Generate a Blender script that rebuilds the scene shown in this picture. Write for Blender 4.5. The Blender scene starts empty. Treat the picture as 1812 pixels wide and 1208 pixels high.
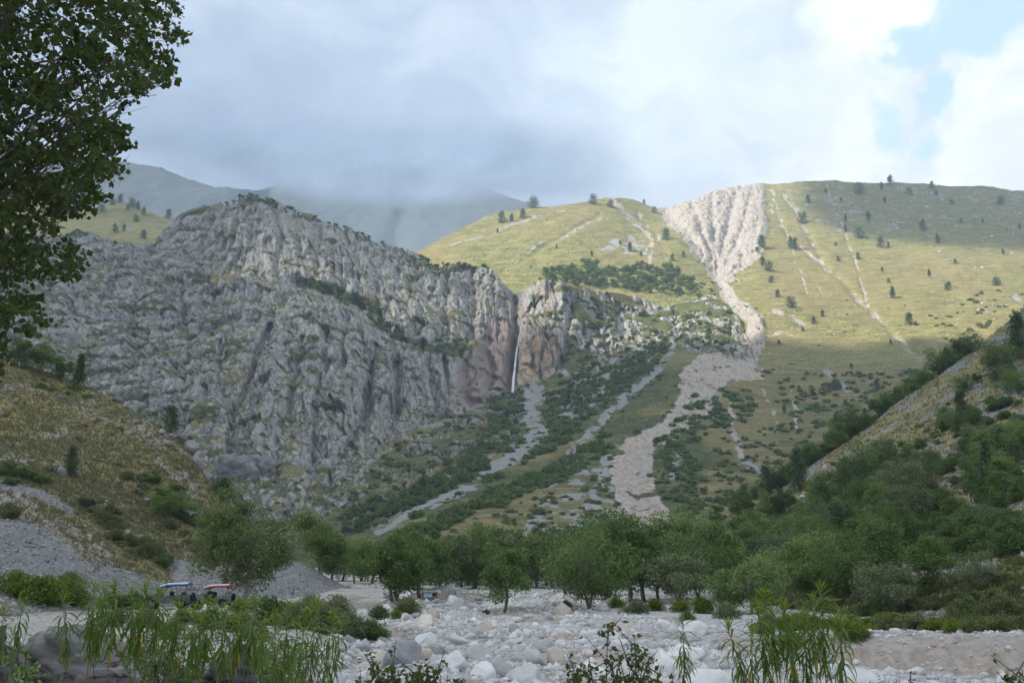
import bpy, math, random
import numpy as np
from mathutils import Vector, Matrix

SC = bpy.context.scene
COL = SC.collection
R = math.radians
rng = np.random.default_rng(7)
random.seed(7)

# ------------------------------------------------------------------ camera
FPX, CX, CY, HORIZON = 1762.0, 906.0, 604.0, 1075.0      # photograph 1812 x 1208
PITCH = math.atan((HORIZON - CY) / FPX)
EYE = np.array([0.0, 0.0, 4.0])
cam_d = bpy.data.cameras.new('camera')
cam_d.sensor_width = 36.0
cam_d.lens = 36.0 * FPX / 1812.0
cam_d.clip_start, cam_d.clip_end = 0.1, 20000.0
cam = bpy.data.objects.new('camera', cam_d)
cam.location = EYE
cam.rotation_euler = (math.pi / 2 + PITCH, 0, 0)
COL.objects.link(cam)
SC.camera = cam

# ------------------------------------------------------------------ sun, sky, exposure
SUN_EL = R(40.0)
SUN_DIR = np.array([-0.93, -0.37, 0.0]); SUN_DIR /= np.linalg.norm(SUN_DIR)
SUN_DIR = np.array([SUN_DIR[0] * math.cos(SUN_EL), SUN_DIR[1] * math.cos(SUN_EL), math.sin(SUN_EL)])
sun_d = bpy.data.lights.new('sun', 'SUN')
sun_d.energy, sun_d.angle, sun_d.color = 5.0, R(0.6), (1.0, 0.93, 0.82)
sun = bpy.data.objects.new('sun', sun_d)
sun.rotation_euler = Vector(SUN_DIR).to_track_quat('Z', 'Y').to_euler()
COL.objects.link(sun)

SC.view_settings.view_transform = 'Standard'
SC.view_settings.look = 'None'
SC.view_settings.exposure = 0.93
SC.view_settings.gamma = 1.0
SC.view_settings.use_curve_mapping = False
HAZE = 1.9e-4
LOWCLOUD = (0.42, 0.52, 0.67, 1.0)
SC.cycles.use_denoising = True
SC.cycles.max_bounces = 5
SC.cycles.diffuse_bounces = 2
SC.cycles.glossy_bounces = 1
SC.cycles.transmission_bounces = 2
SC.cycles.transparent_max_bounces = 6
SC.cycles.volume_bounces = 0
SC.cycles.sample_clamp_indirect = 4.0


class NT:
    """tiny helper round a node tree"""
    def __init__(self, tree):
        self.t = tree
        tree.nodes.clear()

    def n(self, typ, props=None, **ins):
        nd = self.t.nodes.new(typ)
        for k, v in (props or {}).items():
            setattr(nd, k, v)
        for k, v in ins.items():
            key = int(k[1:]) if (k[0] == 'i' and k[1:].isdigit()) else k.replace('_', ' ')
            self.set(nd.inputs[key], v)
        return nd

    def set(self, sock, v):
        if isinstance(v, bpy.types.NodeSocket):
            self.t.links.new(v, sock)
        else:
            sock.default_value = v

    def math(self, op, a, b=0.0, c=0.0, clamp=False):
        nd = self.t.nodes.new('ShaderNodeMath')
        nd.operation = op
        nd.use_clamp = clamp
        for i, v in enumerate((a, b, c)):
            self.set(nd.inputs[i], v)
        return nd.outputs[0]

    def mix(self, f, a, b, blend='MIX'):
        nd = self.t.nodes.new('ShaderNodeMix')
        nd.data_type = 'RGBA'
        nd.blend_type = blend
        self.set(nd.inputs[0], f)
        for i, v in ((6, a), (7, b)):
            if isinstance(v, (tuple, list)) and len(v) == 3:
                v = (*v, 1.0)
            self.set(nd.inputs[i], v)
        return nd.outputs[2]

    def noise(self, vec, scale, detail=4.0, rough=0.55, dist=0.0):
        nd = self.n('ShaderNodeTexNoise', None, Vector=vec, Scale=scale, Detail=detail, Roughness=rough, Distortion=dist)
        return nd.outputs[0]

    def ramp(self, f, stops, interp='LINEAR'):
        nd = self.t.nodes.new('ShaderNodeValToRGB')
        nd.color_ramp.interpolation = interp
        el = nd.color_ramp.elements
        while len(el) < len(stops):
            el.new(0.5)
        for e, (p, c) in zip(el, stops):
            e.position = p
            e.color = (*c, 1.0) if len(c) == 3 else c
        self.set(nd.inputs[0], f)
        return nd.outputs[0]

    def step(self, x, lo, hi):
        nd = self.t.nodes.new('ShaderNodeMapRange')
        nd.interpolation_type = 'SMOOTHSTEP'
        self.set(nd.inputs[0], x)
        nd.inputs[1].default_value, nd.inputs[2].default_value = lo, hi
        return nd.outputs[0]

    def mapping(self, vec, scale=(1, 1, 1), loc=(0, 0, 0), rot=(0, 0, 0)):
        return self.n('ShaderNodeMapping', None, Vector=vec, Scale=scale, Location=loc, Rotation=rot).outputs[0]


def ray(px, py):
    px, py = np.asarray(px, float), np.asarray(py, float)
    a, b = (px - CX) / FPX, (CY - py) / FPX
    y = math.cos(PITCH) - b * math.sin(PITCH)
    z = math.sin(PITCH) + b * math.cos(PITCH)
    return a / y, z / y                        # x and z per metre of y


def unproj(px, py, D):
    rx, rz = ray(px, py)
    D = np.asarray(D, float) + 0 * rx
    return np.stack([rx * D, D, rz * D + EYE[2]], -1)


world = bpy.data.worlds.new('World')
SC.world = world
world.use_nodes = True
w = NT(world.node_tree)
sky = w.n('ShaderNodeTexSky', dict(sky_type='NISHITA', sun_disc=False, sun_elevation=SUN_EL,
                                   sun_rotation=math.atan2(SUN_DIR[0], SUN_DIR[1]), altitude=1500.0,
                                   air_density=1.0, dust_density=1.2, ozone_density=1.0))
dirv = w.n('ShaderNodeTexCoord').outputs['Generated']
sep = w.n('ShaderNodeSeparateXYZ', None, Vector=dirv)


def sky_dir(px, py):
    x, z = ray(px, py)
    v = np.array([float(x), 1.0, float(z)])
    return v / np.linalg.norm(v)


def blob(px, py, inner, outer):
    """1 inside a round patch of sky round the direction of a pixel (radii in pixels)"""
    v = sky_dir(px, py)
    nd = w.n('ShaderNodeVectorMath', dict(operation='DISTANCE'))
    w.set(nd.inputs[0], warp)
    nd.inputs[1].default_value = v
    return w.math('SUBTRACT', 1.0, w.step(nd.outputs['Value'], inner / FPX, outer / FPX))


wn = w.n('ShaderNodeTexNoise', None, Vector=dirv, Scale=5.0, Detail=6.0, Roughness=0.58)
wv = w.n('ShaderNodeVectorMath', dict(operation='MULTIPLY_ADD'))
w.set(wv.inputs[0], wn.outputs['Color'])
wv.inputs[1].default_value = (0.22, 0.22, 0.22)
w.set(wv.inputs[2], dirv)
wsub = w.n('ShaderNodeVectorMath', dict(operation='SUBTRACT'))
w.set(wsub.inputs[0], wv.outputs[0])
wsub.inputs[1].default_value = (0.11, 0.11, 0.11)
warp = wsub.outputs[0]
# soft grey deck with slow light and dark zones
deck_n = w.noise(w.mapping(warp, (1.0, 1.0, 1.7), (0.35, 0.0, 0.2)), 3.0, 7.0, 0.52, 0.5)
deck = w.ramp(deck_n, [(0.32, (2.5, 3.1, 4.2)), (0.44, (3.35, 4.05, 5.1)), (0.54, (4.2, 4.95, 5.9)), (0.66, (5.5, 6.2, 6.9))])
# the darker flat belly low over the valley and the brighter cumulus to the right of it
belly = w.math('MAXIMUM', blob(800, 250, 40, 420), w.math('MULTIPLY', blob(560, 330, 30, 330), 0.8))
deck = w.mix(w.math('MULTIPLY', belly, w.math('MULTIPLY_ADD', deck_n, -1.0, 1.15)), deck, (2.2, 2.85, 4.2))
bright_x = w.step(w.math('ADD', sep.outputs[0], w.math('MULTIPLY', w.noise(warp, 3.2, 5.0, 0.6), 0.34)), 0.24, 0.50)
cum_n = w.noise(w.mapping(warp, (1, 1, 1.4), (1.7, 0.3, 0)), 5.0, 8.0, 0.58, 0.4)
cum = w.ramp(cum_n, [(0.36, (4.1, 4.8, 5.7)), (0.48, (5.5, 6.1, 6.7)), (0.62, (7.2, 7.4, 7.6))])
cloudc = w.mix(bright_x, deck, cum)
gap = w.math('MAXIMUM', w.math('MAXIMUM', blob(1655, 45, 46, 100), blob(1765, -30, 60, 140)),
             w.math('MAXIMUM', w.math('MULTIPLY', blob(1560, 215, 18, 66), 0.6),
                    w.math('MAXIMUM', blob(1690, 150, 30, 66), w.math('MULTIPLY', blob(1655, 250, 12, 50), 0.6))))
# the same kind of openings go on to the right and overhead, out of the picture
far_gap = w.math('MULTIPLY', w.step(w.noise(w.mapping(warp, (1, 1, 1), (4.2, 1.0, 2.0)), 2.2, 5.0, 0.6), 0.60, 0.72),
                 w.step(sep.outputs[0], 0.52, 0.72))
gap = w.math('MAXIMUM', gap, far_gap)
gap = w.step(w.math('ADD', gap, w.math('MULTIPLY', w.math('SUBTRACT', w.noise(dirv, 16.0, 7.0, 0.62, 0.6), 0.5), 1.3)), 0.12, 0.95)
skyblue = w.mix(0.38, w.mix(1.0, sky.outputs[0], (1.95, 2.2, 2.7), 'MULTIPLY'), (7.0, 8.2, 9.2))
final = w.mix(gap, cloudc, skyblue)
bg = w.n('ShaderNodeBackground', None, Color=final, Strength=0.1)
w.n('ShaderNodeOutputWorld', None, Surface=bg.outputs[0])

# ------------------------------------------------------------------ numeric helpers
_perm = np.random.default_rng(11).permutation(256)
_perm = np.concatenate([_perm, _perm, _perm])
_grad = np.random.default_rng(12).normal(size=(256, 3))
_grad /= np.linalg.norm(_grad, axis=1, keepdims=True)


def gnoise(p):
    """3-D gradient noise, about -0.7..0.7"""
    p = np.asarray(p, float)
    sh = p.shape[:-1]
    p = p.reshape(-1, 3)
    i = np.floor(p).astype(np.int64)
    f = p - i
    i &= 255
    u = f * f * f * (f * (f * 6 - 15) + 10)
    out = np.zeros(len(p))
    for dx in (0, 1):
        wx = u[:, 0] if dx else 1 - u[:, 0]
        a = _perm[i[:, 0] + dx]
        for dy in (0, 1):
            wy = u[:, 1] if dy else 1 - u[:, 1]
            b = _perm[a + i[:, 1] + dy]
            for dz in (0, 1):
                wz = u[:, 2] if dz else 1 - u[:, 2]
                g = _grad[_perm[b + i[:, 2] + dz] & 255]
                d = g[:, 0] * (f[:, 0] - dx) + g[:, 1] * (f[:, 1] - dy) + g[:, 2] * (f[:, 2] - dz)
                out += wx * wy * wz * d
    return out.reshape(sh)


def fbm(p, octaves=4, gain=0.5, lac=2.03):
    s, a = 0.0, 1.0
    for k in range(octaves):
        s = s + a * gnoise(p + 17.3 * k)
        p = p * lac
        a *= gain
    return s


def ridged(p, octaves=4, gain=0.5, lac=2.03):
    """sharp crests and V-shaped grooves, 0..1-ish"""
    s, a, tot = 0.0, 1.0, 0.0
    for k in range(octaves):
        s = s + a * (1 - 2.2 * np.abs(gnoise(p + 9.1 * k)))
        tot += a
        p = p * lac
        a *= gain
    return s / tot


def cells(p):
    """Worley: distance to nearest and second nearest feature point and the nearest cell's random value"""
    i = np.floor(p).astype(np.int64)
    f1 = np.full(p.shape[:-1], 9.0)
    f2 = f1.copy()
    idv = np.zeros(p.shape[:-1])
    tilt = np.zeros(p.shape[:-1])
    for dx in (-1, 0, 1):
        for dy in (-1, 0, 1):
            for dz in (-1, 0, 1):
                c = i + np.array([dx, dy, dz])
                h = _perm[(_perm[(_perm[c[..., 0] & 255] + c[..., 1]) & 255] + c[..., 2]) & 255]
                q = c + 0.5 + _grad[h] * 0.45
                d = np.linalg.norm(p - q, axis=-1)
                closer = d < f1
                f2 = np.where(closer, f1, np.minimum(f2, d))
                idv = np.where(closer, h / 255.0, idv)
                tilt = np.where(closer, ((p - q) * _grad[(h * 7 + 31) & 255]).sum(-1), tilt)
                f1 = np.where(closer, d, f1)
    return f1, f2, idv, tilt


def smooth(x, lo, hi):
    t = np.clip((x - lo) / (hi - lo), 0, 1)
    return t * t * (3 - 2 * t)


def tps(ctrl):
    """smooth depth over the picture from (px, py, metres) control points"""
    c = np.array(ctrl, float)
    xy = c[:, :2] / 500.0
    v = np.log(c[:, 2])
    n = len(c)

    def U(r2):
        return 0.5 * r2 * np.log(r2 + 1e-9)
    K = U(((xy[:, None] - xy[None]) ** 2).sum(-1)) + np.eye(n) * 2e-3
    A = np.zeros((n + 3, n + 3))
    A[:n, :n] = K
    A[:n, n] = 1
    A[:n, n + 1:] = xy
    A[n, :n] = 1
    A[n + 1:, :n] = xy.T
    sol = np.linalg.solve(A, np.concatenate([v, np.zeros(3)]))

    def f(px, py):
        q = np.stack([np.asarray(px, float) / 500.0, np.asarray(py, float) / 500.0], -1)
        sh = q.shape[:-1]
        q = q.reshape(-1, 2)
        r = np.full(len(q), sol[n]) + q @ sol[n + 1:]
        for k in range(n):
            r += sol[k] * U(((q - xy[k]) ** 2).sum(-1))
        return np.exp(r).reshape(sh)
    return f


def seg_dist(X, Y, pts):
    """distance in the plane to a polyline, plus the position along it (0..1)"""
    best = np.full(np.shape(X), 1e9)
    along = np.zeros(np.shape(X))
    m = len(pts) - 1
    for k in range(m):
        (ax, ay), (bx, by) = pts[k][:2], pts[k + 1][:2]
        dx, dy = bx - ax, by - ay
        t = np.clip(((X - ax) * dx + (Y - ay) * dy) / (dx * dx + dy * dy + 1e-9), 0, 1)
        d = np.hypot(X - ax - t * dx, Y - ay - t * dy)
        along = np.where(d < best, (k + t) / m, along)
        best = np.minimum(best, d)
    return best, along


def inside(X, Y, poly):
    r = np.zeros(np.shape(X), bool)
    n = len(poly)
    for k in range(n):
        (ax, ay), (bx, by) = poly[k], poly[(k + 1) % n]
        if ay == by:
            continue
        r ^= ((ay > Y) != (by > Y)) & (X < (bx - ax) * (Y - ay) / (by - ay) + ax)
    return r


def region(X, Y, poly, soft=8.0):
    d, _ = seg_dist(X, Y, list(poly) + [poly[0]])
    return smooth(np.where(inside(X, Y, poly), d, -d), -soft, soft)


def band(X, Y, pts, w0, w1, soft=0.6):
    d, t = seg_dist(X, Y, pts)
    wd = w0 + (w1 - w0) * t
    return 1 - smooth(d, wd * (1 - soft), wd * (1 + soft))


def inpoly_points(poly, n, g):
    xs, ys = [p[0] for p in poly], [p[1] for p in poly]
    out = []
    while len(out) < n:
        x, y = g.uniform(min(xs), max(xs), n), g.uniform(min(ys), max(ys), n)
        k = inside(x, y, poly)
        out += list(zip(x[k], y[k]))
    return out[:n]


# ------------------------------------------------------------------ objects
def tag(o, label=None, cat=None, group=None, kind=None):
    for k, v in (('label', label), ('category', cat), ('group', group), ('kind', kind)):
        if v:
            o[k] = v
    return o


def mesh_np(name, V, Fc, mat=None, shade=True, attrs=None):
    """mesh from arrays; Fc is (n,3) or (n,4)"""
    me = bpy.data.meshes.new(name)
    V = np.ascontiguousarray(V, np.float32).reshape(-1, 3)
    Fc = np.ascontiguousarray(Fc, np.int32)
    k = Fc.shape[1]
    me.vertices.add(len(V))
    me.vertices.foreach_set('co', V.ravel())
    me.loops.add(Fc.size)
    me.loops.foreach_set('vertex_index', Fc.ravel())
    me.polygons.add(len(Fc))
    me.polygons.foreach_set('loop_start', np.arange(0, Fc.size, k, dtype=np.int32))
    me.polygons.foreach_set('loop_total', np.full(len(Fc), k, np.int32))
    if shade:
        me.polygons.foreach_set('use_smooth', np.ones(len(Fc), bool))
    me.update(calc_edges=True)
    for an, arr in (attrs or {}).items():
        at = me.attributes.new(an, 'FLOAT_COLOR', 'POINT')
        a4 = np.ones((len(V), 4), np.float32)
        arr = np.asarray(arr, np.float32).reshape(len(V), -1)
        a4[:, :arr.shape[1]] = arr
        at.data.foreach_set('color', a4.ravel())
    if mat:
        me.materials.append(mat)
    return me


def link(name, me, parent=None, loc=None, rot=None, scale=None):
    o = bpy.data.objects.new(name, me)
    COL.objects.link(o)
    if parent is not None:
        o.parent = parent
    if loc is not None:
        o.location = loc
    if rot is not None:
        o.rotation_euler = rot
    if scale is not None:
        o.scale = (scale,) * 3 if isinstance(scale, (int, float)) else scale
    return o


def grid_faces(nr, nc):
    i = np.arange(nr * nc).reshape(nr, nc)
    return np.stack([i[:-1, :-1], i[:-1, 1:], i[1:, 1:], i[1:, :-1]], -1).reshape(-1, 4)


def grid_normals(P):
    du = np.gradient(P, axis=1)
    dv = np.gradient(P, axis=0)
    n = np.cross(du, dv)
    return n / (np.linalg.norm(n, axis=-1, keepdims=True) + 1e-9)


# ------------------------------------------------------------------ ground materials
def terrain_mat(name, rock=((0.13, 0.132, 0.135), (0.275, 0.272, 0.265), (0.45, 0.435, 0.41)),
                grass=((0.050, 0.062, 0.022), (0.105, 0.11, 0.038), (0.19, 0.155, 0.065)),
                scree=((0.19, 0.19, 0.19), (0.34, 0.335, 0.325)), soil=((0.30, 0.235, 0.185), (0.50, 0.43, 0.37)),
                fine=1.0, bump=1.0, warm=0.5):
    m = bpy.data.materials.new(name)
    m.use_nodes = True
    t = NT(m.node_tree)
    pos = t.n('ShaderNodeNewGeometry').outputs['Position']
    at = t.n('ShaderNodeAttribute', dict(attribute_name='cover')).outputs['Color']
    s = t.n('ShaderNodeSeparateColor', None, Color=at)
    tint = t.n('ShaderNodeSeparateColor', None,
               Color=t.n('ShaderNodeAttribute', dict(attribute_name='tone')).outputs['Color'])
    n1 = t.noise(pos, 0.055 * fine, 6.0, 0.65)
    n2 = t.noise(pos, 0.33 * fine, 5.0, 0.62)
    n3 = t.noise(pos, 1.1 * fine, 3.0, 0.6)
    streak = t.noise(t.mapping(pos, (0.42 * fine, 0.10 * fine, 0.09 * fine), rot=(0.0, 0.25, 0.0)), 1.0, 5.0, 0.6)
    rk = t.ramp(t.math('ADD', t.math('MULTIPLY', streak, 0.6), t.math('MULTIPLY', n2, 0.4)),
                [(0.37, rock[0]), (0.49, rock[1]), (0.60, rock[2])])
    rk = t.mix(t.math('MULTIPLY', t.step(n1, 0.46, 0.64), warm), rk, t.mix(n3, (0.25, 0.215, 0.175), (0.46, 0.41, 0.345)))
    gr = t.ramp(t.math('ADD', t.math('MULTIPLY', n2, 0.5), t.math('MULTIPLY', n1, 0.5)),
                [(0.38, grass[0]), (0.50, grass[1]), (0.62, grass[2])])
    gr = t.mix(t.math('MULTIPLY', tint.outputs[0], 0.85), gr, t.mix(n2, (0.25, 0.20, 0.10), (0.165, 0.155, 0.068)))
    mott = t.step(t.math('ADD', t.math('MULTIPLY', n3, 0.55), t.math('MULTIPLY', n2, 0.45)), 0.36, 0.64)
    gr = t.mix(1.0, gr, t.mix(mott, (0.62, 0.64, 0.62), (1.38, 1.34, 1.30)), 'MULTIPLY')
    gr = t.mix(t.math('MULTIPLY', t.step(n3, 0.60, 0.72), 0.30), gr, (0.34, 0.31, 0.25))
    trail = t.noise(t.mapping(pos, (0.035 * fine, 0.035 * fine, 0.42 * fine)), 1.0, 5.0, 0.65, 0.3)
    gr = t.mix(1.0, gr, t.mix(t.step(trail, 0.36, 0.62), (0.70, 0.74, 0.72), (1.22, 1.18, 1.12)), 'MULTIPLY')
    sc = t.ramp(t.math('ADD', t.math('MULTIPLY', n2, 0.45), t.math('MULTIPLY', n3, 0.55)),
                [(0.38, scree[0]), (0.6, scree[1])])
    so = t.ramp(t.math('ADD', t.math('MULTIPLY', streak, 0.5), t.math('MULTIPLY', n2, 0.5)),
                [(0.40, soil[0]), (0.59, soil[1])])
    so = t.mix(t.math('MULTIPLY', t.step(n1, 0.46, 0.62), 0.55), so, t.mix(n3, (0.23, 0.225, 0.215), (0.42, 0.41, 0.39)))
    # oxide staining of the rock
    rk = t.mix(t.math('MULTIPLY', tint.outputs[1], t.step(streak, 0.30, 0.62)), rk, t.mix(n2, (0.34, 0.215, 0.145), (0.50, 0.37, 0.27)))
    rk = t.mix(t.math('MULTIPLY', tint.outputs[2], 0.75), rk, t.mix(n2, (0.17, 0.12, 0.10), (0.30, 0.225, 0.195)))

    def soft(mask, w=0.20):
        v = t.math('ADD', mask, t.math('MULTIPLY', t.math('SUBTRACT', t.math('ADD', t.math('MULTIPLY', n2, 0.6), t.math('MULTIPLY', n1, 0.4)), 0.5), 2.4))
        return t.step(v, 0.5 - w, 0.5 + w)
    c = t.mix(soft(s.outputs[0]), rk, gr)
    c = t.mix(soft(s.outputs[1]), c, sc)
    c = t.mix(soft(s.outputs[2]), c, so)
    hgt = t.math('ADD', t.math('MULTIPLY', n2, 2.6 / fine), t.math('ADD', t.math('MULTIPLY', n3, 1.2 / fine), t.math('MULTIPLY', t.math('MULTIPLY', trail, t.math('MULTIPLY', s.outputs[0], t.math('SUBTRACT', 1.0, t.math('MAXIMUM', s.outputs[1], s.outputs[2])))), 1.2 / fine)))
    b = t.n('ShaderNodeBump', None, Strength=0.55 * bump, Distance=1.0, Height=hgt)
    p = t.n('ShaderNodeBsdfPrincipled', None, Base_Color=c, Roughness=0.95, Normal=b.outputs[0])
    p.inputs['Specular IOR Level'].default_value = 0.15
    t.n('ShaderNodeOutputMaterial', None, Surface=p.outputs[0])
    return m


class Sheet:
    """a hillside: columns of the picture, from a foot line to a skyline, each point at its own distance"""
    def __init__(self, x0, x1, nx, top, bot, nv, ctrl, back=(6, 30.0, 0.8), carve=()):
        px = np.linspace(x0, x1, nx) if np.isscalar(nx) else np.asarray(nx, float)
        nx = len(px)
        tp = np.interp(px, [p[0] for p in top], [p[1] for p in top])
        bt = np.interp(px, [p[0] for p in bot], [p[1] for p in bot])
        t = np.linspace(0, 1, nv)[:, None]
        self.PX = np.broadcast_to(px, (nv, nx)).copy()
        self.PY = bt + (tp - bt) * t
        D = tps(ctrl)(self.PX, self.PY)
        for pts, wd, dep in carve:
            d, _ = seg_dist(self.PX, self.PY, pts)
            D = D + dep * np.exp(-(d / wd) ** 2)
        self.P = unproj(self.PX, self.PY, D)
        nb, stp, slope = back
        self.nfront = nv
        rows = [self.P]
        last = self.P[-1:]
        for k in range(1, nb + 1):
            s = stp * (k ** 1.5)
            q = last.copy()
            q[..., 1] += s
            q[..., 2] -= slope * s * min(1.0, k / 2.5)
            rows.append(q)
        self.P = np.concatenate(rows, 0)
        ex = self.PY[-1:] - np.arange(1, nb + 1)[:, None] * 0.01
        self.PY = np.concatenate([self.PY, ex], 0)
        self.PX = np.concatenate([self.PX, np.repeat(self.PX[-1:], nb, 0)], 0)
        self.px = px

    def normals(self):
        n = grid_normals(self.P)
        return n

    def displace(self, amount, direction=None):
        d = self.normals() if direction is None else np.asarray(direction, float)
        self.P = self.P + d * amount[..., None]

    def build(self, name, mat, cover, tone):
        me = mesh_np(name, self.P, grid_faces(*self.P.shape[:2]), mat, True, dict(cover=cover, tone=tone))
        o = link(name, me)
        o['kind'] = 'structure'
        self.obj = o
        return o

    def index(self, px, py):
        c = np.interp(px, self.px, np.arange(len(self.px)))
        j = int(np.clip(round(float(c)), 0, len(self.px) - 1))
        col = self.PY[:self.nfront, j]
        r = np.interp(-py, -col, np.arange(self.nfront))
        return int(round(float(r))), j

    def at(self, px, py):
        """the point of this hillside that shows at a pixel"""
        r, j = self.index(px, py)
        r0, r1 = max(r - 14, 0), min(r + 15, self.nfront)
        j0, j1 = max(j - 10, 0), min(j + 11, len(self.px))
        blk = self.P[r0:r1, j0:j1]
        qx, qy = project(blk)
        k = np.argmin((qx - px) ** 2 + (qy - py) ** 2)
        return blk.reshape(-1, 3)[k]


def project(P):
    d = np.asarray(P, float) - EYE
    c, s = math.cos(PITCH), math.sin(PITCH)
    fwd = d[..., 1] * c + d[..., 2] * s
    up = -d[..., 1] * s + d[..., 2] * c
    return CX + FPX * d[..., 0] / fwd, CY - FPX * up / fwd

# ================================================================== THE SETTING
def rag(m, P, sc, amp=1.5):
    """fray the edges of a cover mask"""
    return np.clip((m + amp * fbm(P / (sc * np.array([1.0, 3.0, 2.0])), 3, 0.6) * smooth(m, 0.0, 0.35) * 1.2 - 0.12) * 1.15, 0, 1)


M_mount = terrain_mat('limestone_and_grass', grass=((0.042, 0.056, 0.022), (0.080, 0.094, 0.036), (0.145, 0.135, 0.060)))  # grass albedo lowered to carry the cloud shade on the fan
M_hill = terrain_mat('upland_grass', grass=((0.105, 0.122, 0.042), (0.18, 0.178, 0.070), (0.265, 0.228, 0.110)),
                     soil=((0.22, 0.185, 0.155), (0.42, 0.37, 0.325)))  # grass albedo raised in place of stronger sun on the hills
M_near = terrain_mat('stony_slope', fine=5.0, bump=0.9, rock=((0.2, 0.2, 0.2), (0.30, 0.30, 0.30), (0.40, 0.39, 0.38)),
                     grass=((0.075, 0.082, 0.040), (0.135, 0.128, 0.070), (0.215, 0.185, 0.120)),
                     scree=((0.11, 0.11, 0.113), (0.25, 0.25, 0.248)), soil=((0.17, 0.14, 0.115), (0.30, 0.25, 0.21)))

SEAM = [(1345, 650, 945), (1450, 650, 945), (1550, 650, 932), (1650, 650, 915), (1750, 650, 900), (1900, 650, 880)]
LOWER = [(1450, 800, 650), (1600, 800, 640), (1750, 800, 620), (1900, 800, 600)]


def hill_relief(P):
    return 7.0 * fbm(P / 90.0, 3) + 2.0 * fbm(P / 20.0, 2) + 0.7 * gnoise(P / 5.0)


# ---- front mountainside: the grey crag on the left, the waterfall notch, the buttress and the fan below them
top1 = [(-90, 430), (60, 425), (150, 410), (200, 425), (250, 432), (285, 420), (300, 395), (330, 365), (350, 352), (400, 341),
        (440, 335), (475, 339), (500, 352), (540, 366), (590, 384), (640, 404), (690, 422), (740, 438), (760, 450), (800, 458),
        (850, 465), (872, 478), (885, 492), (900, 511), (912, 521), (925, 511), (945, 500), (965, 496), (990, 500), (1010, 507),
        (1060, 515), (1100, 520), (1150, 535), (1180, 545), (1200, 535), (1260, 520), (1290, 540), (1308, 565), (1325, 605),
        (1335, 645), (1345, 652), (1900, 652)]
bot1 = [(-90, 960), (500, 1000), (640, 1015), (1900, 1030)]
ctrl1 = [(-60, 700, 700), (-60, 430, 1150), (0, 900, 560), (200, 900, 560), (400, 860, 580), (560, 890, 600), (640, 940, 520), (560, 990, 430),
         (700, 1000, 330), (900, 1000, 320), (1000, 990, 330), (1150, 975, 355), (1250, 960, 380), (800, 900, 480),
         (1000, 850, 560), (1100, 780, 680), (1200, 700, 800), (1000, 760, 750), (940, 700, 950), (1060, 660, 960),
         (1180, 640, 930), (1310, 640, 925), (1130, 850, 570), (1180, 930, 420), (1300, 800, 650), (1400, 930, 430), (1700, 950, 430),
         (300, 600, 900), (560, 600, 890), (440, 336, 1120), (700, 425, 1160), (860, 465, 1150), (800, 600, 985), (850, 690, 950),
         (750, 720, 890), (905, 600, 1055), (905, 690, 990), (908, 525, 1130), (965, 496, 1075), (960, 600, 1010), (960, 680, 980),
         (1080, 520, 1150), (1180, 545, 1180), (1100, 600, 1060), (1260, 520, 1200), (1300, 600, 1050), (150, 410, 1160), (285, 420, 1190),
         (100, 600, 850), (700, 800, 770), (620, 700, 830), (650, 880, 610)] + SEAM + LOWER
carve1 = [([(520, 490), (600, 515), (650, 540), (690, 580), (740, 612)], 15, 26),
          ([(480, 580), (471, 602), (446, 661), (421, 731), (405, 800)], 8, 30), ([(391, 605), (386, 661), (401, 706), (416, 740)], 7, 22),
          ([(535, 600), (525, 661), (500, 756), (486, 840)], 8, 22), ([(578, 590), (565, 681), (555, 781), (545, 880)], 8, 20), ([(668, 620), (655, 671), (640, 746), (600, 820), (580, 870)], 9, 24),
          ([(318, 500), (335, 600), (322, 720), (330, 800)], 9, 20), ([(360, 520), (352, 600), (362, 690)], 6, 12), ([(700, 640), (705, 720), (680, 780)], 8, 18), ([(612, 560), (606, 620), (622, 700)], 6, 12),
          ([(306, 383), (285, 420), (267, 447), (252, 492), (235, 560)], 10, 34), ([(745, 592), (760, 650), (775, 725)], 7, 20), ([(785, 632), (792, 680), (797, 715)], 5, 14), ([(828, 600), (822, 660), (835, 715)], 7, 16),
          ([(908, 505), (914, 540), (913, 600), (910, 640), (905, 692)], 8, 40), ([(790, 480), (786, 540), (770, 600)], 7, 16), ([(835, 470), (842, 540), (830, 590)], 6, 14), ([(700, 470), (712, 520), (735, 570)], 6, 14),
          ([(862, 600), (874, 660), (866, 705)], 7, 16), ([(1010, 545), (1000, 620), (985, 662)], 6, 14), ([(975, 560), (962, 620), (955, 670)], 4, 8),
          ([(420, 350), (405, 410), (412, 470)], 7, 14), ([(475, 345), (490, 400), (480, 470)], 7, 16), ([(545, 370), (560, 430), (548, 490)], 7, 14), ([(610, 395), (622, 450), (600, 500)], 6, 12), ([(370, 360), (350, 420), (345, 480)], 7, 14),
          ([(180, 640), (250, 600), (330, 562)], 6, 10), ([(130, 720), (230, 690), (320, 640)], 6, 10), ([(200, 430), (190, 500), (170, 560)], 8, 16), ([(120, 430), (130, 520), (100, 600)], 8, 14),
          ([(440, 620), (432, 690), (430, 760), (450, 850)], -9, -1), ([(497, 575), (478, 680), (455, 780)], 9, -14), ([(640, 590), (612, 690), (575, 790)], 9, -12), ([(745, 640), (725, 700), (715, 760)], 8, -10),
          ([(1195, 545), (1190, 600), (1150, 670), (1050, 760)], 7, 14),
          ([(1160, 790), (1120, 820), (1130, 880), (1150, 930)], 16, 9), ([(1240, 650), (1225, 690)], 10, 6),
          ([(930, 560), (945, 540), (960, 530)], 4, 10)]
COLS1 = np.concatenate([np.arange(-90, 1340, 1.75), np.arange(1340, 1905, 3.4)])
s1 = Sheet(-90, 1900, COLS1, top1, bot1, 350, ctrl1, (8, 12.0, 0.75), carve1)
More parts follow.
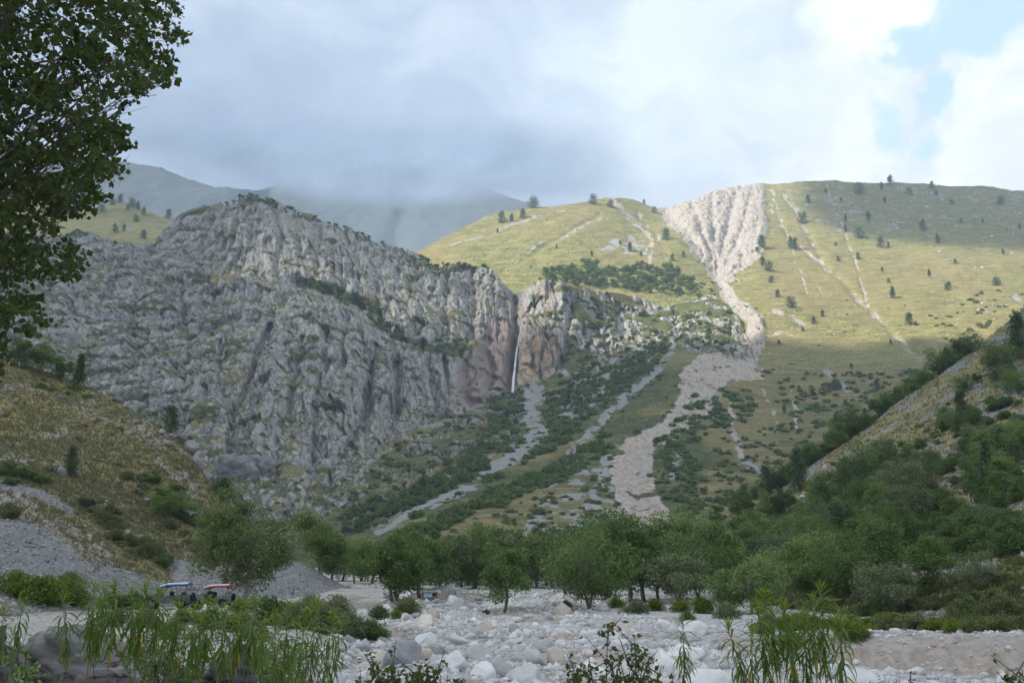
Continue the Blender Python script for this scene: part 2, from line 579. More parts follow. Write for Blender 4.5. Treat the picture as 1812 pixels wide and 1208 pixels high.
STEP = [(-90, 380), (250, 470), (330, 478), (361, 482), (456, 497), (525, 512), (590, 532), (675, 592), (740, 618), (800, 622), (840, 600), (870, 470), (900, 300)]
up_ = np.interp(s1.PX, [a_[0] for a_ in STEP], [a_[1] for a_ in STEP]) - s1.PY + 10.0 * fbm(s1.P / 30.0, 3)
s1.P[..., 1] += 26.0 * smooth(up_, -6, 16) * smooth(s1.PX, 300, 360) * smooth(-s1.PX, -880, -820)
# broken beds dipping across the left of the crag
bed_ = (s1.P[..., 2] - 0.42 * s1.P[..., 0] + 8.0 * fbm(s1.P / 50.0, 2)) / 26.0
s1.P[..., 1] += 7.0 * smooth(bed_ % 1.0, 0.72, 0.98) * smooth(-s1.PX, -430, -300) * smooth(-s1.PY, -900, -800)
q = s1.P
wob = 8.0 * fbm(q / 45.0, 4, 0.6), 8.0 * fbm(q / 45.0 + 31.0, 4, 0.6)
X, Y = s1.PX + wob[0], s1.PY + wob[1]
R1 = [(-150, 380), (150, 380), (285, 400), (440, 310), (740, 420), (885, 470), (908, 515), (912, 560), (914, 692), (870, 705), (800, 740), (720, 765),
      (660, 820), (610, 870), (560, 940), (-150, 960)]
R2 = [(905, 500), (960, 470), (1000, 480), (1015, 560), (1005, 610), (990, 655), (935, 690), (905, 692)]
rock = region(X, Y, R1, 7)
rock = np.maximum(rock, region(X, Y, R2, 6))
patchy = fbm(q / 38.0 + 5.0, 3)
mixed = [([(600, 880), (660, 820), (720, 765), (800, 740), (870, 700), (915, 700), (920, 760), (880, 800), (780, 870), (690, 920), (600, 950)], 0.02),
         ([(1000, 503), (1100, 515), (1180, 538), (1175, 600), (1140, 650), (1080, 645), (1010, 680), (985, 660), (1005, 600)], 0.10),
         ([(1180, 540), (1260, 510), (1340, 610), (1305, 645), (1225, 622), (1185, 605)], 0.08),
         ([(985, 665), (1050, 660), (1055, 720), (1000, 730), (975, 700)], 0.06)]
for poly, bias in mixed:
    rock = np.maximum(rock, region(X, Y, poly, 8) * smooth(patchy + bias, -0.10, 0.14))
# relief of the bare rock: long leaning ribs, fractured blocks, sharp fine fluting
lean = q.copy()
lean[..., 0] = q[..., 0] + 0.16 * q[..., 2]
lean2 = q.copy()
lean2[..., 0] = q[..., 0] - 0.28 * q[..., 2]
swing = 22.0 * fbm(q / 130.0 + 20.0, 2)
wq = q + 5.0 * np.stack([fbm(q / 22.0 + 50, 2), fbm(q / 22.0 + 60, 2), fbm(q / 22.0 + 70, 2)], -1)
lw = lean + (wq - q)
lw[..., 0] += swing
lw2 = lean2 + (wq - q)
ribs = ridged(lw / np.array([38.0, 330.0, 210.0]) + 3.3, 3, 0.55)


def fissure(P, w_):
    return np.exp(-(gnoise(P) / w_) ** 2)


rough_ = smooth(fbm(q / 70.0 + 90, 2), -0.35, 0.35)
wall = region(X, Y, [(800, 640), (835, 590), (905, 545), (916, 600), (912, 692), (800, 735)], 10)
rough_ = rough_ * (1 - 0.8 * wall)
cut = 8.0 * fissure(lw / np.array([24.0, 280.0, 170.0]), 0.05) + 5.0 * fissure(lw / np.array([11.0, 120.0, 75.0]) + 4.0, 0.07) + 3.0 * fissure(lw2 / np.array([18.0, 40.0, 22.0]) + 8.0, 0.05) + 2.2 * fissure(lw / np.array([5.0, 42.0, 26.0]) + 2.0, 0.10)
_, _, ida, ta = cells(lw / np.array([19.0, 90.0, 60.0]))
_, _, idb, tb_ = cells(lw / np.array([8.0, 36.0, 24.0]) + 11.0)
_, _, idc, tc = cells(lw2 / np.array([3.6, 12.0, 8.5]))
rel = 15.0 * ribs * (0.55 + 0.7 * rough_) + 9.0 * ta + 8.0 * (ida - 0.5) + 4.0 * tb_ + 3.8 * (idb - 0.5) + (0.5 + 1.4 * rough_) * tc + 1.2 * (idc - 0.5) * (0.4 + rough_) - cut * (0.55 + 0.6 * rough_) - 6.0
# ledges that break the faces
led = q[..., 2] + 9.0 * fbm(q / 60.0, 2) + 0.22 * q[..., 0]
rel = rel + 3.2 * smooth(np.abs(((led / 34.0) % 1.0) - 0.5), 0.30, 0.5)
edge = smooth(np.arange(s1.P.shape[0]), 0, 6)[:, None]
lsoil = np.maximum(region(X, Y, [(1195, 668), (1245, 625), (1315, 635), (1290, 675), (1228, 718)], 8), region(X, Y, [(1205, 690), (1262, 720), (1185, 785), (1152, 800), (1160, 850), (1200, 945), (1108, 945), (1085, 850), (1078, 795), (1180, 738)], 8))
rillq = q.copy()
rillq[..., 0] = q[..., 0] - 0.25 * q[..., 1]
rel = rel + 0.0
soilrel = lsoil * (3.2 * ridged(rillq / np.array([9.0, 60.0, 60.0]), 3, 0.6) + 1.5 * ridged(rillq / np.array([4.0, 30.0, 30.0]), 2) - 2.2)
s1.displace((soilrel + rock * rel + (1 - rock) * 0.55 * hill_relief(q)) * (1 - 0.15 * edge),
            (-0.05, -0.95, 0.15))
N = s1.normals()
N = N * np.sign(N[..., 2:3] + 1e-6)
grass = 1 - rock
ledge = smooth(N[..., 2] + 0.22 * fbm(q / 24.0, 2), 0.56, 0.86)
turf = smooth(fbm(q / np.array([34.0, 34.0, 10.0]) + 44.0, 4, 0.6), 0.14, 0.34)
grass = np.maximum(grass, 0.8 * np.maximum(ledge, turf) * rock * (1 - wall))
for (cx, cy, rx, ry) in [(380, 489, 60, 9), (440, 338, 75, 9), (805, 612, 45, 16), (745, 610, 30, 14), (240, 545, 30, 8), (620, 520, 50, 12),
                         (660, 566, 30, 12), (760, 455, 40, 7), (830, 462, 50, 7), (560, 372, 40, 5), (1000, 512, 25, 6), (300, 655, 25, 6)]:
    grass = np.maximum(grass, 0.95 * (1 - smooth(np.hypot((X - cx) / rx, (Y - cy) / ry), 0.55, 1.15)))
scree = np.zeros_like(grass)
for pts, a, b in [([(945, 697), (938, 730), (950, 765), (915, 800)], 17, 17), ([(915, 800), (850, 845), (780, 885), (720, 912), (670, 940)], 12, 6),
                  ([(1078, 655), (1066, 695)], 13, 13), ([(1035, 712), (1015, 735), (1003, 742)], 13, 12),
                  ([(1196, 575), (1188, 620), (1150, 668), (1100, 708), (1050, 760), (1012, 798)], 4, 8),
                  ([(985, 650), (1000, 662)], 6, 6), ([(1262, 700), (1230, 745)], 14, 10),
                  ([(1080, 815), (1045, 835), (1000, 845), (960, 868)], 5, 3), ([(1070, 830), (1050, 870), (1040, 910), (1000, 955)], 10, 12),
                  ([(960, 905), (920, 950)], 4, 6), ([(1100, 905), (1120, 940)], 14, 14), ([(1440, 640), (1475, 668), (1500, 690)], 3, 6),
                  ([(1520, 628), (1545, 645)], 2, 4), ([(1300, 760), (1315, 820), (1345, 830)], 3, 7), ([(1205, 800), (1190, 840)], 6, 6)]:
    scree = np.maximum(scree, band(X, Y, pts, a, b))
P1 = [(1075, 800), (1090, 930), (1000, 965), (950, 955), (900, 965), (960, 880), (1010, 840)]
scree = np.maximum(scree, 0.9 * region(X, Y, P1, 12) * smooth(fbm(q / 14.0 + 40, 3), -0.12, 0.12))
soil = region(X, Y, [(1195, 668), (1245, 625), (1315, 635), (1325, 655), (1290, 675), (1262, 700), (1228, 718), (1205, 690)], 5)
soil = np.maximum(soil, 0.95 * region(X, Y, [(1282, 640), (1318, 590), (1350, 600), (1350, 670), (1300, 672)], 6))
soil = np.maximum(soil, region(X, Y, [(1205, 690), (1228, 715), (1262, 720), (1240, 742), (1185, 785), (1152, 800), (1160, 850), (1180, 900),
                                      (1200, 945), (1108, 945), (1092, 900), (1085, 850), (1078, 795), (1130, 765), (1180, 738)], 6))
for pts, a, b in [([(1400, 690), (1410, 740), (1412, 760)], 3, 4), ([(1290, 720), (1300, 790), (1320, 810)], 4, 4), ([(1350, 690), (1380, 760)], 2, 3)]:
    soil = np.maximum(soil, 0.8 * band(X, Y, pts, a, b))
rust = np.maximum(region(X, Y, [(918, 610), (945, 596), (985, 600), (992, 655), (930, 690), (918, 680)], 8),
                  0.8 * region(X, Y, [(962, 505), (985, 505), (975, 548), (958, 560)], 6))
rust = np.maximum(rust, 0.30 * region(X, Y, [(930, 560), (1010, 545), (1010, 660), (930, 690)], 10))
brown = np.maximum(region(X, Y, [(835, 590), (905, 545), (916, 600), (912, 692), (800, 735), (800, 690)], 10), 0.5 * band(X, Y, [(905, 520), (925, 560)], 16, 16))
dry = smooth(fbm(q / 70.0 + 9, 3) + 0.55 * region(X, Y, [(700, 930), (1000, 860), (1090, 900), (1090, 1000), (700, 1010)], 20)
             + 0.5 * region(X, Y, [(1230, 650), (1640, 640), (1640, 900), (1250, 900)], 25), -0.05, 0.5)
soil[s1.nfront:] = 0
scree, soil = rag(scree, q, 9.0), rag(soil, q, 13.0, 1.3)
zero = np.zeros_like(grass)
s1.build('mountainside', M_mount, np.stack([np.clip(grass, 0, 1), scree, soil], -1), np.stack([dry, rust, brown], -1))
S1_ROCK, S1_LEDGE = rock, ledge

# ---- the two grass hills behind, with the washed-out gully between them
top2 = [(700, 470), (740, 441), (780, 420), (830, 396), (870, 381), (920, 371), (1000, 361), (1060, 352), (1100, 348), (1125, 352),
        (1150, 364), (1165, 371), (1200, 362), (1240, 350), (1290, 336), (1350, 324), (1420, 322), (1500, 321), (1600, 325), (1700, 330),
        (1770, 333), (1812, 336), (1900, 342)]
bot2 = [(700, 520), (880, 555), (1000, 560), (1180, 600), (1260, 600), (1320, 690), (1345, 700), (1900, 700)]
ctrl2 = [(1350, 324, 1900), (1600, 325, 1950), (1850, 338, 1950), (1480, 322, 1930), (1100, 348, 1700), (920, 370, 1600), (780, 420, 1500), (700, 470, 1420),
         (900, 500, 1290), (1000, 480, 1320), (1180, 480, 1340), (1165, 372, 1740), (1270, 492, 1350), (1272, 440, 1500), (1225, 400, 1570), (1190, 420, 1500),
         (1330, 400, 1590), (1352, 480, 1350), (1450, 480, 1350), (1600, 480, 1330), (1800, 480, 1300), (1340, 580, 1080), (1000, 560, 1200), (1180, 600, 1130)] + SEAM + [(1450, 720, 815), (1650, 720, 790), (1850, 720, 760)]
carve2 = [([(1180, 378), (1225, 430), (1265, 485), (1280, 520), (1310, 555), (1325, 600), (1318, 640)], 10, 26), ([(1300, 350), (1285, 420), (1270, 480)], 7, 22),
          ([(1330, 345), (1310, 420), (1280, 480)], 5, 14), ([(1260, 352), (1262, 420), (1268, 470)], 5, 16), ([(1225, 362), (1245, 420), (1262, 460)], 5, 14),
          ([(1390, 345), (1425, 400), (1455, 465), (1500, 508), (1540, 548), (1580, 590), (1625, 630)], 6, 12),
          ([(1360, 350), (1400, 425), (1452, 466)], 4, 6), ([(1465, 330), (1505, 440), (1540, 548)], 4, 5), ([(1060, 380), (960, 440), (890, 480)], 5, 8),
          ([(1130, 380), (1170, 430), (1190, 470)], 5, 7), ([(1010, 372), (930, 410), (860, 450)], 5, 5)]
s2 = Sheet(700, 1900, 620, top2, bot2, 215, ctrl2, (8, 25.0, 0.5), carve2)
q = s2.P
X = s2.PX + 5.0 * fbm(q / 60.0, 3)
Y = s2.PY + 5.0 * fbm(q / 60.0 + 31.0, 3)
bad = region(X, Y, [(1160, 368), (1240, 340), (1348, 318), (1356, 400), (1345, 455), (1305, 482), (1284, 505), (1268, 500), (1255, 486), (1220, 440)], 8)
bad = np.maximum(bad, band(X, Y, [(1275, 498), (1292, 530), (1318, 552), (1338, 572), (1336, 605), (1318, 650)], 9, 17))
low = smooth(s2.PY, 585, 640)
rel2 = hill_relief(q) * (0.9 - 0.35 * low)
ang = np.arctan2(X - 1268.0, np.maximum(515.0 - Y, 1.0))
rad = np.hypot(X - 1268.0, 515.0 - Y)
ang = ang + 0.42 * fbm(q / 70.0 + 15.0, 4, 0.6)
rill = ridged(np.stack([ang * 2.6, rad / 130.0, 0 * rad], -1), 3, 0.6)
fine_ = ridged(q / np.array([13.0, 20.0, 34.0]) + 3.0, 3, 0.6)
s2.displace(rel2 + bad * smooth(rad, 10, 80) * (15.0 * rill - 7.0) + bad * (6.0 * fine_ - 3.0), (0.0, -0.6, 0.8))
s2.P[..., 1] += 5.0 * smooth(s2.PY, 652, 668)
grass = 1 - bad
soil = bad.copy()
scree = np.zeros_like(grass)
for pts, a, b in [([(1380, 335), (1420, 395), (1455, 468), (1500, 508), (1540, 548), (1580, 590), (1625, 632)], 2.5, 6.5), ([(1352, 345), (1400, 425), (1452, 466)], 2.5, 2.5),
                  ([(1462, 330), (1505, 440), (1540, 548)], 2, 2.5), ([(1365, 335), (1390, 410), (1430, 515)], 3, 1.5), ([(1370, 550), (1400, 562), (1432, 575)], 6, 4),
                  ([(1340, 600), (1385, 588), (1400, 600)], 6, 5), ([(1130, 380), (1162, 420), (1182, 462)], 3, 3), ([(1085, 352), (1150, 420), (1150, 470)], 9, 3)]:
    soil = np.maximum(soil, 0.72 * band(X, Y, pts, 0.8 * a, 0.9 * b, 0.9))
for pts, a, b in [([(960, 430), (890, 478)], 2.5, 2), ([(1060, 385), (970, 435)], 2, 2), ([(1705, 525), (1755, 552)], 4, 2), ([(1775, 508), (1812, 535)], 3, 6), ([(1740, 570), (1770, 585)], 3, 3),
                  ([(1445, 500), (1460, 528)], 1.5, 1.5), ([(1050, 355), (900, 400), (800, 435)], 2, 2)]:
    scree = np.maximum(scree, 0.62 * band(X, Y, pts, 0.8 * a, 0.8 * b, 0.9))
scree = np.maximum(scree, 0.5 * region(X, Y, [(1085, 420), (1115, 405), (1150, 430), (1160, 450), (1060, 448)], 10))
upper = region(X, Y, [(1380, 300), (1920, 300), (1920, 410), (1700, 425), (1500, 420), (1420, 390)], 22)
scree = np.maximum(scree, 0.55 * upper * smooth(fbm(q / 22.0 + 3, 3), 0.02, 0.3))
dry = smooth(fbm(q / 120.0 + 9, 3) + 0.20 + 0.35 * region(X, Y, [(1350, 430), (1900, 440), (1900, 640), (1350, 640)], 30) - 0.5 * region(X, Y, [(850, 430), (1000, 400), (1100, 440), (930, 500), (860, 490)], 25), -0.1, 0.7)
soil, scree = rag(soil, q, 16.0, 1.3), rag(scree, q, 12.0)
zero = np.zeros_like(grass)
gully_brown = 0.35 * region(X, Y, [(1190, 400), (1262, 492), (1300, 500), (1280, 440), (1240, 420)], 9)  # browner rock tone low on the left side of the gully
s2.build('grass_hills', M_hill, np.stack([np.clip(grass, 0, 1), scree, soil], -1), np.stack([dry, zero, gully_brown], -1))

# ---- grassy shoulder behind the crag on the left
s3 = Sheet(-120, 420, 160, [(-120, 300), (0, 330), (100, 362), (160, 372), (200, 355), (230, 362), (262, 376), (310, 388), (420, 420)], [(-120, 470), (420, 470)], 60,
           [(-120, 300, 1900), (0, 330, 1800), (200, 355, 1650), (310, 388, 1600), (420, 420, 1550), (-120, 470, 1350), (100, 470, 1300), (300, 460, 1330), (420, 470, 1330)], (6, 25.0, 0.5))
q = s3.P
s3.displace(hill_relief(q), (0.0, -0.6, 0.8))
gr3 = np.ones(q.shape[:2])
s3.build('grass_shoulder', M_hill, np.stack([gr3, 0.5 * smooth(fbm(q / 40.0, 3), 0.2, 0.4), 0 * gr3], -1), np.stack([0.3 * gr3, 0 * gr3, 0 * gr3], -1))

# ---- far mountains under the cloud
s4 = Sheet(-500, 1250, 330, [(-500, 230), (-200, 260), (150, 276), (230, 292), (280, 300), (330, 312), (360, 321), (400, 336), (450, 345), (500, 325), (560, 310), (640, 300),
                             (720, 322), (800, 318), (870, 340), (930, 360), (1000, 385), (1250, 430)], [(-500, 480), (1250, 520)], 130,
           [(-500, 250, 4700), (230, 300, 4300), (400, 338, 4200), (560, 320, 4800), (720, 330, 4700), (870, 345, 4700), (1250, 430, 4700), (-500, 480, 3500), (300, 480, 3300), (700, 500, 3500), (1250, 520, 3500)],
           (5, 90.0, 0.6), [([(470, 350), (500, 420), (520, 480)], 22, 300), ([(720, 360), (700, 440)], 20, 160)])
q = s4.P
s4.displace(60.0 * ridged(q / np.array([420.0, 900.0, 900.0]), 4) - 40.0 + 14.0 * ridged(q / 110.0, 3), (0.0, -0.8, 0.5))
gr4 = smooth(fbm(q / 260.0, 3), -0.1, 0.2)
M_far = terrain_mat('far_slopes', rock=((0.035, 0.046, 0.055), (0.058, 0.072, 0.080), (0.085, 0.100, 0.105)), grass=((0.02, 0.03, 0.02), (0.03, 0.04, 0.025), (0.045, 0.05, 0.03)), fine=0.25, warm=0.0)  # dark blue albedo stands in for cloud shade and for missing haze
s4.build('far_mountain', M_far, np.stack([0.2 * gr4, 0 * gr4, 0 * gr4], -1), np.stack([0 * gr4, 0 * gr4, 0 * gr4], -1))

# ---- near spur on the left: grass above, loose scree below
top6 = [(-640, 430), (-260, 540), (-60, 600), (0, 628), (60, 650), (120, 668), (160, 690), (200, 705), (250, 735), (290, 760), (330, 785), (355, 830), (375, 865), (420, 905),
        (480, 958), (540, 1003), (600, 1034), (680, 1068)]
bot6 = [(-640, 1230), (-260, 1160), (0, 1110), (150, 1085), (300, 1075), (450, 1072), (600, 1074), (680, 1085)]
ctrl6 = [(-260, 1120, 52), (0, 1075, 72), (150, 1065, 84), (300, 1058, 98), (430, 1055, 106), (560, 1058, 120), (670, 1075, 132), (0, 950, 98), (0, 850, 118), (150, 850, 130), (250, 950, 120),
         (350, 960, 130), (450, 975, 140), (0, 628, 166), (150, 688, 162), (290, 760, 155), (375, 865, 152), (480, 958, 150), (600, 1034, 148), (-260, 540, 178), (-260, 850, 110), (-640, 430, 195), (-640, 820, 95), (-640, 1180, 36)]
s6 = Sheet(-640, 680, np.concatenate([np.arange(-640, -100, 6.0), np.arange(-100, 681, 1.95)]), top6, bot6, 300, ctrl6, (7, 2.0, 0.7), [([(150, 900), (215, 950), (300, 1010)], 16, 3.0), ([(0, 870), (120, 930), (200, 1000)], 12, 1.0)])
q = s6.P
X = s6.PX + 12.0 * fbm(q / 9.0, 3)
Y = s6.PY + 12.0 * fbm(q / 9.0 + 31.0, 3)
sc6 = region(X, Y, [(-300, 880), (0, 905), (70, 925), (150, 985), (240, 1010), (310, 1030), (330, 1090), (-300, 1200)], 10)
sc6 = np.maximum(sc6, region(X, Y, [(300, 990), (360, 1000), (450, 1000), (560, 985), (700, 1075), (690, 1100), (300, 1100)], 10))
sc6 = np.maximum(sc6, band(X, Y, [(0, 855), (60, 870), (130, 905)], 10, 5))
sc6 = np.maximum(sc6, 0.85 * band(X, Y, [(330, 910), (380, 950), (430, 990)], 12, 24))
so6 = 0.8 * region(X, Y, [(-300, 850), (40, 870), (150, 930), (230, 1000), (150, 985), (70, 925), (0, 905), (-300, 880)], 9)
so6 = np.maximum(so6, 0.55 * smooth(fbm(q / 7.0 + 4.0, 3), 0.02, 0.3) * (1 - sc6))
rel6 = 0.9 * fbm(q / 12.0, 3) + 0.30 * fbm(q / 2.5, 2) + sc6 * 0.12 * np.abs(gnoise(q / 0.5))
s6.displace(rel6, (0.2, -0.5, 0.84))
dry6 = smooth(fbm(q / 14.0 + 9, 3) + 0.28, -0.2, 0.6)
z6 = np.zeros_like(dry6)
s6.build('spur_slope', M_near, np.stack([1 - 0.0 * sc6, sc6, so6], -1), np.stack([dry6, z6, z6], -1))

# ---- near spur on the right, mostly under trees
top7 = [(1120, 1010), (1250, 950), (1330, 895), (1400, 850), (1470, 800), (1530, 758), (1600, 705), (1660, 664), (1720, 622), (1812, 545), (1980, 440), (2400, 220)]
bot7 = [(1120, 1085), (1250, 1095), (1400, 1105), (1600, 1112), (1812, 1122), (1980, 1130), (2400, 1160)]
ctrl7 = [(1120, 1070, 158), (1300, 1080, 112), (1500, 1090, 80), (1650, 1096, 66), (1812, 1104, 56), (1980, 1110, 50), (1120, 1010, 235), (1250, 950, 240), (1400, 850, 242), (1530, 758, 247),
         (1660, 664, 257), (1812, 545, 280), (1980, 440, 300), (1400, 980, 152), (1550, 900, 152), (1700, 800, 168), (1700, 950, 108), (1812, 750, 172), (1812, 900, 108), (2400, 220, 340), (2400, 700, 140), (2400, 1130, 36)]
s7 = Sheet(1120, 2400, np.concatenate([np.arange(1120, 1900, 1.95), np.arange(1900, 2401, 6.0)]), top7, bot7, 300, ctrl7, (7, 3.0, 0.7))
q = s7.P
X = s7.PX + 12.0 * fbm(q / 9.0, 3)
Y = s7.PY + 12.0 * fbm(q / 9.0 + 31.0, 3)
sc7 = np.zeros_like(X)
for pts, a, b in [([(1830, 660), (1780, 710), (1730, 750)], 12, 9), ([(1740, 770), (1690, 805), (1640, 835), (1605, 880)], 10, 9), ([(1600, 900), (1570, 940)], 6, 6), ([(1620, 1030), (1690, 1010), (1760, 1000)], 10, 12),
                  ([(1600, 1090), (1680, 1085)], 9, 9), ([(1640, 655), (1560, 735)], 7, 5), ([(1820, 600), (1750, 660)], 5, 5), ([(1600, 800), (1540, 850)], 6, 6)]:
    sc7 = np.maximum(sc7, band(X, Y, pts, a, b))
sc7 = np.maximum(sc7, 0.8 * smooth(fbm(q / 8.0 + 14.0, 3), 0.10, 0.30))
so7 = np.maximum(0.75 * region(X, Y, [(1812, 740), (1740, 850), (1640, 930), (1590, 1000), (1680, 960), (1812, 900)], 14) * smooth(fbm(q / 6.0, 3), -0.2, 0.2), 0.4 * smooth(fbm(q / 10.0 + 2, 3), 0.1, 0.3))
s7.displace(0.9 * fbm(q / 12.0, 3) + 0.30 * fbm(q / 2.5, 2), (-0.2, -0.5, 0.84))
dry7 = smooth(fbm(q / 14.0 + 9, 3) + 0.08, -0.2, 0.6)
z7 = np.zeros_like(dry7)
s7.build('wooded_slope', M_near, np.stack([1 + z7, sc7, so7], -1), np.stack([dry7, z7, z7], -1))

# ---- valley floor: dry riverbed between a low terrace (left) and a cut gravel bank (right)
LEFT_LINE = [(30, -60), (30, 2), (12, 6), (5, 10), (0.5, 13), (-3, 17), (-5.0, 23), (-7.2, 35), (-10.5, 60), (-13, 100), (-17, 140), (-25, 200), (-40, 330)]
RIGHT_LINE = [(60, 10), (34, 28), (19.5, 38.5), (14, 46), (10.7, 55), (8.6, 68), (8.2, 85), (12, 105), (16, 140), (24, 200), (40, 330)]


def signed(x, y, line, side):
    d, _ = seg_dist(x, y, line)
    poly = list(line) + ([(-2000, line[-1][1]), (-2000, line[0][1])] if side < 0 else [(2000, line[-1][1]), (2000, line[0][1])])
    return np.where(inside(x, y, poly), d, -d)


MOUNDS = [(-12.2, 98, 3.2, 3.0, 1.3), (-7.4, 116, 4.2, 2.4, 1.5), (3.0, 74, 4.5, 1.6, 0.55), (-6.6, 57, 3.2, 1.5, 0.75), (-2.5, 62, 2.2, 1.2, 0.5), (-1.0, 88, 5.0, 3.0, 0.5), (5.0, 95, 5.0, 4.0, 0.7), (-9.6, 46, 2.0, 3.0, 0.5)]


def ground_z(x, y):
    """height of the valley floor above the world origin"""
    x, y = np.asarray(x, float), np.asarray(y, float)
    bed = -4.0 + 0.04 * np.clip(y, -20, 150) + 0.05 * np.clip(y - 150, 0, 400)
    zl = np.interp(y, [-30, 10, 22, 60, 84, 94, 140, 200, 330], [-1.8, -1.75, -1.5, -0.75, -0.12, 0.03, 2.4, 5.3, 12.5])
    zr = np.interp(y, [10, 30, 38, 55, 85, 110, 140, 200, 330], [-1.5, -1.15, -0.93, -1.10, -0.42, 0.75, 2.2, 5.2, 12.5])
    p = np.stack([x, y, 0 * x], -1)
    wv = 0.8 * fbm(p / 5.0, 2)
    dl = signed(x, y, LEFT_LINE, -1) + wv
    dr = signed(x, y, RIGHT_LINE, 1) + wv
    a = smooth(dl, -2.6, 0.9)
    b = smooth(dr, -3.4, 0.3)
    z = bed + 0.60 * fbm(p / 7.0 + 3.0, 3) + 0.20 * fbm(p / 1.8 + 8.0, 2)
    for mx, my, sx, sy, h in MOUNDS:
        z = z + h * np.exp(-((x - mx) / sx) ** 2 - ((y - my) / sy) ** 2)
    z = z * (1 - a) + (zl + 0.18 * fbm(p / 4.0 + 5.0, 3)) * a
    z = z * (1 - b) + (zr + 0.12 * fbm(p / 4.0 + 6.0, 3)) * b
    z = z + 0.05 * gnoise(p / 0.6)
    return z + EYE[2], a, b


def ground_at(px, py):
    rx, rz = (float(v) for v in ray(px, py))
    ys = np.concatenate([np.arange(4, 60, 0.05), np.arange(60, 330, 0.2)])
    gz, _, _ = ground_z(rx * ys, ys)
    k = np.nonzero(rz * ys + EYE[2] <= gz)[0]
    k = k[0] if len(k) else -1
    return np.array([rx * ys[k], ys[k], gz[k]])


ys = np.concatenate([np.arange(-40, 12, 2.0), np.arange(12, 30, 0.3), np.arange(30, 62, 0.16), np.arange(62, 150, 0.4), np.arange(150, 420, 6.0)])
u = np.linspace(-1, 1, 310)
xs = 45.0 * np.sign(u) * (0.75 * np.abs(u) + 0.25 * np.abs(u) ** 3) + 400.0 * np.sign(u) * np.clip(np.abs(u) - 0.93, 0, 1) / 0.07
GX, GY = np.meshgrid(xs, ys)
GZ, ga, gb = ground_z(GX, GY)
gp = np.stack([GX, GY, GZ], -1)
gn = grid_normals(gp)
steep = smooth(1 - np.abs(gn[..., 2]), 0.02, 0.10)
inbed = (1 - ga) * (1 - gb)
sand = np.clip(0.15 + 0.9 * steep + 0.35 * ga, 0, 1)
sand = np.maximum(sand, smooth(fbm(gp / 9.0 + 2.0, 3), 0.12, 0.35) * 0.8)
gras = np.clip(smooth(fbm(gp / 5.0 + 12.0, 3), -0.05, 0.3) * np.maximum(gb, 0.7 * ga) * smooth(1 - steep, 0.3, 0.9) * smooth(GY, 44, 60), 0, 1)
M_bed = terrain_mat('river_gravel', fine=9.0, bump=0.6, rock=((0.25, 0.25, 0.25), (0.36, 0.36, 0.355), (0.5, 0.495, 0.48)), scree=((0.22, 0.22, 0.22), (0.46, 0.455, 0.445)), soil=((0.215, 0.180, 0.155), (0.36, 0.31, 0.27)))
zz = np.zeros_like(GZ)
me = mesh_np('valley_floor', gp, grid_faces(*GZ.shape), M_bed, True, dict(cover=np.stack([gras, 1 - sand, sand], -1), tone=np.stack([zz, zz, zz], -1)))
tag(link('valley_floor', me), kind='structure')
# ground that everything stands on, out to the far mountains
gx, gy = np.meshgrid(np.linspace(-2300, 2300, 40), np.linspace(-900, 2850, 40))
base_z = np.where(gy < 200, -14.0, -14.0 + 0.0 * gy)
me = mesh_np('ground', np.stack([gx, gy, base_z], -1), grid_faces(40, 40), M_near, True, dict(cover=np.stack([1 + 0 * gx, 0 * gx, 0 * gx], -1), tone=np.stack([0 * gx, 0 * gx, 0 * gx], -1)))
tag(link('ground', me), kind='structure')

# ================================================================== foliage, rock and other builders
def foliage_mat(name, cols, trans=0.30, rough=0.55):
    """leaf colours spread leaf by leaf and plant by plant"""
    m = bpy.data.materials.new(name)
    m.use_nodes = True
    t = NT(m.node_tree)
    isl = t.n('ShaderNodeNewGeometry').outputs['Random Per Island']
    obr = t.n('ShaderNodeObjectInfo').outputs['Random']
    f = t.math('ADD', t.math('MULTIPLY', isl, 0.55), t.math('MULTIPLY', obr, 0.45))
    c = t.ramp(f, [(0.08, cols[0]), (0.5, cols[1]), (0.92, cols[2])])
    p = t.n('ShaderNodeBsdfPrincipled', None, Base_Color=c, Roughness=rough)
    p.inputs['Specular IOR Level'].default_value = 0.25
    tl = t.n('ShaderNodeBsdfTranslucent', None, Color=t.mix(0.5, c, (0.20, 0.26, 0.04)))
    mx = t.n('ShaderNodeMixShader', None, i0=trans, i1=p.outputs[0], i2=tl.outputs[0])
    t.n('ShaderNodeOutputMaterial', None, Surface=mx.outputs[0])
    return m


def plain_mat(name, col, rough=0.7, metal=0.0, var=0.25, scale=3.0, bump=0.0, spec=0.3):
    m = bpy.data.materials.new(name)
    m.use_nodes = True
    t = NT(m.node_tree)
    co = t.n('ShaderNodeTexCoord').outputs['Object']
    n = t.noise(co, scale, 5.0, 0.6)
    c = t.mix(t.step(n, 0.3, 0.7), tuple(v * (1 - var) for v in col), tuple(min(1, v * (1 + var)) for v in col))
    p = t.n('ShaderNodeBsdfPrincipled', None, Base_Color=c, Roughness=rough, Metallic=metal)
    p.inputs['Specular IOR Level'].default_value = spec
    if bump:
        b = t.n('ShaderNodeBump', None, Strength=bump, Distance=0.02, Height=n)
        t.set(p.inputs['Normal'], b.outputs[0])
    t.n('ShaderNodeOutputMaterial', None, Surface=p.outputs[0])
    return m


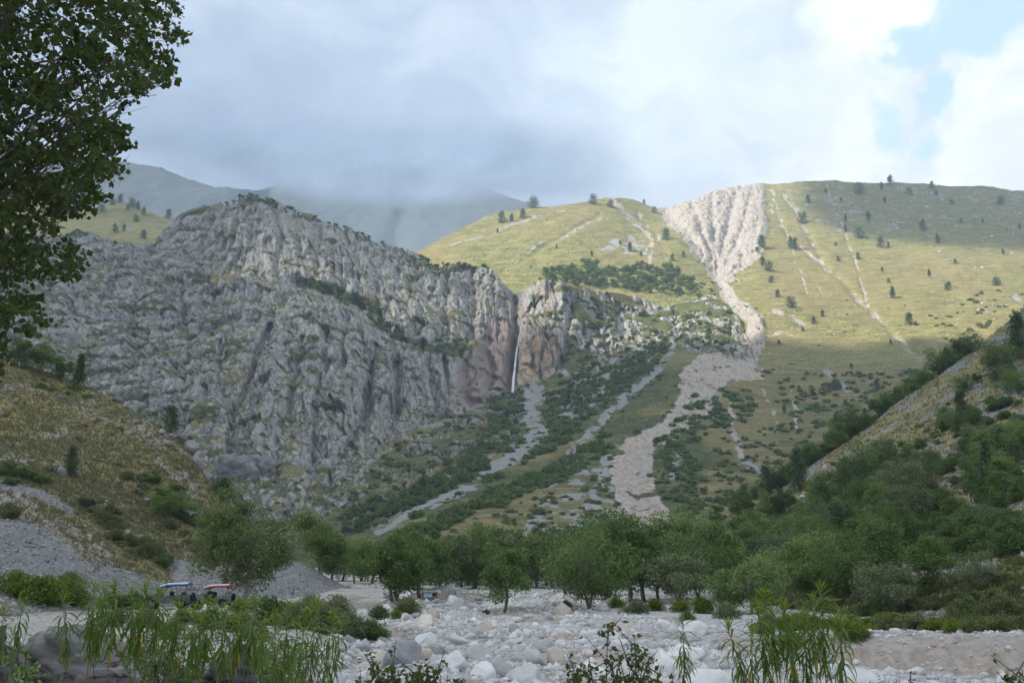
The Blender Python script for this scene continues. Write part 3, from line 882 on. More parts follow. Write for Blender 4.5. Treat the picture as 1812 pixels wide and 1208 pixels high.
def stone_mat(name, a, b, c, warm, islands=False, scale=2.2, spots=0.0):
    m = bpy.data.materials.new(name)
    m.use_nodes = True
    t = NT(m.node_tree)
    co = t.n('ShaderNodeTexCoord').outputs['Object']
    rnd = t.n('ShaderNodeNewGeometry').outputs['Random Per Island'] if islands else t.n('ShaderNodeObjectInfo').outputs['Random']
    off = t.n('ShaderNodeVectorMath', dict(operation='ADD'))
    t.set(off.inputs[0], co)
    t.set(off.inputs[1], rnd)
    v = off.outputs[0]
    n1, n2 = t.noise(v, scale, 6.0, 0.65), t.noise(v, scale * 6, 4.0, 0.6)
    f = t.math('ADD', t.math('MULTIPLY', rnd, 0.5), t.math('MULTIPLY', n1, 0.5))
    col = t.ramp(f, [(0.2, a), (0.5, b), (0.8, c)])
    col = t.mix(t.math('MULTIPLY', t.step(rnd, 0.80, 0.95), 0.8), col, t.mix(n1, warm, c))
    col = t.mix(t.math('MULTIPLY', t.step(n2, 0.48, 0.75), 0.35), col, tuple(x * 0.45 for x in a))
    if spots:
        col = t.mix(t.math('MULTIPLY', t.step(t.noise(v, scale * 1.3, 5.0, 0.7, 0.6), 0.56, 0.66), spots), col, (0.045, 0.03, 0.022))
    bmp = t.n('ShaderNodeBump', None, Strength=0.55, Distance=0.08, Height=t.math('ADD', n1, t.math('MULTIPLY', n2, 0.4)))
    p = t.n('ShaderNodeBsdfPrincipled', None, Base_Color=col, Roughness=0.92, Normal=bmp.outputs[0])
    p.inputs['Specular IOR Level'].default_value = 0.2
    t.n('ShaderNodeOutputMaterial', None, Surface=p.outputs[0])
    return m


class MB:
    """collects shapes for one mesh"""
    def __init__(self):
        self.V, self.F, self.n = [], [], 0

    def add(self, V, F):
        V = np.asarray(V, float).reshape(-1, 3)
        self.V.append(V)
        self.F += [tuple(int(i) + self.n for i in f) for f in F]
        self.n += len(V)
        return self

    def tube(self, pts, rad, seg=6, cap=True):
        pts = np.asarray(pts, float)
        n = len(pts)
        rad = np.broadcast_to(np.asarray(rad, float), (n,))
        tan = np.gradient(pts, axis=0)
        tan /= np.linalg.norm(tan, axis=1, keepdims=True) + 1e-9
        ref = np.array([0.31, 0.95, 0.05])
        a = np.cross(tan, ref)
        bad = np.linalg.norm(a, axis=1) < 0.05
        a[bad] = np.cross(tan[bad], [1.0, 0, 0])
        a /= np.linalg.norm(a, axis=1, keepdims=True)
        b = np.cross(tan, a)
        th = np.linspace(0, 2 * math.pi, seg, endpoint=False)
        V = pts[:, None] + rad[:, None, None] * (np.cos(th)[None, :, None] * a[:, None] + np.sin(th)[None, :, None] * b[:, None])
        F = []
        for i in range(n - 1):
            for k in range(seg):
                k2 = (k + 1) % seg
                F.append((i * seg + k, i * seg + k2, (i + 1) * seg + k2, (i + 1) * seg + k))
        if cap:
            F.append(tuple(range(seg - 1, -1, -1)))
            F.append(tuple((n - 1) * seg + k for k in range(seg)))
        return self.add(V.reshape(-1, 3), F)

    def box(self, c, s, rot=0.0, bevel=0.0):
        c, s = np.asarray(c, float), np.asarray(s, float) / 2
        b = min(bevel, min(s) * 0.9)
        if b <= 0:
            V = np.array([(x, y, z) for z in (-1, 1) for y in (-1, 1) for x in (-1, 1)], float) * s
            F = [(0, 2, 3, 1), (4, 5, 7, 6), (0, 1, 5, 4), (2, 6, 7, 3), (0, 4, 6, 2), (1, 3, 7, 5)]
        else:
            prof = [(-s[0] + b, -s[1]), (s[0] - b, -s[1]), (s[0], -s[1] + b), (s[0], s[1] - b), (s[0] - b, s[1]), (-s[0] + b, s[1]), (-s[0], s[1] - b), (-s[0], -s[1] + b)]
            ins = [(x * (1 - b / s[0]), y * (1 - b / s[1])) for x, y in prof]
            V = [(x, y, -s[2]) for x, y in ins] + [(x, y, -s[2] + b) for x, y in prof] + [(x, y, s[2] - b) for x, y in prof] + [(x, y, s[2]) for x, y in ins]
            F = [tuple(range(7, -1, -1)), tuple(range(24, 32))]
            for r in range(3):
                for k in range(8):
                    F.append((r * 8 + k, r * 8 + (k + 1) % 8, (r + 1) * 8 + (k + 1) % 8, (r + 1) * 8 + k))
            V = np.array(V)
        if rot:
            cs, sn = math.cos(rot), math.sin(rot)
            V = V @ np.array([[cs, sn, 0], [-sn, cs, 0], [0, 0, 1]])
        return self.add(V + c, F)

    def prism(self, prof, y0, y1):
        """side profile in x,z pulled from y0 to y1"""
        n = len(prof)
        V = [(x, y0, z) for x, z in prof] + [(x, y1, z) for x, z in prof]
        F = [tuple(range(n)), tuple(range(2 * n - 1, n - 1, -1))] + [(k, k + n, (k + 1) % n + n, (k + 1) % n) for k in range(n)]
        return self.add(V, F)

    def lathe(self, prof, axis='y', seg=20, c=(0, 0, 0)):
        th = np.linspace(0, 2 * math.pi, seg, endpoint=False)
        V = []
        for r, h in prof:
            for a in th:
                V.append((r * math.cos(a), h, r * math.sin(a)) if axis == 'y' else (r * math.cos(a), r * math.sin(a), h))
        F = []
        for i in range(len(prof) - 1):
            for k in range(seg):
                F.append((i * seg + k, i * seg + (k + 1) % seg, (i + 1) * seg + (k + 1) % seg, (i + 1) * seg + k))
        return self.add(np.array(V) + np.asarray(c, float), F)

    def mesh(self, name, mat, shade=False):
        me = bpy.data.meshes.new(name)
        me.from_pydata(np.concatenate(self.V).tolist(), [], self.F)
        me.materials.append(mat)
        if shade:
            me.polygons.foreach_set('use_smooth', np.ones(len(me.polygons), bool))
        me.update()
        return me

    def obj(self, name, mat, parent=None, shade=False, **kw):
        return link(name, self.mesh(name, mat, shade), parent, **kw)


def leaf_arrays(C, size, g, up=0.5, aspect=0.55, axis=None, spread=1.0):
    """one folded diamond leaf at every point of C"""
    n = len(C)
    size = np.broadcast_to(np.asarray(size, float), (n,)) * g.uniform(0.7, 1.3, n)
    nrm = g.normal(size=(n, 3)) + np.array([0, 0, up * 2])
    nrm /= np.linalg.norm(nrm, axis=1, keepdims=True)
    ax = g.normal(size=(n, 3)) * spread + (0 if axis is None else np.asarray(axis))
    ax -= nrm * (ax * nrm).sum(1, keepdims=True)
    ax /= np.linalg.norm(ax, axis=1, keepdims=True) + 1e-9
    sd = np.cross(nrm, ax)
    s = size[:, None]
    base = C - ax * s * 0.5
    tip = C + ax * s * 0.5
    lift = nrm * s * 0.10
    l = C - ax * s * 0.08 + sd * s * aspect * 0.5 + lift
    r = C - ax * s * 0.08 - sd * s * aspect * 0.5 + lift
    V = np.stack([base, l, tip, r], 1).reshape(-1, 3)
    F = np.arange(n * 4).reshape(n, 4)
    return V, F


def new_empty(name, loc, rz=0.0, scale=1.0):
    o = bpy.data.objects.new(name, None)
    o.empty_display_size = 0.2
    COL.objects.link(o)
    o.location = loc
    o.rotation_euler = (0, 0, rz)
    o.scale = (scale,) * 3
    return o


def tree_meshes(name, seed, h, rx, cbase, leaf_mat, bark, nclump=26, per=130, leaf=0.26, rz=None, stems=1, lean=0.0, ry=None, up=0.5,
                aspect=0.6, droop=0.0, top_bias=0.0, clump_r=0.34, limbs=14):
    """trunk and crown of one broad-leaved tree, base at the origin"""
    g = np.random.default_rng(seed)
    ry = ry or rx
    rz = rz or (h - cbase) / 2
    cz = h - rz
    wood = MB()
    cl = []
    while len(cl) < nclump:
        d = g.normal(size=3)
        d /= np.linalg.norm(d)
        r = g.uniform(0.30, 0.95) ** 0.7
        c = d * r * np.array([rx, ry, rz]) * g.uniform(0.75, 1.05)
        if c[2] < -rz * 0.8 and g.random() < 0.7:
            continue
        cl.append(c + np.array([lean * h * 0.5, 0, cz]))
    cl = np.array(cl)
    for s in range(stems):
        off = g.normal(size=2) * 0.35 * (stems > 1)
        topx = lean * h * 0.5 + off[0] * 2
        k = np.linspace(0, 1, 7)[:, None]
        bend = np.stack([topx * k[:, 0] ** 1.2 + 0.03 * h * np.sin(k[:, 0] * 5 + s), off[1] * 2 * k[:, 0] + 0.025 * h * np.sin(k[:, 0] * 4 + seed), (cz + 0.25 * rz) * k[:, 0]], -1)
        r0 = 0.026 * h / (stems ** 0.35)
        wood.tube(bend, r0 * (1 - 0.78 * k[:, 0]), 7)
        if s == 0:
            trunk = bend
    for c in cl[:limbs]:
        j = g.uniform(0.42, 0.95)
        kk = j * 6
        i0 = min(int(kk), 5)
        p0 = trunk[i0] + (trunk[i0 + 1] - trunk[i0]) * (kk - i0)
        mid = p0 * 0.5 + c * 0.5 + np.array([0, 0, 0.04 * h]) + g.normal(size=3) * 0.02 * h
        wood.tube([p0, mid, c], [0.010 * h * (1.2 - j), 0.006 * h, 0.002 * h], 5, cap=False)
    pts = []
    for c in cl:
        m = int(per * g.uniform(0.6, 1.4))
        rr = clump_r * rx * g.uniform(0.55, 1.35)
        d = g.normal(size=(m, 3))
        d /= np.linalg.norm(d, axis=1, keepdims=True)
        q = d * (g.uniform(0.25, 1.05, (m, 1)) ** 0.6) * rr * np.array([1.0, 1.0, 0.72])
        q[:, 2] -= droop * g.random(m) * rr * 2
        pts.append(c + q)
    pts = np.concatenate(pts)
    V, F = leaf_arrays(pts, leaf, g, up, aspect)
    return wood.mesh(name + '_trunk', bark, True), mesh_np(name + '_crown', V, F, leaf_mat, False)


def juniper_meshes(name, seed, h, w_, leaf_mat, bark, n=1500, leaf=0.22, cone=0.55):
    g = np.random.default_rng(seed)
    wood = MB().tube([(0, 0, -0.3), (0.02 * h, 0, 0.3 * h), (0, 0, 0.9 * h)], [0.035 * h, 0.025 * h, 0.006 * h], 6)
    pts = []
    nb = 60
    for k in range(nb):
        z = g.uniform(0.06, 0.97) ** 0.9
        a = g.uniform(0, 2 * math.pi)
        prof = (1 - z) ** cone * min(1.0, 0.45 + z * 3.0)
        r = w_ * prof * g.uniform(0.55, 1.05)
        c = np.array([math.cos(a) * r * 0.75, math.sin(a) * r * 0.75, z * h])
        m = n // nb
        q = g.normal(size=(m, 3)) * np.array([0.24, 0.24, 0.30]) * w_ * (0.55 + 0.6 * prof)
        pts.append(c + q)
        wood.tube([(0, 0, max(0.05, z - 0.12) * h), c], [0.008 * h, 0.002 * h], 4, cap=False)
    pts = np.concatenate(pts)
    pts[:, 2] = np.clip(pts[:, 2], 0.02 * h, None)
    V, F = leaf_arrays(pts, leaf, g, 0.1, 0.5, axis=(0, 0, 1.3))
    return wood.mesh(name + '_trunk', bark, True), mesh_np(name + '_crown', V, F, leaf_mat, False)


def bush_mesh(name, seed, leaf_mat, n=420, leaf=0.16, flat=0.75, clumps=9, axis=None, aspect=0.55, up=0.4):
    """a shrub about 2 m across and 1 m x flat x 2 high, base at the origin"""
    g = np.random.default_rng(seed)
    pts = []
    for k in range(clumps):
        a, r = g.uniform(0, 2 * math.pi), g.uniform(0.0, 0.68)
        c = np.array([r * math.cos(a), r * math.sin(a), g.uniform(0.35, 1.15) * flat * (1 - 0.45 * r)])
        m = n // clumps
        d = g.normal(size=(m, 3))
        d /= np.linalg.norm(d, axis=1, keepdims=True)
        pts.append(c + d * (g.random((m, 1)) ** 0.45) * g.uniform(0.28, 0.5) * np.array([1, 1, 0.85]))
    pts = np.concatenate(pts)
    pts[:, 2] = np.abs(pts[:, 2])
    return leaf_arrays(pts, leaf, g, up, aspect, axis=axis)


def place_tree(kind, loc, label, cat, group, scale=1.0, rz=None, name=None):
    """a tree of its own from shared trunk and crown meshes"""
    o = new_empty(name or kind['name'], loc, random.uniform(0, 6.28) if rz is None else rz, scale)
    link('trunk', kind['trunk'], o)
    link('crown', kind['crown'], o)
    tag(o, label, cat, group)
    return o


def ico(sub):
    import bmesh
    bm = bmesh.new()
    bmesh.ops.create_icosphere(bm, subdivisions=sub, radius=1.0)
    bm.verts.ensure_lookup_table()
    V = np.array([v.co[:] for v in bm.verts])
    F = np.array([[v.index for v in f.verts] for f in bm.faces])
    bm.free()
    return V, F


ICO = {k: ico(k) for k in (1, 2, 3, 4, 5)}


def stone(seed, sub, planes=14, rough=0.05, flat=(1, 1, 1), sharp=26.0):
    """a boulder: a ball cut by random planes with worn edges"""
    g = np.random.default_rng(seed)
    V, F = ICO[sub]
    nr = g.normal(size=(planes, 3))
    nr /= np.linalg.norm(nr, axis=1, keepdims=True)
    dd = g.uniform(0.48, 0.92, planes)
    c = np.clip((V @ nr.T), 0.02, None) / dd
    r = 1.0 / (np.concatenate([c, np.full((len(V), 1), 0.85)], 1) ** sharp).sum(1) ** (1 / sharp)
    P = V * r[:, None]
    if rough:
        P = P * (1 + rough * fbm(P * 1.6 + seed, 4, 0.6) + 0.4 * rough * ridged(P * 3.0 + seed, 2))[:, None]
    return P * np.asarray(flat), F


# shared materials
BARK = plain_mat('bark', (0.13, 0.115, 0.10), 0.9, var=0.4, scale=9.0, bump=0.6)
BARK_PALE = plain_mat('pale_bark', (0.30, 0.275, 0.24), 0.9, var=0.3, scale=9.0, bump=0.6)
L_DARK = foliage_mat('dark_leaves', [(0.0436, 0.087, 0.026), (0.0784, 0.1435, 0.0391), (0.1349, 0.2065, 0.0565)])
L_MID = foliage_mat('mid_leaves', [(0.077, 0.1412, 0.041), (0.1333, 0.2206, 0.0616), (0.2257, 0.3078, 0.0924)])
L_GREY = foliage_mat('grey_green_leaves', [(0.0935, 0.1271, 0.0673), (0.1458, 0.1832, 0.0972), (0.2336, 0.2616, 0.1458)])
L_PALE = foliage_mat('willow_leaves', [(0.14, 0.21, 0.075), (0.20, 0.29, 0.105), (0.29, 0.37, 0.15)])
L_JUN = foliage_mat('juniper_scales', [(0.0288, 0.0612, 0.0252), (0.0504, 0.0936, 0.036), (0.081, 0.1296, 0.0504)], 0.12)
L_BRIGHT = foliage_mat('bright_shrub_leaves', [(0.075, 0.125, 0.012), (0.13, 0.19, 0.018), (0.20, 0.245, 0.03)])
L_OLIVE = foliage_mat('olive_shrub_leaves', [(0.0738, 0.0947, 0.0379), (0.1264, 0.1475, 0.0589), (0.2002, 0.2064, 0.0947)])
L_YELL = foliage_mat('yellow_shrub_leaves', [(0.12, 0.12, 0.02), (0.19, 0.165, 0.025), (0.26, 0.20, 0.04)])
L_POP = foliage_mat('poplar_leaves', [(0.023, 0.0437, 0.0115), (0.0391, 0.0713, 0.0161), (0.069, 0.1127, 0.023)], 0.35, 0.45)
STONE = stone_mat('limestone_boulder', (0.34, 0.34, 0.345), (0.48, 0.48, 0.475), (0.62, 0.615, 0.60), (0.47, 0.36, 0.27))
STONES = stone_mat('limestone_cobbles', (0.30, 0.30, 0.305), (0.48, 0.48, 0.475), (0.66, 0.655, 0.645), (0.46, 0.37, 0.30), True)
STONE_GREY = stone_mat('scree_stones', (0.13, 0.13, 0.135), (0.235, 0.235, 0.24), (0.37, 0.37, 0.365), (0.27, 0.225, 0.19), True)
STONE_DARK = stone_mat('weathered_dark_rock', (0.05, 0.052, 0.056), (0.14, 0.145, 0.15), (0.30, 0.305, 0.31), (0.12, 0.09, 0.075), False, 2.6, 0.9)

# ================================================================== stones
STONE_OCHRE = stone_mat('ochre_boulder', (0.37, 0.32, 0.27), (0.47, 0.41, 0.35), (0.58, 0.53, 0.47), (0.50, 0.39, 0.28))
STONE_PINK = stone_mat('pinkish_boulder', (0.42, 0.36, 0.34), (0.54, 0.48, 0.455), (0.64, 0.60, 0.58), (0.5, 0.4, 0.35))
STONE_WHITE = stone_mat('white_boulder', (0.50, 0.50, 0.50), (0.62, 0.62, 0.615), (0.72, 0.715, 0.70), (0.6, 0.57, 0.52))
STONE_MID = stone_mat('grey_boulder', (0.24, 0.245, 0.25), (0.36, 0.365, 0.37), (0.48, 0.48, 0.48), (0.40, 0.35, 0.30))
STONE_SLATE = stone_mat('weathered_grey_boulder', (0.13, 0.132, 0.135), (0.20, 0.202, 0.205), (0.30, 0.30, 0.298), (0.22, 0.19, 0.165))
SMAT = dict(slate=STONE_SLATE, grey=STONE_MID, pale=STONE, white=STONE_WHITE, ochre=STONE_OCHRE, pink=STONE_PINK, dark=STONE_DARK)
STONE_MESH = {}


def stone_mesh(tint, v):
    key = (tint, v)
    if key not in STONE_MESH:
        P, F = stone(100 + v, 5 if tint == 'dark' or v > 90 else 4, 13 + v % 5, 0.10)
        if tint == 'dark' or v > 90:
            n_ = P / np.linalg.norm(P, axis=1, keepdims=True)
            lay = P @ np.array([[0.96, 0.0, -0.28], [0.0, 1.0, 0.0], [0.28, 0.0, 0.96]])
            P = P + n_ * (0.30 * ridged(lay * np.array([1.3, 1.3, 4.2]) + v, 4, 0.65) + 0.22 * fbm(P * 2.6 + v, 4, 0.65) - 0.16)[:, None]
        elif False:
            P, F = stone(100 + v, 4 if tint != 'dark' else 5, 13 + v % 5, 0.10 if tint != 'dark' else 0.16)
        STONE_MESH[key] = mesh_np('boulder', P, F, SMAT[tint], True)
    return STONE_MESH[key]


NSTONE = [0]


def put_stone(loc, wx, wz, tint, label, group=None, wy=None, sink=0.35, v=None, name='boulder', tilt=0.2):
    """a boulder wx wide and wz high that stands out of the ground at loc"""
    NSTONE[0] += 1
    v = NSTONE[0] % 9 if v is None else v
    hz = wz / (1 - sink) / 2
    o = link(name, stone_mesh(tint, v), None, (loc[0], loc[1], loc[2] + hz * (1 - 2 * sink)),
             (random.uniform(-tilt, tilt), random.uniform(-tilt, tilt), random.uniform(0, 6.28)), (wx * 0.62, (wy or wx * random.uniform(0.7, 1.0)) * 0.62, hz * 1.15))
    return tag(o, label, 'boulder', group)


BED_ROCKS = [  # px, foot py, width px, height px, tint, label
    (856, 1112, 29, 19, 'ochre', 'orange tan boulder standing alone in the middle of the riverbed'),
    (765, 1093, 27, 15, 'ochre', 'tan grey boulder below the brown gravel mound by the trees'),
    (803, 1093, 20, 18, 'pale', 'pale upright boulder right of the tan one below the mound'),
    (853, 1164, 47, 28, 'grey', 'large grey boulder with a brown underside in mid riverbed'),
    (747, 1169, 25, 25, 'ochre', 'round cream boulder left of the big grey one'),
    (773, 1153, 40, 17, 'grey', 'flat grey brown boulder behind the round cream one'),
    (717, 1176, 54, 32, 'grey', 'bluish grey boulder sloping to the right above the dark shrub'),
    (676, 1171, 34, 20, 'ochre', 'brownish boulder left of the sloping bluish one'),
    (803, 1182, 48, 25, 'white', 'whitish boulder with a dark hollow under its right end'),
    (852, 1195, 48, 28, 'white', 'bright white boulder at the bottom of the riverbed'),
    (888, 1195, 36, 25, 'grey', 'grey boulder touching the bright white one'),
    (938, 1212, 64, 42, 'pale', 'largest pale boulder at the bottom edge of the picture'),
    (937, 1174, 58, 27, 'grey', 'wide dark bluish boulder above the largest pale one'),
    (906, 1139, 27, 10, 'pink', 'flat pinkish boulder in the upper middle of the riverbed'),
    (981, 1177, 30, 31, 'ochre', 'upright boulder with an ochre foot left of the leafy shrub'),
    (968, 1154, 26, 16, 'pale', 'pale boulder just behind the upright ochre footed one'),
    (1046, 1159, 21, 11, 'pink', 'small pinkish boulder behind the leafy shrub'),
    (1110, 1191, 36, 18, 'pink', 'pinkish white boulder seen through the leafy shrub'),
    (1158, 1167, 36, 19, 'white', 'white boulder right of the leafy shrub'),
    (1238, 1159, 21, 13, 'pale', 'pale boulder at the foot of the cut gravel bank'),
    (1252, 1177, 19, 17, 'grey', 'upright grey stone in front of the cut gravel bank'),
    (968, 1137, 23, 10, 'ochre', 'reddish boulder lying in the upper right of the riverbed'),
    (1294, 1207, 44, 24, 'pale', 'pale boulder beneath the tall green plants on the right'),
    (1099, 1143, 29, 13, 'pink', 'long pinkish boulder against the low gravel step'),
    (1069, 1138, 21, 9, 'pale', 'small pale boulder left of the long pinkish one'),
    (364, 1077, 15, 9, 'white', 'white boulder on the terrace between the two jeeps'),
    (401, 1077, 10, 6, 'white', 'small white stone at the rear wheel of the red topped jeep'),
    (620, 1096, 22, 10, 'ochre', 'tan slab at the foot of the gravel pile left of the riverbed'),
    (716, 1095, 18, 9, 'ochre', 'orange edged slab lying under the dark shrub on the left shore'),
    (735, 1094, 16, 8, 'grey', 'grey slab beside the orange edged one'),
]
taken = []
for px, py, w_, h_, tint, lab in BED_ROCKS:
    p = ground_at(px, py)
    s = p[1] / FPX
    put_stone(p, 0.92 * w_ * s, h_ * s, tint, lab, wy=w_ * s * 0.8, sink=0.4)
    taken.append((p[0], p[1], w_ * s * 0.5))

# dark weathered rocks on the near left bank
for x, y, wx, wy, wz, lab, v in [(-6.85, 17.6, 2.9, 1.9, 1.20, 'big dark weathered rock with rusty hollows on the near left bank', 1), (-8.55, 16.2, 1.7, 1.5, 1.65, 'dark weathered rock at the left edge of the picture', 4),
                                 (-4.75, 18.6, 1.05, 1.3, 0.75, 'dark blue grey rock behind the tall plants', 2), (-5.35, 17.3, 0.62, 0.6, 0.34, 'rounded grey stone under the tall plants', 3), (-6.1, 17.2, 0.55, 0.5, 0.30, 'rounded grey stone right of the big dark rock', 5),
                                 (-5.9, 19.6, 0.75, 0.8, 0.50, 'pale blue grey stone behind the rounded ones', 6), (-5.0, 16.2, 0.35, 0.3, 0.2, 'small grey stone at the bottom among the plant stems', 7), (-5.7, 16.0, 0.3, 0.3, 0.18, 'small dark stone beside the rounded grey one', 8),
                                 (-7.9, 15.2, 0.45, 0.4, 0.2, 'pale stone between the two dark weathered rocks', 2)]:
    z = float(ground_z(np.array([x]), np.array([y]))[0][0])
    o = put_stone((x, y, z), wx, wz, 'dark' if v in (1, 4, 2) else 'grey', lab, None, wy, 0.25, v, tilt=0.1)
    if wx > 1.5:
        o.rotation_euler = (0.05, 0.08, 0.3 if v == 1 else 1.2)

# boulders on the left spur
for px, py, w_, h_, tint, lab in [(334, 797, 40, 25, 'grey', 'big brown grey boulder on the crest of the left spur'), (321, 778, 20, 14, 'pale', 'pale boulder leaning above the big one on the spur crest'), (303, 775, 15, 9, 'pale', 'pale boulder second above the big one'),
                                  (287, 768, 14, 8, 'pale', 'small pale boulder under the round juniper'), (295, 788, 18, 12, 'white', 'light boulder left of the big crest boulder'), (346, 822, 20, 18, 'grey', 'bluish boulder below the big crest boulder'),
                                  (335, 820, 11, 10, 'pale', 'narrow pale stone left of the bluish boulder'), (262, 774, 13, 7, 'pale', 'flat pale stone in the spur grass'), (264, 789, 9, 6, 'white', 'topmost of three stones in the spur grass'),
                                  (270, 798, 9, 5, 'white', 'middle one of three stones in the spur grass'), (279, 806, 9, 6, 'white', 'lowest of three stones in the spur grass'), (110, 840, 23, 19, 'pale', 'pale boulder at the foot of the dark bush on the spur'),
                                  (108, 709, 9, 10, 'white', 'upright stone below the dark juniper on the spur'), (24, 714, 12, 8, 'pale', 'flat stone high on the left edge of the spur'), (241, 750, 15, 9, 'pale', 'pale stone low under the spur skyline'),
                                  (232, 734, 13, 9, 'pale', 'pale stone nearer the junipers on the spur skyline'), (213, 706, 24, 9, 'grey', 'grey slab lying along the spur skyline'), (375, 842, 19, 16, 'grey', 'dark boulder beside the giant pale rock'),
                                  (258, 888, 15, 8, 'pale', 'stone at the foot of the small green tree on the spur'), (240, 868, 12, 6, 'pale', 'stone above the small green tree on the spur')]:
    p = s6.at(px, py - 2)
    s = p[1] / FPX
    put_stone(p, 0.85 * w_ * s, 0.8 * h_ * s, 'slate', lab, wy=w_ * s * 0.7, sink=0.4)
for px, py, w_, h_, lab in [(412, 842, 68, 40, 'giant pale rock at the foot of the crag beside the spur'), (468, 838, 46, 36, 'second giant pale rock right of the first'), ]:
    p = s1.at(px, py)
    s = p[1] / FPX
    put_stone(p, w_ * s, h_ * s, 'slate', lab, wy=w_ * s * 0.9, sink=0.45, v=91 + (px > 440), tilt=0.1)
# stones on the right slope
for k, (px, py, w_, h_) in enumerate([(1460, 830, 12, 9), (1283, 912, 10, 8), (1232, 897, 9, 6), (1352, 820, 11, 6), (1700, 1012, 14, 7), (1610, 1020, 16, 9), (1800, 972, 12, 6), (1640, 812, 9, 5), (1545, 870, 9, 6), (1770, 925, 8, 5), (1805, 928, 9, 6), (1592, 1000, 12, 12), (1802, 1078, 10, 9), (1420, 882, 12, 8)]):
    p = s7.at(px, py)
    s = p[1] / FPX
    put_stone(p, 0.9 * w_ * s, h_ * s, 'grey', 'light stone lying among the trees of the right slope', 'white stones on the right slope', sink=0.3)

# the next 150 boulders of the riverbed, size by size
g = np.random.default_rng(21)
count = 0
ZONES = [('near the camera', 24, 44), ('in the middle reach', 44, 75), ('in the upper reach', 75, 118), ('by the far trees', 118, 150)]
while count < 150:
    y = 30 + 112 * g.random() ** 1.5
    xl = np.interp(y, [17, 23, 35, 60, 100, 140], [-3, -5, -7.2, -10.5, -13, -17])
    xr = np.interp(y, [30, 38, 46, 55, 68, 85, 105, 140], [14, 13, 11.5, 10, 8.3, 8, 12, 16])
    x = g.uniform(xl, xr)
    d = float(min(0.42 * (1 - g.random()) ** -0.42, 1.5) * (0.8 + y / 190))
    if any((x - a) ** 2 + (y - b) ** 2 < (0.7 * r + 0.4 * d) ** 2 for a, b, r in taken):
        continue
    z = float(ground_z(np.array([x]), np.array([y]))[0][0])
    tint = ['pale', 'pale', 'white', 'grey', 'pale', 'white', 'pink', 'pale', 'ochre', 'white'][int(g.random() * 10)]
    d *= 0.85
    size = 'large' if d > 1.0 else ('middling' if d > 0.7 else 'small')
    zone = [n for n, a, b in ZONES if a <= y < b][0]
    side = ['left side', 'middle', 'right side'][int(min(2.99, max(0, (x - xl) / (xr - xl) * 3)))]
    put_stone((x, y, z), d, d * g.uniform(0.45, 0.75), tint, f'{size} {dict(pale="pale grey", white="white", grey="mid grey", pink="pinkish", ochre="tan")[tint]} boulder {zone}, {side} of the riverbed', 'riverbed boulders', sink=0.42)
    taken.append((x, y, d * 0.5))
    count += 1


def stones_stuff(name, P, size, mat, sub, seed, flat=(0.5, 0.85)):
    g = np.random.default_rng(seed)
    Vs, Fs, n = [], [], 0
    prot = [stone(300 + k, sub, 9, 0.0) for k in range(6)]
    kinds = g.integers(0, 6, len(P))
    for k in range(6):
        q, s = P[kinds == k], size[kinds == k]
        if not len(q):
            continue
        V, F = prot[k]
        a = g.uniform(0, 6.28, len(q))
        sc = np.stack([g.uniform(0.8, 1.2, len(q)), g.uniform(0.65, 1.1, len(q)), g.uniform(*flat, len(q))], -1) * s[:, None] * 0.5
        W = V[None] * sc[:, None]
        c, sn = np.cos(a)[:, None], np.sin(a)[:, None]
        W = np.stack([W[..., 0] * c - W[..., 1] * sn, W[..., 0] * sn + W[..., 1] * c, W[..., 2]], -1) + q[:, None]
        Vs.append(W.reshape(-1, 3))
        Fs.append((F[None] + (np.arange(len(q)) * len(V))[:, None, None]).reshape(-1, 3) + n)
        n += len(q) * len(V)
    return mesh_np(name, np.concatenate(Vs), np.concatenate(Fs), mat, sub > 1)


def bed_points(n, y0, y1, g, over=1.0):
    y = y0 + (y1 - y0) * g.random(n)
    x = g.uniform(-0.40, 0.53, n) * y
    z, a, b = ground_z(x, y)
    keep = (a < 0.6) & (b < over)
    e = 0.5
    zx, zy = ground_z(x + e, y)[0], ground_z(x, y + e)[0]
    slope = np.hypot(zx - z, zy - z) / e
    pat = fbm(np.stack([x, y, 0 * x], -1) / 7.0 + 2.0, 3)
    keep &= g.random(n) < np.where(b > 0.25, 0.25, 1.0) * np.clip(1.25 - 1.4 * slope - 1.3 * np.clip(pat - 0.08, 0, 1), 0.12, 1)
    return np.stack([x, y, z], -1)[keep]


gs = np.random.default_rng(31)
p_a = bed_points(15000, 27, 50, gs)
p_b = bed_points(34000, 50, 150, gs)
m_a = stones_stuff('riverbed_cobbles', p_a, np.clip(0.15 * (1 - gs.random(len(p_a))) ** -0.40, 0.1, 0.75), STONES, 1, 1)
tag(link('riverbed_cobbles', m_a), 'pale cobbles covering the near riverbed', 'cobbles', kind='stuff')
m_b = stones_stuff('riverbed_rubble', p_b, np.clip(0.24 * (1 - gs.random(len(p_b))) ** -0.40, 0.2, 1.1), STONES, 1, 2)
tag(link('riverbed_rubble', m_b), 'pale rubble covering the far riverbed', 'rubble', kind='stuff')
# pebbles in the cut bank and the near left bank
y = gs.uniform(14, 60, 9000)
x = gs.uniform(-0.55, 0.55, 9000) * y
z, a, b = ground_z(x, y)
k = (((b > 0.05) & (gs.random(9000) < 0.75)) | ((a > 0.3) & (y > 14))) & (y < 58)
p_c = np.stack([x, y, z], -1)[k]
tag(link('bank_pebbles', stones_stuff('bank_pebbles', p_c, np.clip(0.06 * (1 - gs.random(len(p_c))) ** -0.42, 0.05, 0.34), STONES, 1, 3)), 'small pebbles in the cut gravel bank', 'pebbles', kind='stuff')
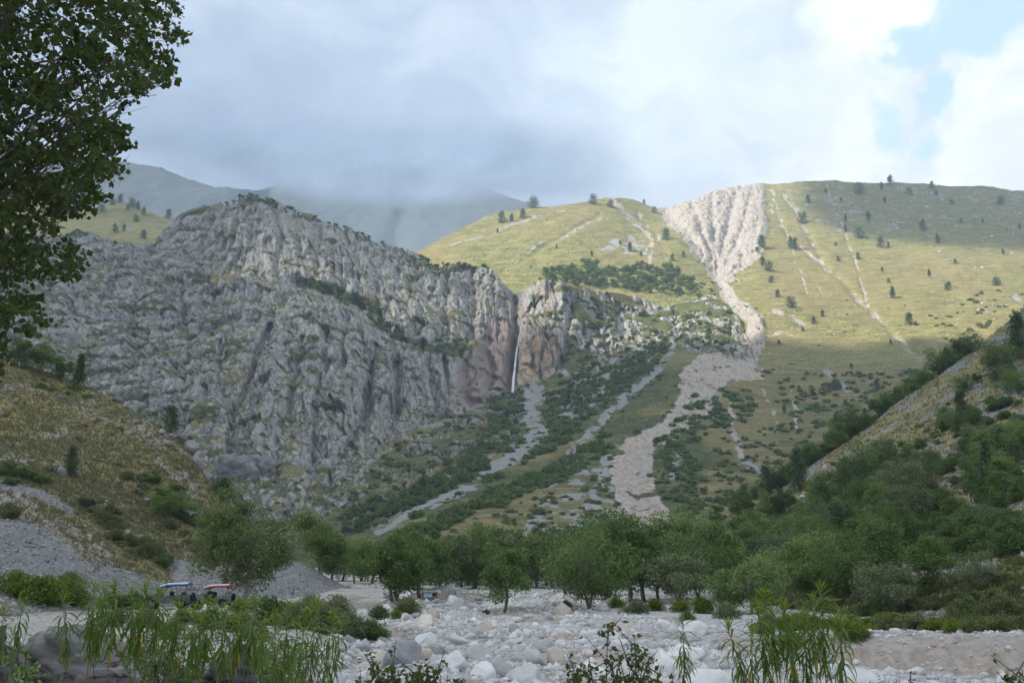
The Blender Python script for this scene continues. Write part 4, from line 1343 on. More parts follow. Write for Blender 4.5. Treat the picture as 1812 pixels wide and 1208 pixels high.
# crest of the bank: a line of white stones
n = 900
tt = gs.random(n)
bl = np.array(RIGHT_LINE[1:7], float)
kx = tt * (len(bl) - 1)
i0 = kx.astype(int)
pb = bl[i0] + (bl[np.minimum(i0 + 1, len(bl) - 1)] - bl[i0]) * (kx - i0)[:, None] + gs.normal(0, 0.9, (n, 2)) + np.array([0.5, 0.7])
zb = ground_z(pb[:, 0], pb[:, 1])[0]
tag(link('bank_crest_stones', stones_stuff('bank_crest_stones', np.concatenate([pb, zb[:, None]], 1), np.clip(0.13 * (1 - gs.random(n)) ** -0.4, 0.1, 0.5), STONES, 2, 4)), 'white stones along the crest of the gravel bank', 'stones', kind='stuff')


def sheet_points(s, mask, n, g, ymax=None):
    f = s.nfront
    area = np.abs(np.gradient(s.PY[:f], axis=0) * np.gradient(s.PX[:f], axis=1))
    inview = (s.PX[:f] > -180) & (s.PX[:f] < 1990)
    pr = (mask[:f] * area * inview).ravel()
    k = g.choice(len(pr), n, p=pr / pr.sum())
    r, c = np.unravel_index(k, (f, s.P.shape[1]))
    r2, c2 = np.clip(r + 1, 0, f - 1), np.clip(c + 1, 0, s.P.shape[1] - 1)
    u, v = g.random((n, 1)), g.random((n, 1))
    P = s.P[r, c] * (1 - u) * (1 - v) + s.P[r2, c] * u * (1 - v) + s.P[r, c2] * (1 - u) * v + s.P[r2, c2] * u * v
    return P, s.PX[r, c], s.PY[r, c]


q6, _, _ = sheet_points(s6, np.clip(sc6 - 0.2, 0, 1), 9000, gs)
tag(link('scree_stones', stones_stuff('scree_stones', q6, np.clip(0.17 * (1 - gs.random(len(q6))) ** -0.36, 0.14, 0.9), STONE_GREY, 1, 5)), 'grey scree stones at the foot of the left spur', 'scree', kind='stuff')
q6, _, _ = sheet_points(s6, 1 - sc6, 1100, gs)
tag(link('spur_stones', stones_stuff('spur_stones', q6, np.clip(0.2 * (1 - gs.random(len(q6))) ** -0.4, 0.15, 1.0), STONE_GREY, 1, 6)), 'loose stones in the grass of the left spur', 'stones', kind='stuff')
q7, _, _ = sheet_points(s7, np.clip(sc7, 0.12, 1), 6000, gs)
tag(link('slope_stones', stones_stuff('slope_stones', q7, np.clip(0.22 * (1 - gs.random(len(q7))) ** -0.4, 0.18, 1.1), STONE_GREY, 1, 7)), 'loose grey stones on the right slope', 'stones', kind='stuff')

# limestone rocks strewn over the upper right hill: the smaller ones, then those that can be told apart
rk2 = np.clip(0.12 + 1.3 * upper + 0.25 * smooth(fbm(s2.P / 60.0 + 21.0, 2), 0.05, 0.3), 0, 1) * (1 - bad)
qh, _, _ = sheet_points(s2, rk2, 900, gs)
tag(link('hill_stones', stones_stuff('hill_stones', qh, np.clip(1.2 * (1 - gs.random(len(qh))) ** -0.4, 1.0, 4.5), STONES, 1, 8)), 'small pale stones strewn over the grass hills', 'stones', kind='stuff')
gh = np.random.default_rng(41)
UP = [(1400, 332), (1480, 328), (1600, 334), (1780, 345), (1812, 380), (1812, 430), (1700, 425), (1560, 400), (1470, 390), (1420, 360)]
for k, (px, py) in enumerate(inpoly_points(UP, 52, gh) + inpoly_points([(1560, 330), (1700, 335), (1690, 350), (1560, 345)], 14, gh) + inpoly_points([(1650, 440), (1812, 440), (1812, 600), (1700, 560)], 8, gh)):
    p = s2.at(px, py)
    s = p[1] / FPX * min(2.2, 1.9 * (1 - gh.random()) ** -0.42) * 1.5
    band_ = 'close under the skyline of' if py < 355 else ('across the middle of' if py < 435 else 'low on')
    put_stone(p, s * 1.6, s * 0.8, 'pale' if k % 3 else 'white', f'{"pale grey" if k % 3 else "white"} limestone rock {band_} the right grass hill', 'limestone rocks on the right hill', sink=0.3)

# ================================================================== trees and shrubs
def kind(name, meshes):
    return dict(name=name, trunk=meshes[0], crown=meshes[1])


ROUND = [kind('broadleaf_tree', tree_meshes('round_tree', 50 + k, 8.0, 3.6, 0.5, [L_MID, L_DARK, L_MID, L_DARK][k], BARK, 34, 210, 0.27, stems=1 + (k % 2), lean=[0.0, 0.12, -0.1, 0.05][k])) for k in range(4)]
WIDE = [kind('broadleaf_tree', tree_meshes('wide_tree', 60 + k, 6.4, 4.0, 0.4, [L_MID, L_DARK, L_GREY][k], BARK, 34, 200, 0.25, stems=2, lean=[0.15, -0.12, 0.0][k])) for k in range(3)]
FEATHERY = [kind('feathery_tree', tree_meshes('feathery_tree', 70 + k, 9.0, 3.8, 0.5, [L_MID, L_GREY][k], BARK, 40, 240, 0.28, stems=2, aspect=0.45, droop=0.3)) for k in range(2)]
JUN = [kind('juniper', juniper_meshes('juniper', 80 + k, 5.0, [1.5, 1.9, 1.2][k], L_JUN, BARK, 2600, 0.25, [0.55, 0.35, 0.75][k])) for k in range(3)]
FARJ = [kind('juniper', juniper_meshes('far_juniper', 90 + k, 5.0, [2.0, 2.5, 1.5][k], L_JUN, BARK, 480, 0.62, [0.5, 0.3, 0.7][k])) for k in range(3)]
FARB = [kind('hillside_tree', tree_meshes('hillside_tree', 95 + k, 8.0, 4.6, 0.0, [L_MID, L_DARK][k], BARK, 18, 60, 0.9, limbs=5)) for k in range(2)]


def top_of(s, px):
    return float(np.interp(px, s.px, s.PY[s.nfront - 1]))


# trees of the valley floor, each at its foot pixel with its height in pixels
RIVER = [(626, 1048, 96, 'R', 0, 'left end tree of the grove at the head of the riverbed'), (657, 1050, 104, 'R', 1, 'tree second from the left in the riverside grove'), (690, 1064, 112, 'R', 2, 'forked dark tree standing on the brown gravel mound'),
         (706, 1064, 96, 'W', 1, 'low dark tree right beside the forked one on the mound'), (741, 1056, 104, 'R', 3, 'tree overhanging the small shelter from the left'), (776, 1050, 74, 'W', 0, 'low spreading tree just above the small shelter'),
         (797, 1047, 84, 'W', 2, 'tree over the turquoise frame at the head of the riverbed'), (815, 1049, 66, 'W', 0, 'short tree with two dark stems right of the turquoise frame'), (838, 1046, 96, 'F', 0, 'feathery tree left behind the lone riverbed tree'),
         (893, 1083, 112, 'R', 0, 'lone tree rising out of the stones of the riverbed'), (868, 1047, 104, 'R', 0, 'tree directly behind the lone riverbed tree'), (925, 1046, 102, 'F', 1, 'feathery tree right behind the lone riverbed tree'),
         (952, 1046, 94, 'R', 3, 'tree in the middle of the far bank grove'), (978, 1050, 88, 'W', 2, 'low greyish tree at the right end of the white rubble'), (1003, 1052, 92, 'R', 1, 'dark tree above the right end of the rubble'),
         (1047, 1079, 100, 'W', 1, 'dark tree leaning over the right shore of the riverbed'), (1032, 1060, 104, 'W', 2, 'greyish spreading tree behind the leaning shore tree'), (1075, 1058, 128, 'F', 0, 'tall feathery tree behind the right shore'),
         (1112, 1064, 146, 'R', 1, 'tallest dark tree above the yellow green bushes'), (1140, 1066, 116, 'R', 3, 'dense rounded tree right of the tallest dark one'), (1165, 1060, 130, 'R', 0, 'tree between the dense rounded one and the pale willow'),
         (1200, 1068, 92, 'W', 2, 'low olive tree left of the pale willow'), (1232, 1060, 108, 'W', 1, 'dark tree close left of the pale willow'), (1272, 1056, 104, 'R', 2, 'tree rising behind the pale willow')]
BELT = [(585, 1030, 80), (605, 1036, 92), (640, 1038, 84), (672, 1042, 92), (722, 1044, 86), (757, 1042, 74), (788, 1040, 66), (826, 1040, 82), (850, 1040, 90), (884, 1040, 98), (905, 1040, 92), (940, 1040, 88), (966, 1040, 96), (990, 1042, 100), (1020, 1044, 104), (1058, 1046, 118),
        (1092, 1046, 124), (1126, 1046, 118), (1152, 1046, 122), (1188, 1048, 112), (1216, 1048, 110), (1250, 1050, 112), (1294, 1050, 104)]
for k, (px, py, hp) in enumerate(BELT):
    RIVER.append((px, py, hp, 'RFWRWF'[k % 6], k % 2, f'{["round", "feathery", "spreading"][[0, 1, 2, 0, 2, 1][k % 6]]} tree in the back row of the riverside grove, {"left" if px < 740 else ("middle left" if px < 900 else ("middle right" if px < 1040 else "right"))} part'))
for px, py, hp, kk, v, lab in RIVER:
    p = ground_at(px, py)
    if p[1] > 230 or p[1] < 60 or py < 1051:
        p = unproj(px, py, 172.0 if py > 1043 else 190.0)
        p[2] = ground_z(p[:1], p[1:2])[0][0]
    kd = dict(R=ROUND, W=WIDE, F=FEATHERY)[kk][v]
    h0 = dict(R=8.0, W=6.4, F=9.0)[kk]
    qx, qy = project(p)
    sc = random.choice((0.92, 1.02, 1.12, 1.22, 1.34)) * (hp + (qy - py)) * p[1] / FPX / h0
    place_tree(kd, (p[0], p[1], p[2] - 0.1), lab, 'tree', 'trees at the head of the riverbed', sc)

# pale willow
wm = tree_meshes('pale_willow', 66, 7.0, 4.3, 0.5, L_PALE, BARK_PALE, 48, 300, 0.30, stems=3, aspect=0.4, droop=0.35, rz=3.4, clump_r=0.3)
p = ground_at(1328, 1085)
place_tree(kind('pale_willow', wm), p, 'pale grey green willow with a feathery rounded crown behind the right bank', 'tree', None, 112 * p[1] / FPX / 7.0)

L_FRESH = foliage_mat('fresh_grey_green_leaves', [(0.09, 0.13, 0.042), (0.145, 0.19, 0.062), (0.22, 0.26, 0.095)])
# the big tree beside the jeeps
bt = tree_meshes('big_tree', 67, 11.0, 6.1, 0.6, L_FRESH, BARK_PALE, 74, 300, 0.24, rz=5.2, lean=0.10, limbs=40, clump_r=0.23)
p = ground_at(446, 1060)
p = np.array([(446 - CX) / FPX * 98.0, 98.0, float(ground_z(np.array([(446 - CX) / FPX * 98.0]), np.array([98.0]))[0][0])])
o = place_tree(kind('big_spreading_tree', bt), p, 'big spreading grey green tree with pale bare limbs beside the jeeps', 'tree', None, 205 * 98 / FPX / 11.0, rz=0.0)
# bare grey limbs that show in front of its crown
dead = MB()
gd = np.random.default_rng(5)
for a in range(7):
    st = np.array([0.35 + 0.03 * a, -0.8, 4.2 + 0.45 * a])
    en = st + np.array([gd.uniform(-2.6, 2.6), -gd.uniform(2.2, 3.6), gd.uniform(0.5, 2.2)])
    dead.tube([st, st * 0.5 + en * 0.5 + gd.normal(size=3) * 0.2, en], [0.09, 0.06, 0.02], 5)
    for b in range(3):
        e2 = en + gd.normal(size=3) * 0.8
        dead.tube([st * 0.35 + en * 0.65, e2], [0.04, 0.012], 4)
dead.obj('bare_limb', BARK_PALE, o, True)

# trees on the left spur and behind the big tree
for px, py, hp, kk, lab in [(137, 690, 66, JUN[2], 'dark pointed juniper on the skyline of the left spur'), (106, 674, 52, ROUND[1], 'round tree left of the pointed juniper on the spur'), (72, 662, 62, ROUND[2], 'tree half hidden by the poplar on the left spur'), (35, 652, 62, ROUND[3], 'leftmost tree on the skyline of the left spur'),
                            (308, 757, 50, JUN[1], 'round dark juniper alone on the spur crest'), (124, 842, 54, JUN[0], 'dark upright juniper beside the pale boulder on the spur'), (283, 920, 68, ROUND[0], 'small green tree halfway down the left spur'), (318, 918, 50, WIDE[0], 'low tree right of the small green one on the spur'),
                            (392, 884, 48, ROUND[1], 'dark green tree left above the big spreading tree'), (378, 992, 62, WIDE[0], 'light green tree close left of the big spreading tree'), (572, 1000, 92, ROUND[2], 'dark tree right behind the big spreading tree'), (590, 1022, 78, ROUND[3], 'tree at the right end of the scree, next to the grove')]:
    p = s6.at(px, min(py, 1034))
    h0 = 5.0 if kk in JUN else (6.4 if kk in WIDE else 8.0)
    place_tree(kk, (p[0], p[1], p[2] - 0.1), lab, 'tree', None, hp * p[1] / FPX / h0)

# trees of the right slope: the ones that stand out, then the wood
for px, py, hp, kk, lab in [(1778, 890, 92, ROUND[0], 'light green tree near the right edge, halfway up the slope'), (1706, 762, 72, JUN[2], 'tall pointed juniper below the crest of the right slope'), (1752, 868, 88, JUN[2], 'narrow dark juniper left of the light green tree'), (1652, 1048, 108, ROUND[2], 'tree with a thin bare trunk above the pale stones'),
                            (1736, 1052, 92, FEATHERY[1], 'thin dark feathery tree right of the bare trunked one'), (1806, 634, 84, JUN[0], 'dark juniper at the right edge on the crest'), (1768, 660, 58, WIDE[1], 'wind bent tree on the upper right crest'), (1308, 925, 62, ROUND[3], 'dark tree at the lower left end of the right slope'),
                            (1312, 880, 52, ROUND[1], 'dark round tree at the left foot of the slope'), (1358, 876, 54, JUN[1], 'dark tree second from the left along the slope edge'), (1374, 918, 50, ROUND[1], 'small dark tree below the slope edge'), (1415, 868, 74, JUN[0], 'tall dark tree on the lower crest of the slope'),
                            (1250, 905, 50, ROUND[0], 'pale green tree standing before the landslip'), (1560, 812, 40, WIDE[2], 'small branching tree on the grassy crest'), (1632, 862, 52, WIDE[1], 'dark tree on the lower pale scree strip'), (1570, 1088, 96, WIDE[2], 'greyish broad bush tree right of the pale willow'),
                            (1540, 1000, 96, ROUND[1], 'big dark rounded tree in the middle of the slope wood'), (1600, 985, 100, ROUND[3], 'big dark tree right of the rounded one in the slope wood'), (1470, 1000, 80, ROUND[1], 'dark rounded tree above the pale willow')]:
    p = s7.at(px, py)
    h0 = 5.0 if kk in JUN else (6.4 if kk in WIDE else (9.0 if kk in FEATHERY else 8.0))
    place_tree(kk, (p[0], p[1], p[2] - 0.15), lab, 'tree', None, hp * p[1] / FPX / h0)
gw = np.random.default_rng(51)
WOOD = [(1180, 1040), (1250, 985), (1330, 935), (1420, 890), (1520, 850), (1600, 830), (1612, 900), (1590, 990), (1560, 1060), (1440, 1080), (1300, 1060)]
pts = []
for q in inpoly_points(WOOD, 400, gw):
    if all((q[0] - a[0]) ** 2 + (q[1] - a[1]) ** 2 > 23 ** 2 for a in pts):
        pts.append(q)
for k, (px, py) in enumerate(sorted(pts, key=lambda q: q[1])[:80]):
    p = s7.at(px, py)
    kd = [ROUND[0], ROUND[1], WIDE[1], ROUND[3], WIDE[0], ROUND[2], JUN[1], FEATHERY[0], WIDE[2]][k % 9]
    h = gw.uniform(3.2, 7.4)
    h0 = 5.0 if kd in JUN else (6.4 if kd in WIDE else (9.0 if kd in FEATHERY else 8.0))
    row = 'upper edge' if py < 920 else ('middle' if py < 1000 else 'lower edge')
    sd = 'left part' if px < 1340 else ('central part' if px < 1480 else 'right part')
    place_tree(kd, (p[0], p[1], p[2] - 0.15), f'{"tall" if h > 6 else ("low" if h < 4.5 else "middling")} {"dark juniper" if kd in JUN else ("spreading tree" if kd in WIDE else ("feathery tree" if kd in FEATHERY else "round crowned tree"))} in the {sd} of the slope wood, {row}', 'tree', 'wood on the right slope', h / h0)
# trees that look over the crest from behind
for k in range(46):
    px = 1405 + (k / 45.0) ** 0.9 * 330 + gw.uniform(-8, 8)
    p = s7.at(px, top_of(s7, px) + 1).copy()
    bk = gw.uniform(2.0, 16.0)
    p += np.array([-0.35 * bk, bk, -0.62 * bk])
    h = gw.uniform(5.5, 8.5)
    kd = [ROUND[1], ROUND[3], WIDE[1], JUN[0], ROUND[0], ROUND[2]][k % 6]
    h0 = 5.0 if kd in JUN else (6.4 if kd in WIDE else 8.0)
    sd = 'lower' if px < 1500 else ('middle' if px < 1620 else 'upper')
    place_tree(kd, p, f'{"tall" if h > 7.3 else "low"} {"dark juniper" if kd in JUN else ("spreading tree" if kd in WIDE else "round crowned tree")} looking over the {sd} crest of the right slope', 'tree', 'trees behind the crest', h / h0)

for k, (px, py) in enumerate(inpoly_points([(1590, 800), (1680, 700), (1800, 590), (1825, 600), (1825, 820), (1740, 850), (1640, 880)], 34, gw)):
    p = s7.at(px, py)
    kd = [WIDE[1], ROUND[1], JUN[1], WIDE[0], ROUND[2], WIDE[2]][k % 6]
    h = gw.uniform(2.6, 5.4)
    h0 = 5.0 if kd in JUN else (6.4 if kd in WIDE else 8.0)
    place_tree(kd, (p[0], p[1], p[2] - 0.15), f'{"tall" if h > 4.3 else "low"} {"dark juniper" if kd in JUN else ("spreading tree" if kd in WIDE else "round tree")} scattered on the open upper right slope, {"upper" if py < 730 else "lower"} {"left" if px < 1720 else "right"} part', 'tree', 'trees scattered on the upper right slope', h / h0)

# junipers on the far hills
FARLIST = [(1158, 376), (1114, 445), (1178, 425), (1048, 455), (1048, 362), (1080, 367), (1098, 432), (985, 440), (888, 395), (905, 392), (924, 386), (880, 412), (945, 366), (1135, 452), (1140, 360),
           (1210, 455), (1190, 462), (1340, 447), (1347, 437), (1362, 480), (1364, 500), (1350, 470), (1400, 440), (1407, 442), (1424, 385), (1430, 360), (1420, 395), (1462, 342), (1488, 356), (1520, 345), (1560, 336), (1538, 392), (1497, 392), (1497, 410),
           (1480, 435), (1484, 462), (1518, 460), (1567, 360), (1610, 345), (1657, 347), (1577, 328), (1650, 334), (1634, 408), (1558, 437), (1572, 438), (1522, 422), (1685, 362), (1700, 395), (1740, 395), (1772, 362), (1805, 405), (1690, 465), (1775, 450), (1645, 490), (1660, 430),
           (1562, 480), (1572, 500), (1580, 528), (1765, 505), (1676, 512), (1680, 508), (1440, 572), (1376, 525), (1400, 545), (1455, 560), (1610, 575), (1620, 575), (1378, 610), (1394, 675), (1416, 690), (1420, 585), (1576, 610), (1540, 672), (1520, 668), (1480, 690),
           (1552, 690), (1505, 650), (1390, 730), (1440, 700), (1530, 740), (1482, 748), (1230, 860), (1222, 855)]
gf_ = np.random.default_rng(61)
seen = {}
for k, (px, py) in enumerate(FARLIST):
    s_ = s2 if py < 640 and not (py > 560 and px < 1330) else s1
    p = s_.at(px, py)
    hp = gf_.uniform(8, 15) if gf_.random() < 0.6 else gf_.uniform(15, 24)
    near = 'the centre grass hill' if px < 1200 else ('the edge of the washed out gully' if px < 1372 else 'the right grass hill')
    lvl = 'high on' if py < 400 else ('halfway up' if py < 520 else ('low on' if py < 640 else 'at the foot of'))
    kd = FARJ[int(gf_.integers(0, 3))]
    shape = {0: 'dark juniper', 1: 'broad dark juniper', 2: 'narrow dark juniper'}[FARJ.index(kd)]
    place_tree(kd, (p[0], p[1], p[2] - 0.3), f'{shape} {lvl} {near}', 'tree', 'junipers on the far hills', hp * p[1] / FPX / 5.0)
# wood above the buttress and on the shoulder
TOPWOOD = [(935, 500), (975, 478), (1010, 470), (1080, 470), (1100, 478), (1140, 470), (1180, 478), (1225, 492), (1225, 515), (1180, 520), (1100, 508), (1020, 505), (960, 505)]
pts = []
for q in inpoly_points(TOPWOOD, 300, gf_):
    if all((q[0] - a[0]) ** 2 + (q[1] - a[1]) ** 2 > 11 ** 2 for a in pts):
        pts.append(q)
for k, (px, py) in enumerate(pts[:70]):
    p = s2.at(px, py + 6)
    part = 'left' if px < 1020 else ('middle' if px < 1120 else 'right')
    place_tree(FARB[k % 2], (p[0], p[1], p[2] - 0.3), f'{"front" if py > 492 else "back"} row {"lighter" if k % 2 == 0 else "darker"} tree in the {part} part of the small wood above the buttress', 'tree', 'small wood above the buttress', gf_.uniform(15, 26) * p[1] / FPX / 8.0)
for k, (px, py) in enumerate([(212, 358), (232, 366), (244, 372), (225, 372), (200, 362), (255, 380), (300, 384), (240, 392), (218, 408), (202, 412), (180, 374), (165, 380), (252, 424)]):
    p = s3.at(px, py)
    place_tree(FARJ[k % 3], p, 'dark juniper on the grassy shoulder left of the crag', 'tree', 'junipers on the shoulder', gf_.uniform(12, 20) * p[1] / FPX / 5.0)

# ---- shrubs: the largest 300 stand alone, the rest is one thicket
gb_ = np.random.default_rng(71)
BUSH = {}
for nm, mt in (('dark', L_DARK), ('mid', L_MID), ('olive', L_OLIVE), ('grey', L_GREY), ('bright', L_BRIGHT), ('yellow', L_YELL)):
    BUSH[nm] = []
    for k in range(3):
        V, F = bush_mesh(nm, 200 + k, mt, 330, 0.30, 0.62)
        BUSH[nm].append(mesh_np('shrub_' + nm, V, F, mt, False))
FINE = {}
for nm, mt in (('bright', L_BRIGHT), ('olive', L_OLIVE), ('dark', L_DARK), ('grey', L_GREY), ('yellow', L_YELL)):
    V, F = bush_mesh(nm, 230, mt, 2600, 0.13, 0.66, 16, axis=(0, 0, 1.2) if nm == 'bright' else None, aspect=0.35)
    FINE[nm] = mesh_np('near_shrub_' + nm, V, F, mt, False)
cand = []      # (apparent size px, loc, radius m, tint, label, group)
EDGE_SHRUBS = [[(925, 700), (920, 740), (935, 775), (890, 805), (830, 845), (760, 885)], [(965, 705), (970, 760), (925, 808), (850, 855), (780, 893)], [(1180, 610), (1140, 660), (1090, 700), (1040, 752)], [(1196, 628), (1160, 676), (1108, 716), (1058, 768)],
               [(1195, 672), (1180, 735), (1130, 762), (1076, 795), (1083, 850), (1092, 905)], [(1270, 705), (1245, 745), (1190, 790), (1156, 805), (1166, 855), (1186, 905)], [(1165, 372), (1225, 446), (1262, 495), (1285, 530), (1305, 560)], [(1352, 440), (1310, 488), (1300, 520), (1345, 556), (1352, 600)]]
for pl_ in EDGE_SHRUBS:
    far_ = pl_[0][1] < 500
    for k in range(16 if far_ else 26):
        t_ = gb_.random() * (len(pl_) - 1)
        i_ = int(t_)
        px = pl_[i_][0] + (pl_[i_ + 1][0] - pl_[i_][0]) * (t_ - i_) + gb_.normal(0, 5)
        py = pl_[i_][1] + (pl_[i_ + 1][1] - pl_[i_][1]) * (t_ - i_) + gb_.normal(0, 3)
        p = (s2 if py < 600 and far_ else s1).at(px, py)
        r = gb_.uniform(1.2, 3.4)
        cand.append((r / p[1] * FPX, p, r, 'dark' if k % 3 else 'olive', 'shrub at the edge of the washed out gully' if far_ else 'shrub at the edge of a scree strip', 'shrubs of the mountainside'))
FAR_SHRUBS = [([(855, 690), (930, 690), (925, 780), (840, 850), (720, 905), (640, 935), (610, 915), (760, 850), (860, 790)], 95, 2.2, 4.2, 'dark', 'shrub on the left side of the long scree strip', s1),
              ([(965, 690), (1060, 640), (1080, 650), (1180, 600), (1190, 612), (1100, 695), (1010, 780), (860, 858), (700, 935), (760, 905), (930, 815), (970, 765)], 150, 2.0, 4.0, 'mid', 'shrub between the two scree strips', s1),
              ([(1010, 805), (1075, 765), (1082, 795), (1000, 850), (860, 905), (760, 945), (690, 955)], 120, 1.6, 3.2, 'mid', 'shrub on the fan left of the landslip', s1),
              ([(700, 940), (960, 880), (1080, 830), (1085, 930), (1000, 975), (700, 990)], 75, 1.0, 2.2, 'olive', 'low shrub on the dry foot of the fan', s1),
              ([(520, 485), (600, 508), (655, 535), (700, 580), (740, 612), (690, 600), (630, 540), (540, 505)], 60, 2.2, 4.0, 'dark', 'shrub in the green cleft across the crag', s1),
              ([(770, 600), (830, 600), (830, 620), (760, 622)], 12, 2.0, 3.5, 'mid', 'shrub on the green ledge left of the waterfall', s1),
              ([(1230, 700), (1330, 680), (1340, 740), (1260, 765), (1200, 800), (1160, 792)], 48, 1.8, 3.6, 'dark', 'shrub right above the landslip', s1),
              ([(1158, 805), (1230, 790), (1262, 900), (1205, 925)], 40, 1.4, 2.8, 'dark', 'shrub along the right edge of the landslip', s1),
              ([(1260, 770), (1440, 740), (1560, 720), (1500, 830), (1380, 850), (1270, 900)], 70, 1.2, 3.0, 'olive', 'shrub on the brown lower slope of the right hill', s1),
              ([(1345, 655), (1640, 655), (1560, 725), (1440, 762), (1345, 705)], 60, 1.6, 3.2, 'dark', 'shrub on the middle slope of the right hill', s1),
              ([(1010, 520), (1170, 545), (1180, 620), (1080, 645), (1000, 640), (1010, 580)], 70, 1.6, 3.4, 'dark', 'shrub on the ledges right of the waterfall', s1),
              ([(1190, 550), (1290, 545), (1300, 630), (1230, 615), (1185, 605)], 36, 1.8, 3.4, 'dark', 'shrub on the rocks below the gully mouth', s1),
              ([(985, 660), (1060, 650), (1180, 640), (1090, 700), (1000, 700)], 40, 1.8, 3.4, 'mid', 'shrub at the foot of the rocks right of the waterfall', s1),
              ([(600, 880), (720, 770), (880, 710), (880, 790), (700, 910), (600, 945)], 60, 1.4, 3.2, 'olive', 'shrub on the broken rocks below the crag', s1),
              ([(740, 445), (860, 462), (880, 490), (700, 470)], 26, 1.6, 3.0, 'dark', 'shrub on the crest of the crag near the notch', s1),
              ([(330, 360), (440, 338), (620, 400), (720, 440), (600, 410), (440, 352)], 34, 1.4, 2.6, 'dark', 'shrub along the crest of the crag', s1),
              ([(1640, 560), (1812, 480), (1812, 600), (1700, 640)], 26, 1.8, 3.4, 'olive', 'shrub low on the right hill near the crest trees', s2),
              ([(1200, 480), (1250, 500), (1290, 540), (1260, 525), (1190, 530)], 16, 1.8, 3.2, 'dark', 'shrub at the mouth of the gully', s2)]
for poly, n, r0, r1, tint, lab, s_ in FAR_SHRUBS:
    for px, py in inpoly_points(poly, int(n * 2.1), gb_):
        p = s_.at(px, py)
        r = 1.65 * gb_.uniform(r0, r1)
        tn = tint if gb_.random() < 0.7 else ('olive' if gb_.random() < 0.5 else 'dark')
        cand.append((r / p[1] * FPX, p, r, tn, lab, 'shrubs of the mountainside'))
# low scrub on the far grass hills, gathered along the gullies
for _k in range(330):
    px, py = gb_.uniform(760, 1812), gb_.uniform(345, 645)
    if py < top_of(s2, px) + 4 or (px < 1330 and py > 480) or (1170 < px < 1350 and py < 500):
        continue
    if fbm(np.array([[px / 60.0, py / 40.0, 3.0]]), 3)[0] < 0.02:
        continue
    p = s2.at(px, py)
    r = gb_.uniform(1.0, 2.6)
    cand.append((r / p[1] * FPX, p, r, 'dark' if _k % 2 else 'olive', 'shrub on the far grass hills', 'shrubs of the mountainside'))
# on the ledges of the crag
pl, pxs, pys = sheet_points(s1, S1_ROCK * np.clip(np.maximum(S1_LEDGE, turf), 0.04, 1), 620, gb_)
for p, px, py in zip(pl, pxs, pys):
    r = gb_.uniform(1.2, 3.2)
    cand.append((r / p[1] * FPX, p, r, 'dark', 'small shrub on a ledge of the grey crag', 'shrubs of the mountainside'))
near = []
NEAR_SHRUBS = [([(1240, 1075), (1400, 1085), (1812, 1100), (1812, 1010), (1700, 1030), (1600, 1050), (1480, 1070), (1300, 1062)], 46, 0.7, 1.5, 'olive', 'shrub low on the right slope', s7),
               ([(1600, 860), (1812, 660), (1812, 980), (1700, 1000), (1600, 1000)], 105, 1.2, 2.6, 'dark', 'shrub on the open upper right slope', s7),
               ([(1420, 880), (1700, 700), (1720, 720), (1600, 850), (1480, 900)], 40, 1.0, 2.0, 'dark', 'shrub along the grassy right crest', s7),
               ([(130, 880), (160, 870), (300, 985), (290, 1015), (230, 985), (150, 910)], 34, 0.8, 1.7, 'olive', 'shrub in the left spur hollow', s6),
               ([(195, 820), (280, 830), (330, 880), (360, 950), (300, 940), (220, 860)], 20, 0.9, 1.8, 'olive', 'shrub on the lower right of the left spur', s6),
               ([(0, 820), (90, 825), (95, 860), (0, 862)], 12, 0.9, 1.6, 'dark', 'shrub left of the pale boulder on the spur', s6),
               ([(60, 665), (160, 690), (150, 720), (60, 690)], 9, 0.7, 1.3, 'dark', 'shrub under the junipers on the spur', s6),
               ([(0, 690), (250, 760), (330, 850), (100, 800), (0, 800)], 22, 0.3, 0.7, 'olive', 'low tussock bush in the grass of the left spur', s6),
               ([(225, 920), (330, 950), (330, 980), (240, 950)], 8, 0.5, 0.9, 'yellow', 'yellowing bush halfway down the left spur', s6)]
for poly, n, r0, r1, tint, lab, s_ in NEAR_SHRUBS:
    for px, py in inpoly_points(poly, n, gb_):
        p = s_.at(px, py)
        r = gb_.uniform(r0, r1)
        u_ = gb_.random()
        tn = tint if u_ < 0.6 else ('dark' if u_ < 0.85 else 'grey')
        near.append((p, r, tn, lab, 'shrubs of the near slopes'))
TINTWORD = dict(dark='dark green', mid='green', olive='olive', grey='grey green', bright='bright green', yellow='yellowish')
for p, r, tn, lab, grp in near:
    cand.append((r / p[1] * FPX, p, r, tn, lab, grp))
cand.sort(key=lambda c: -c[0])
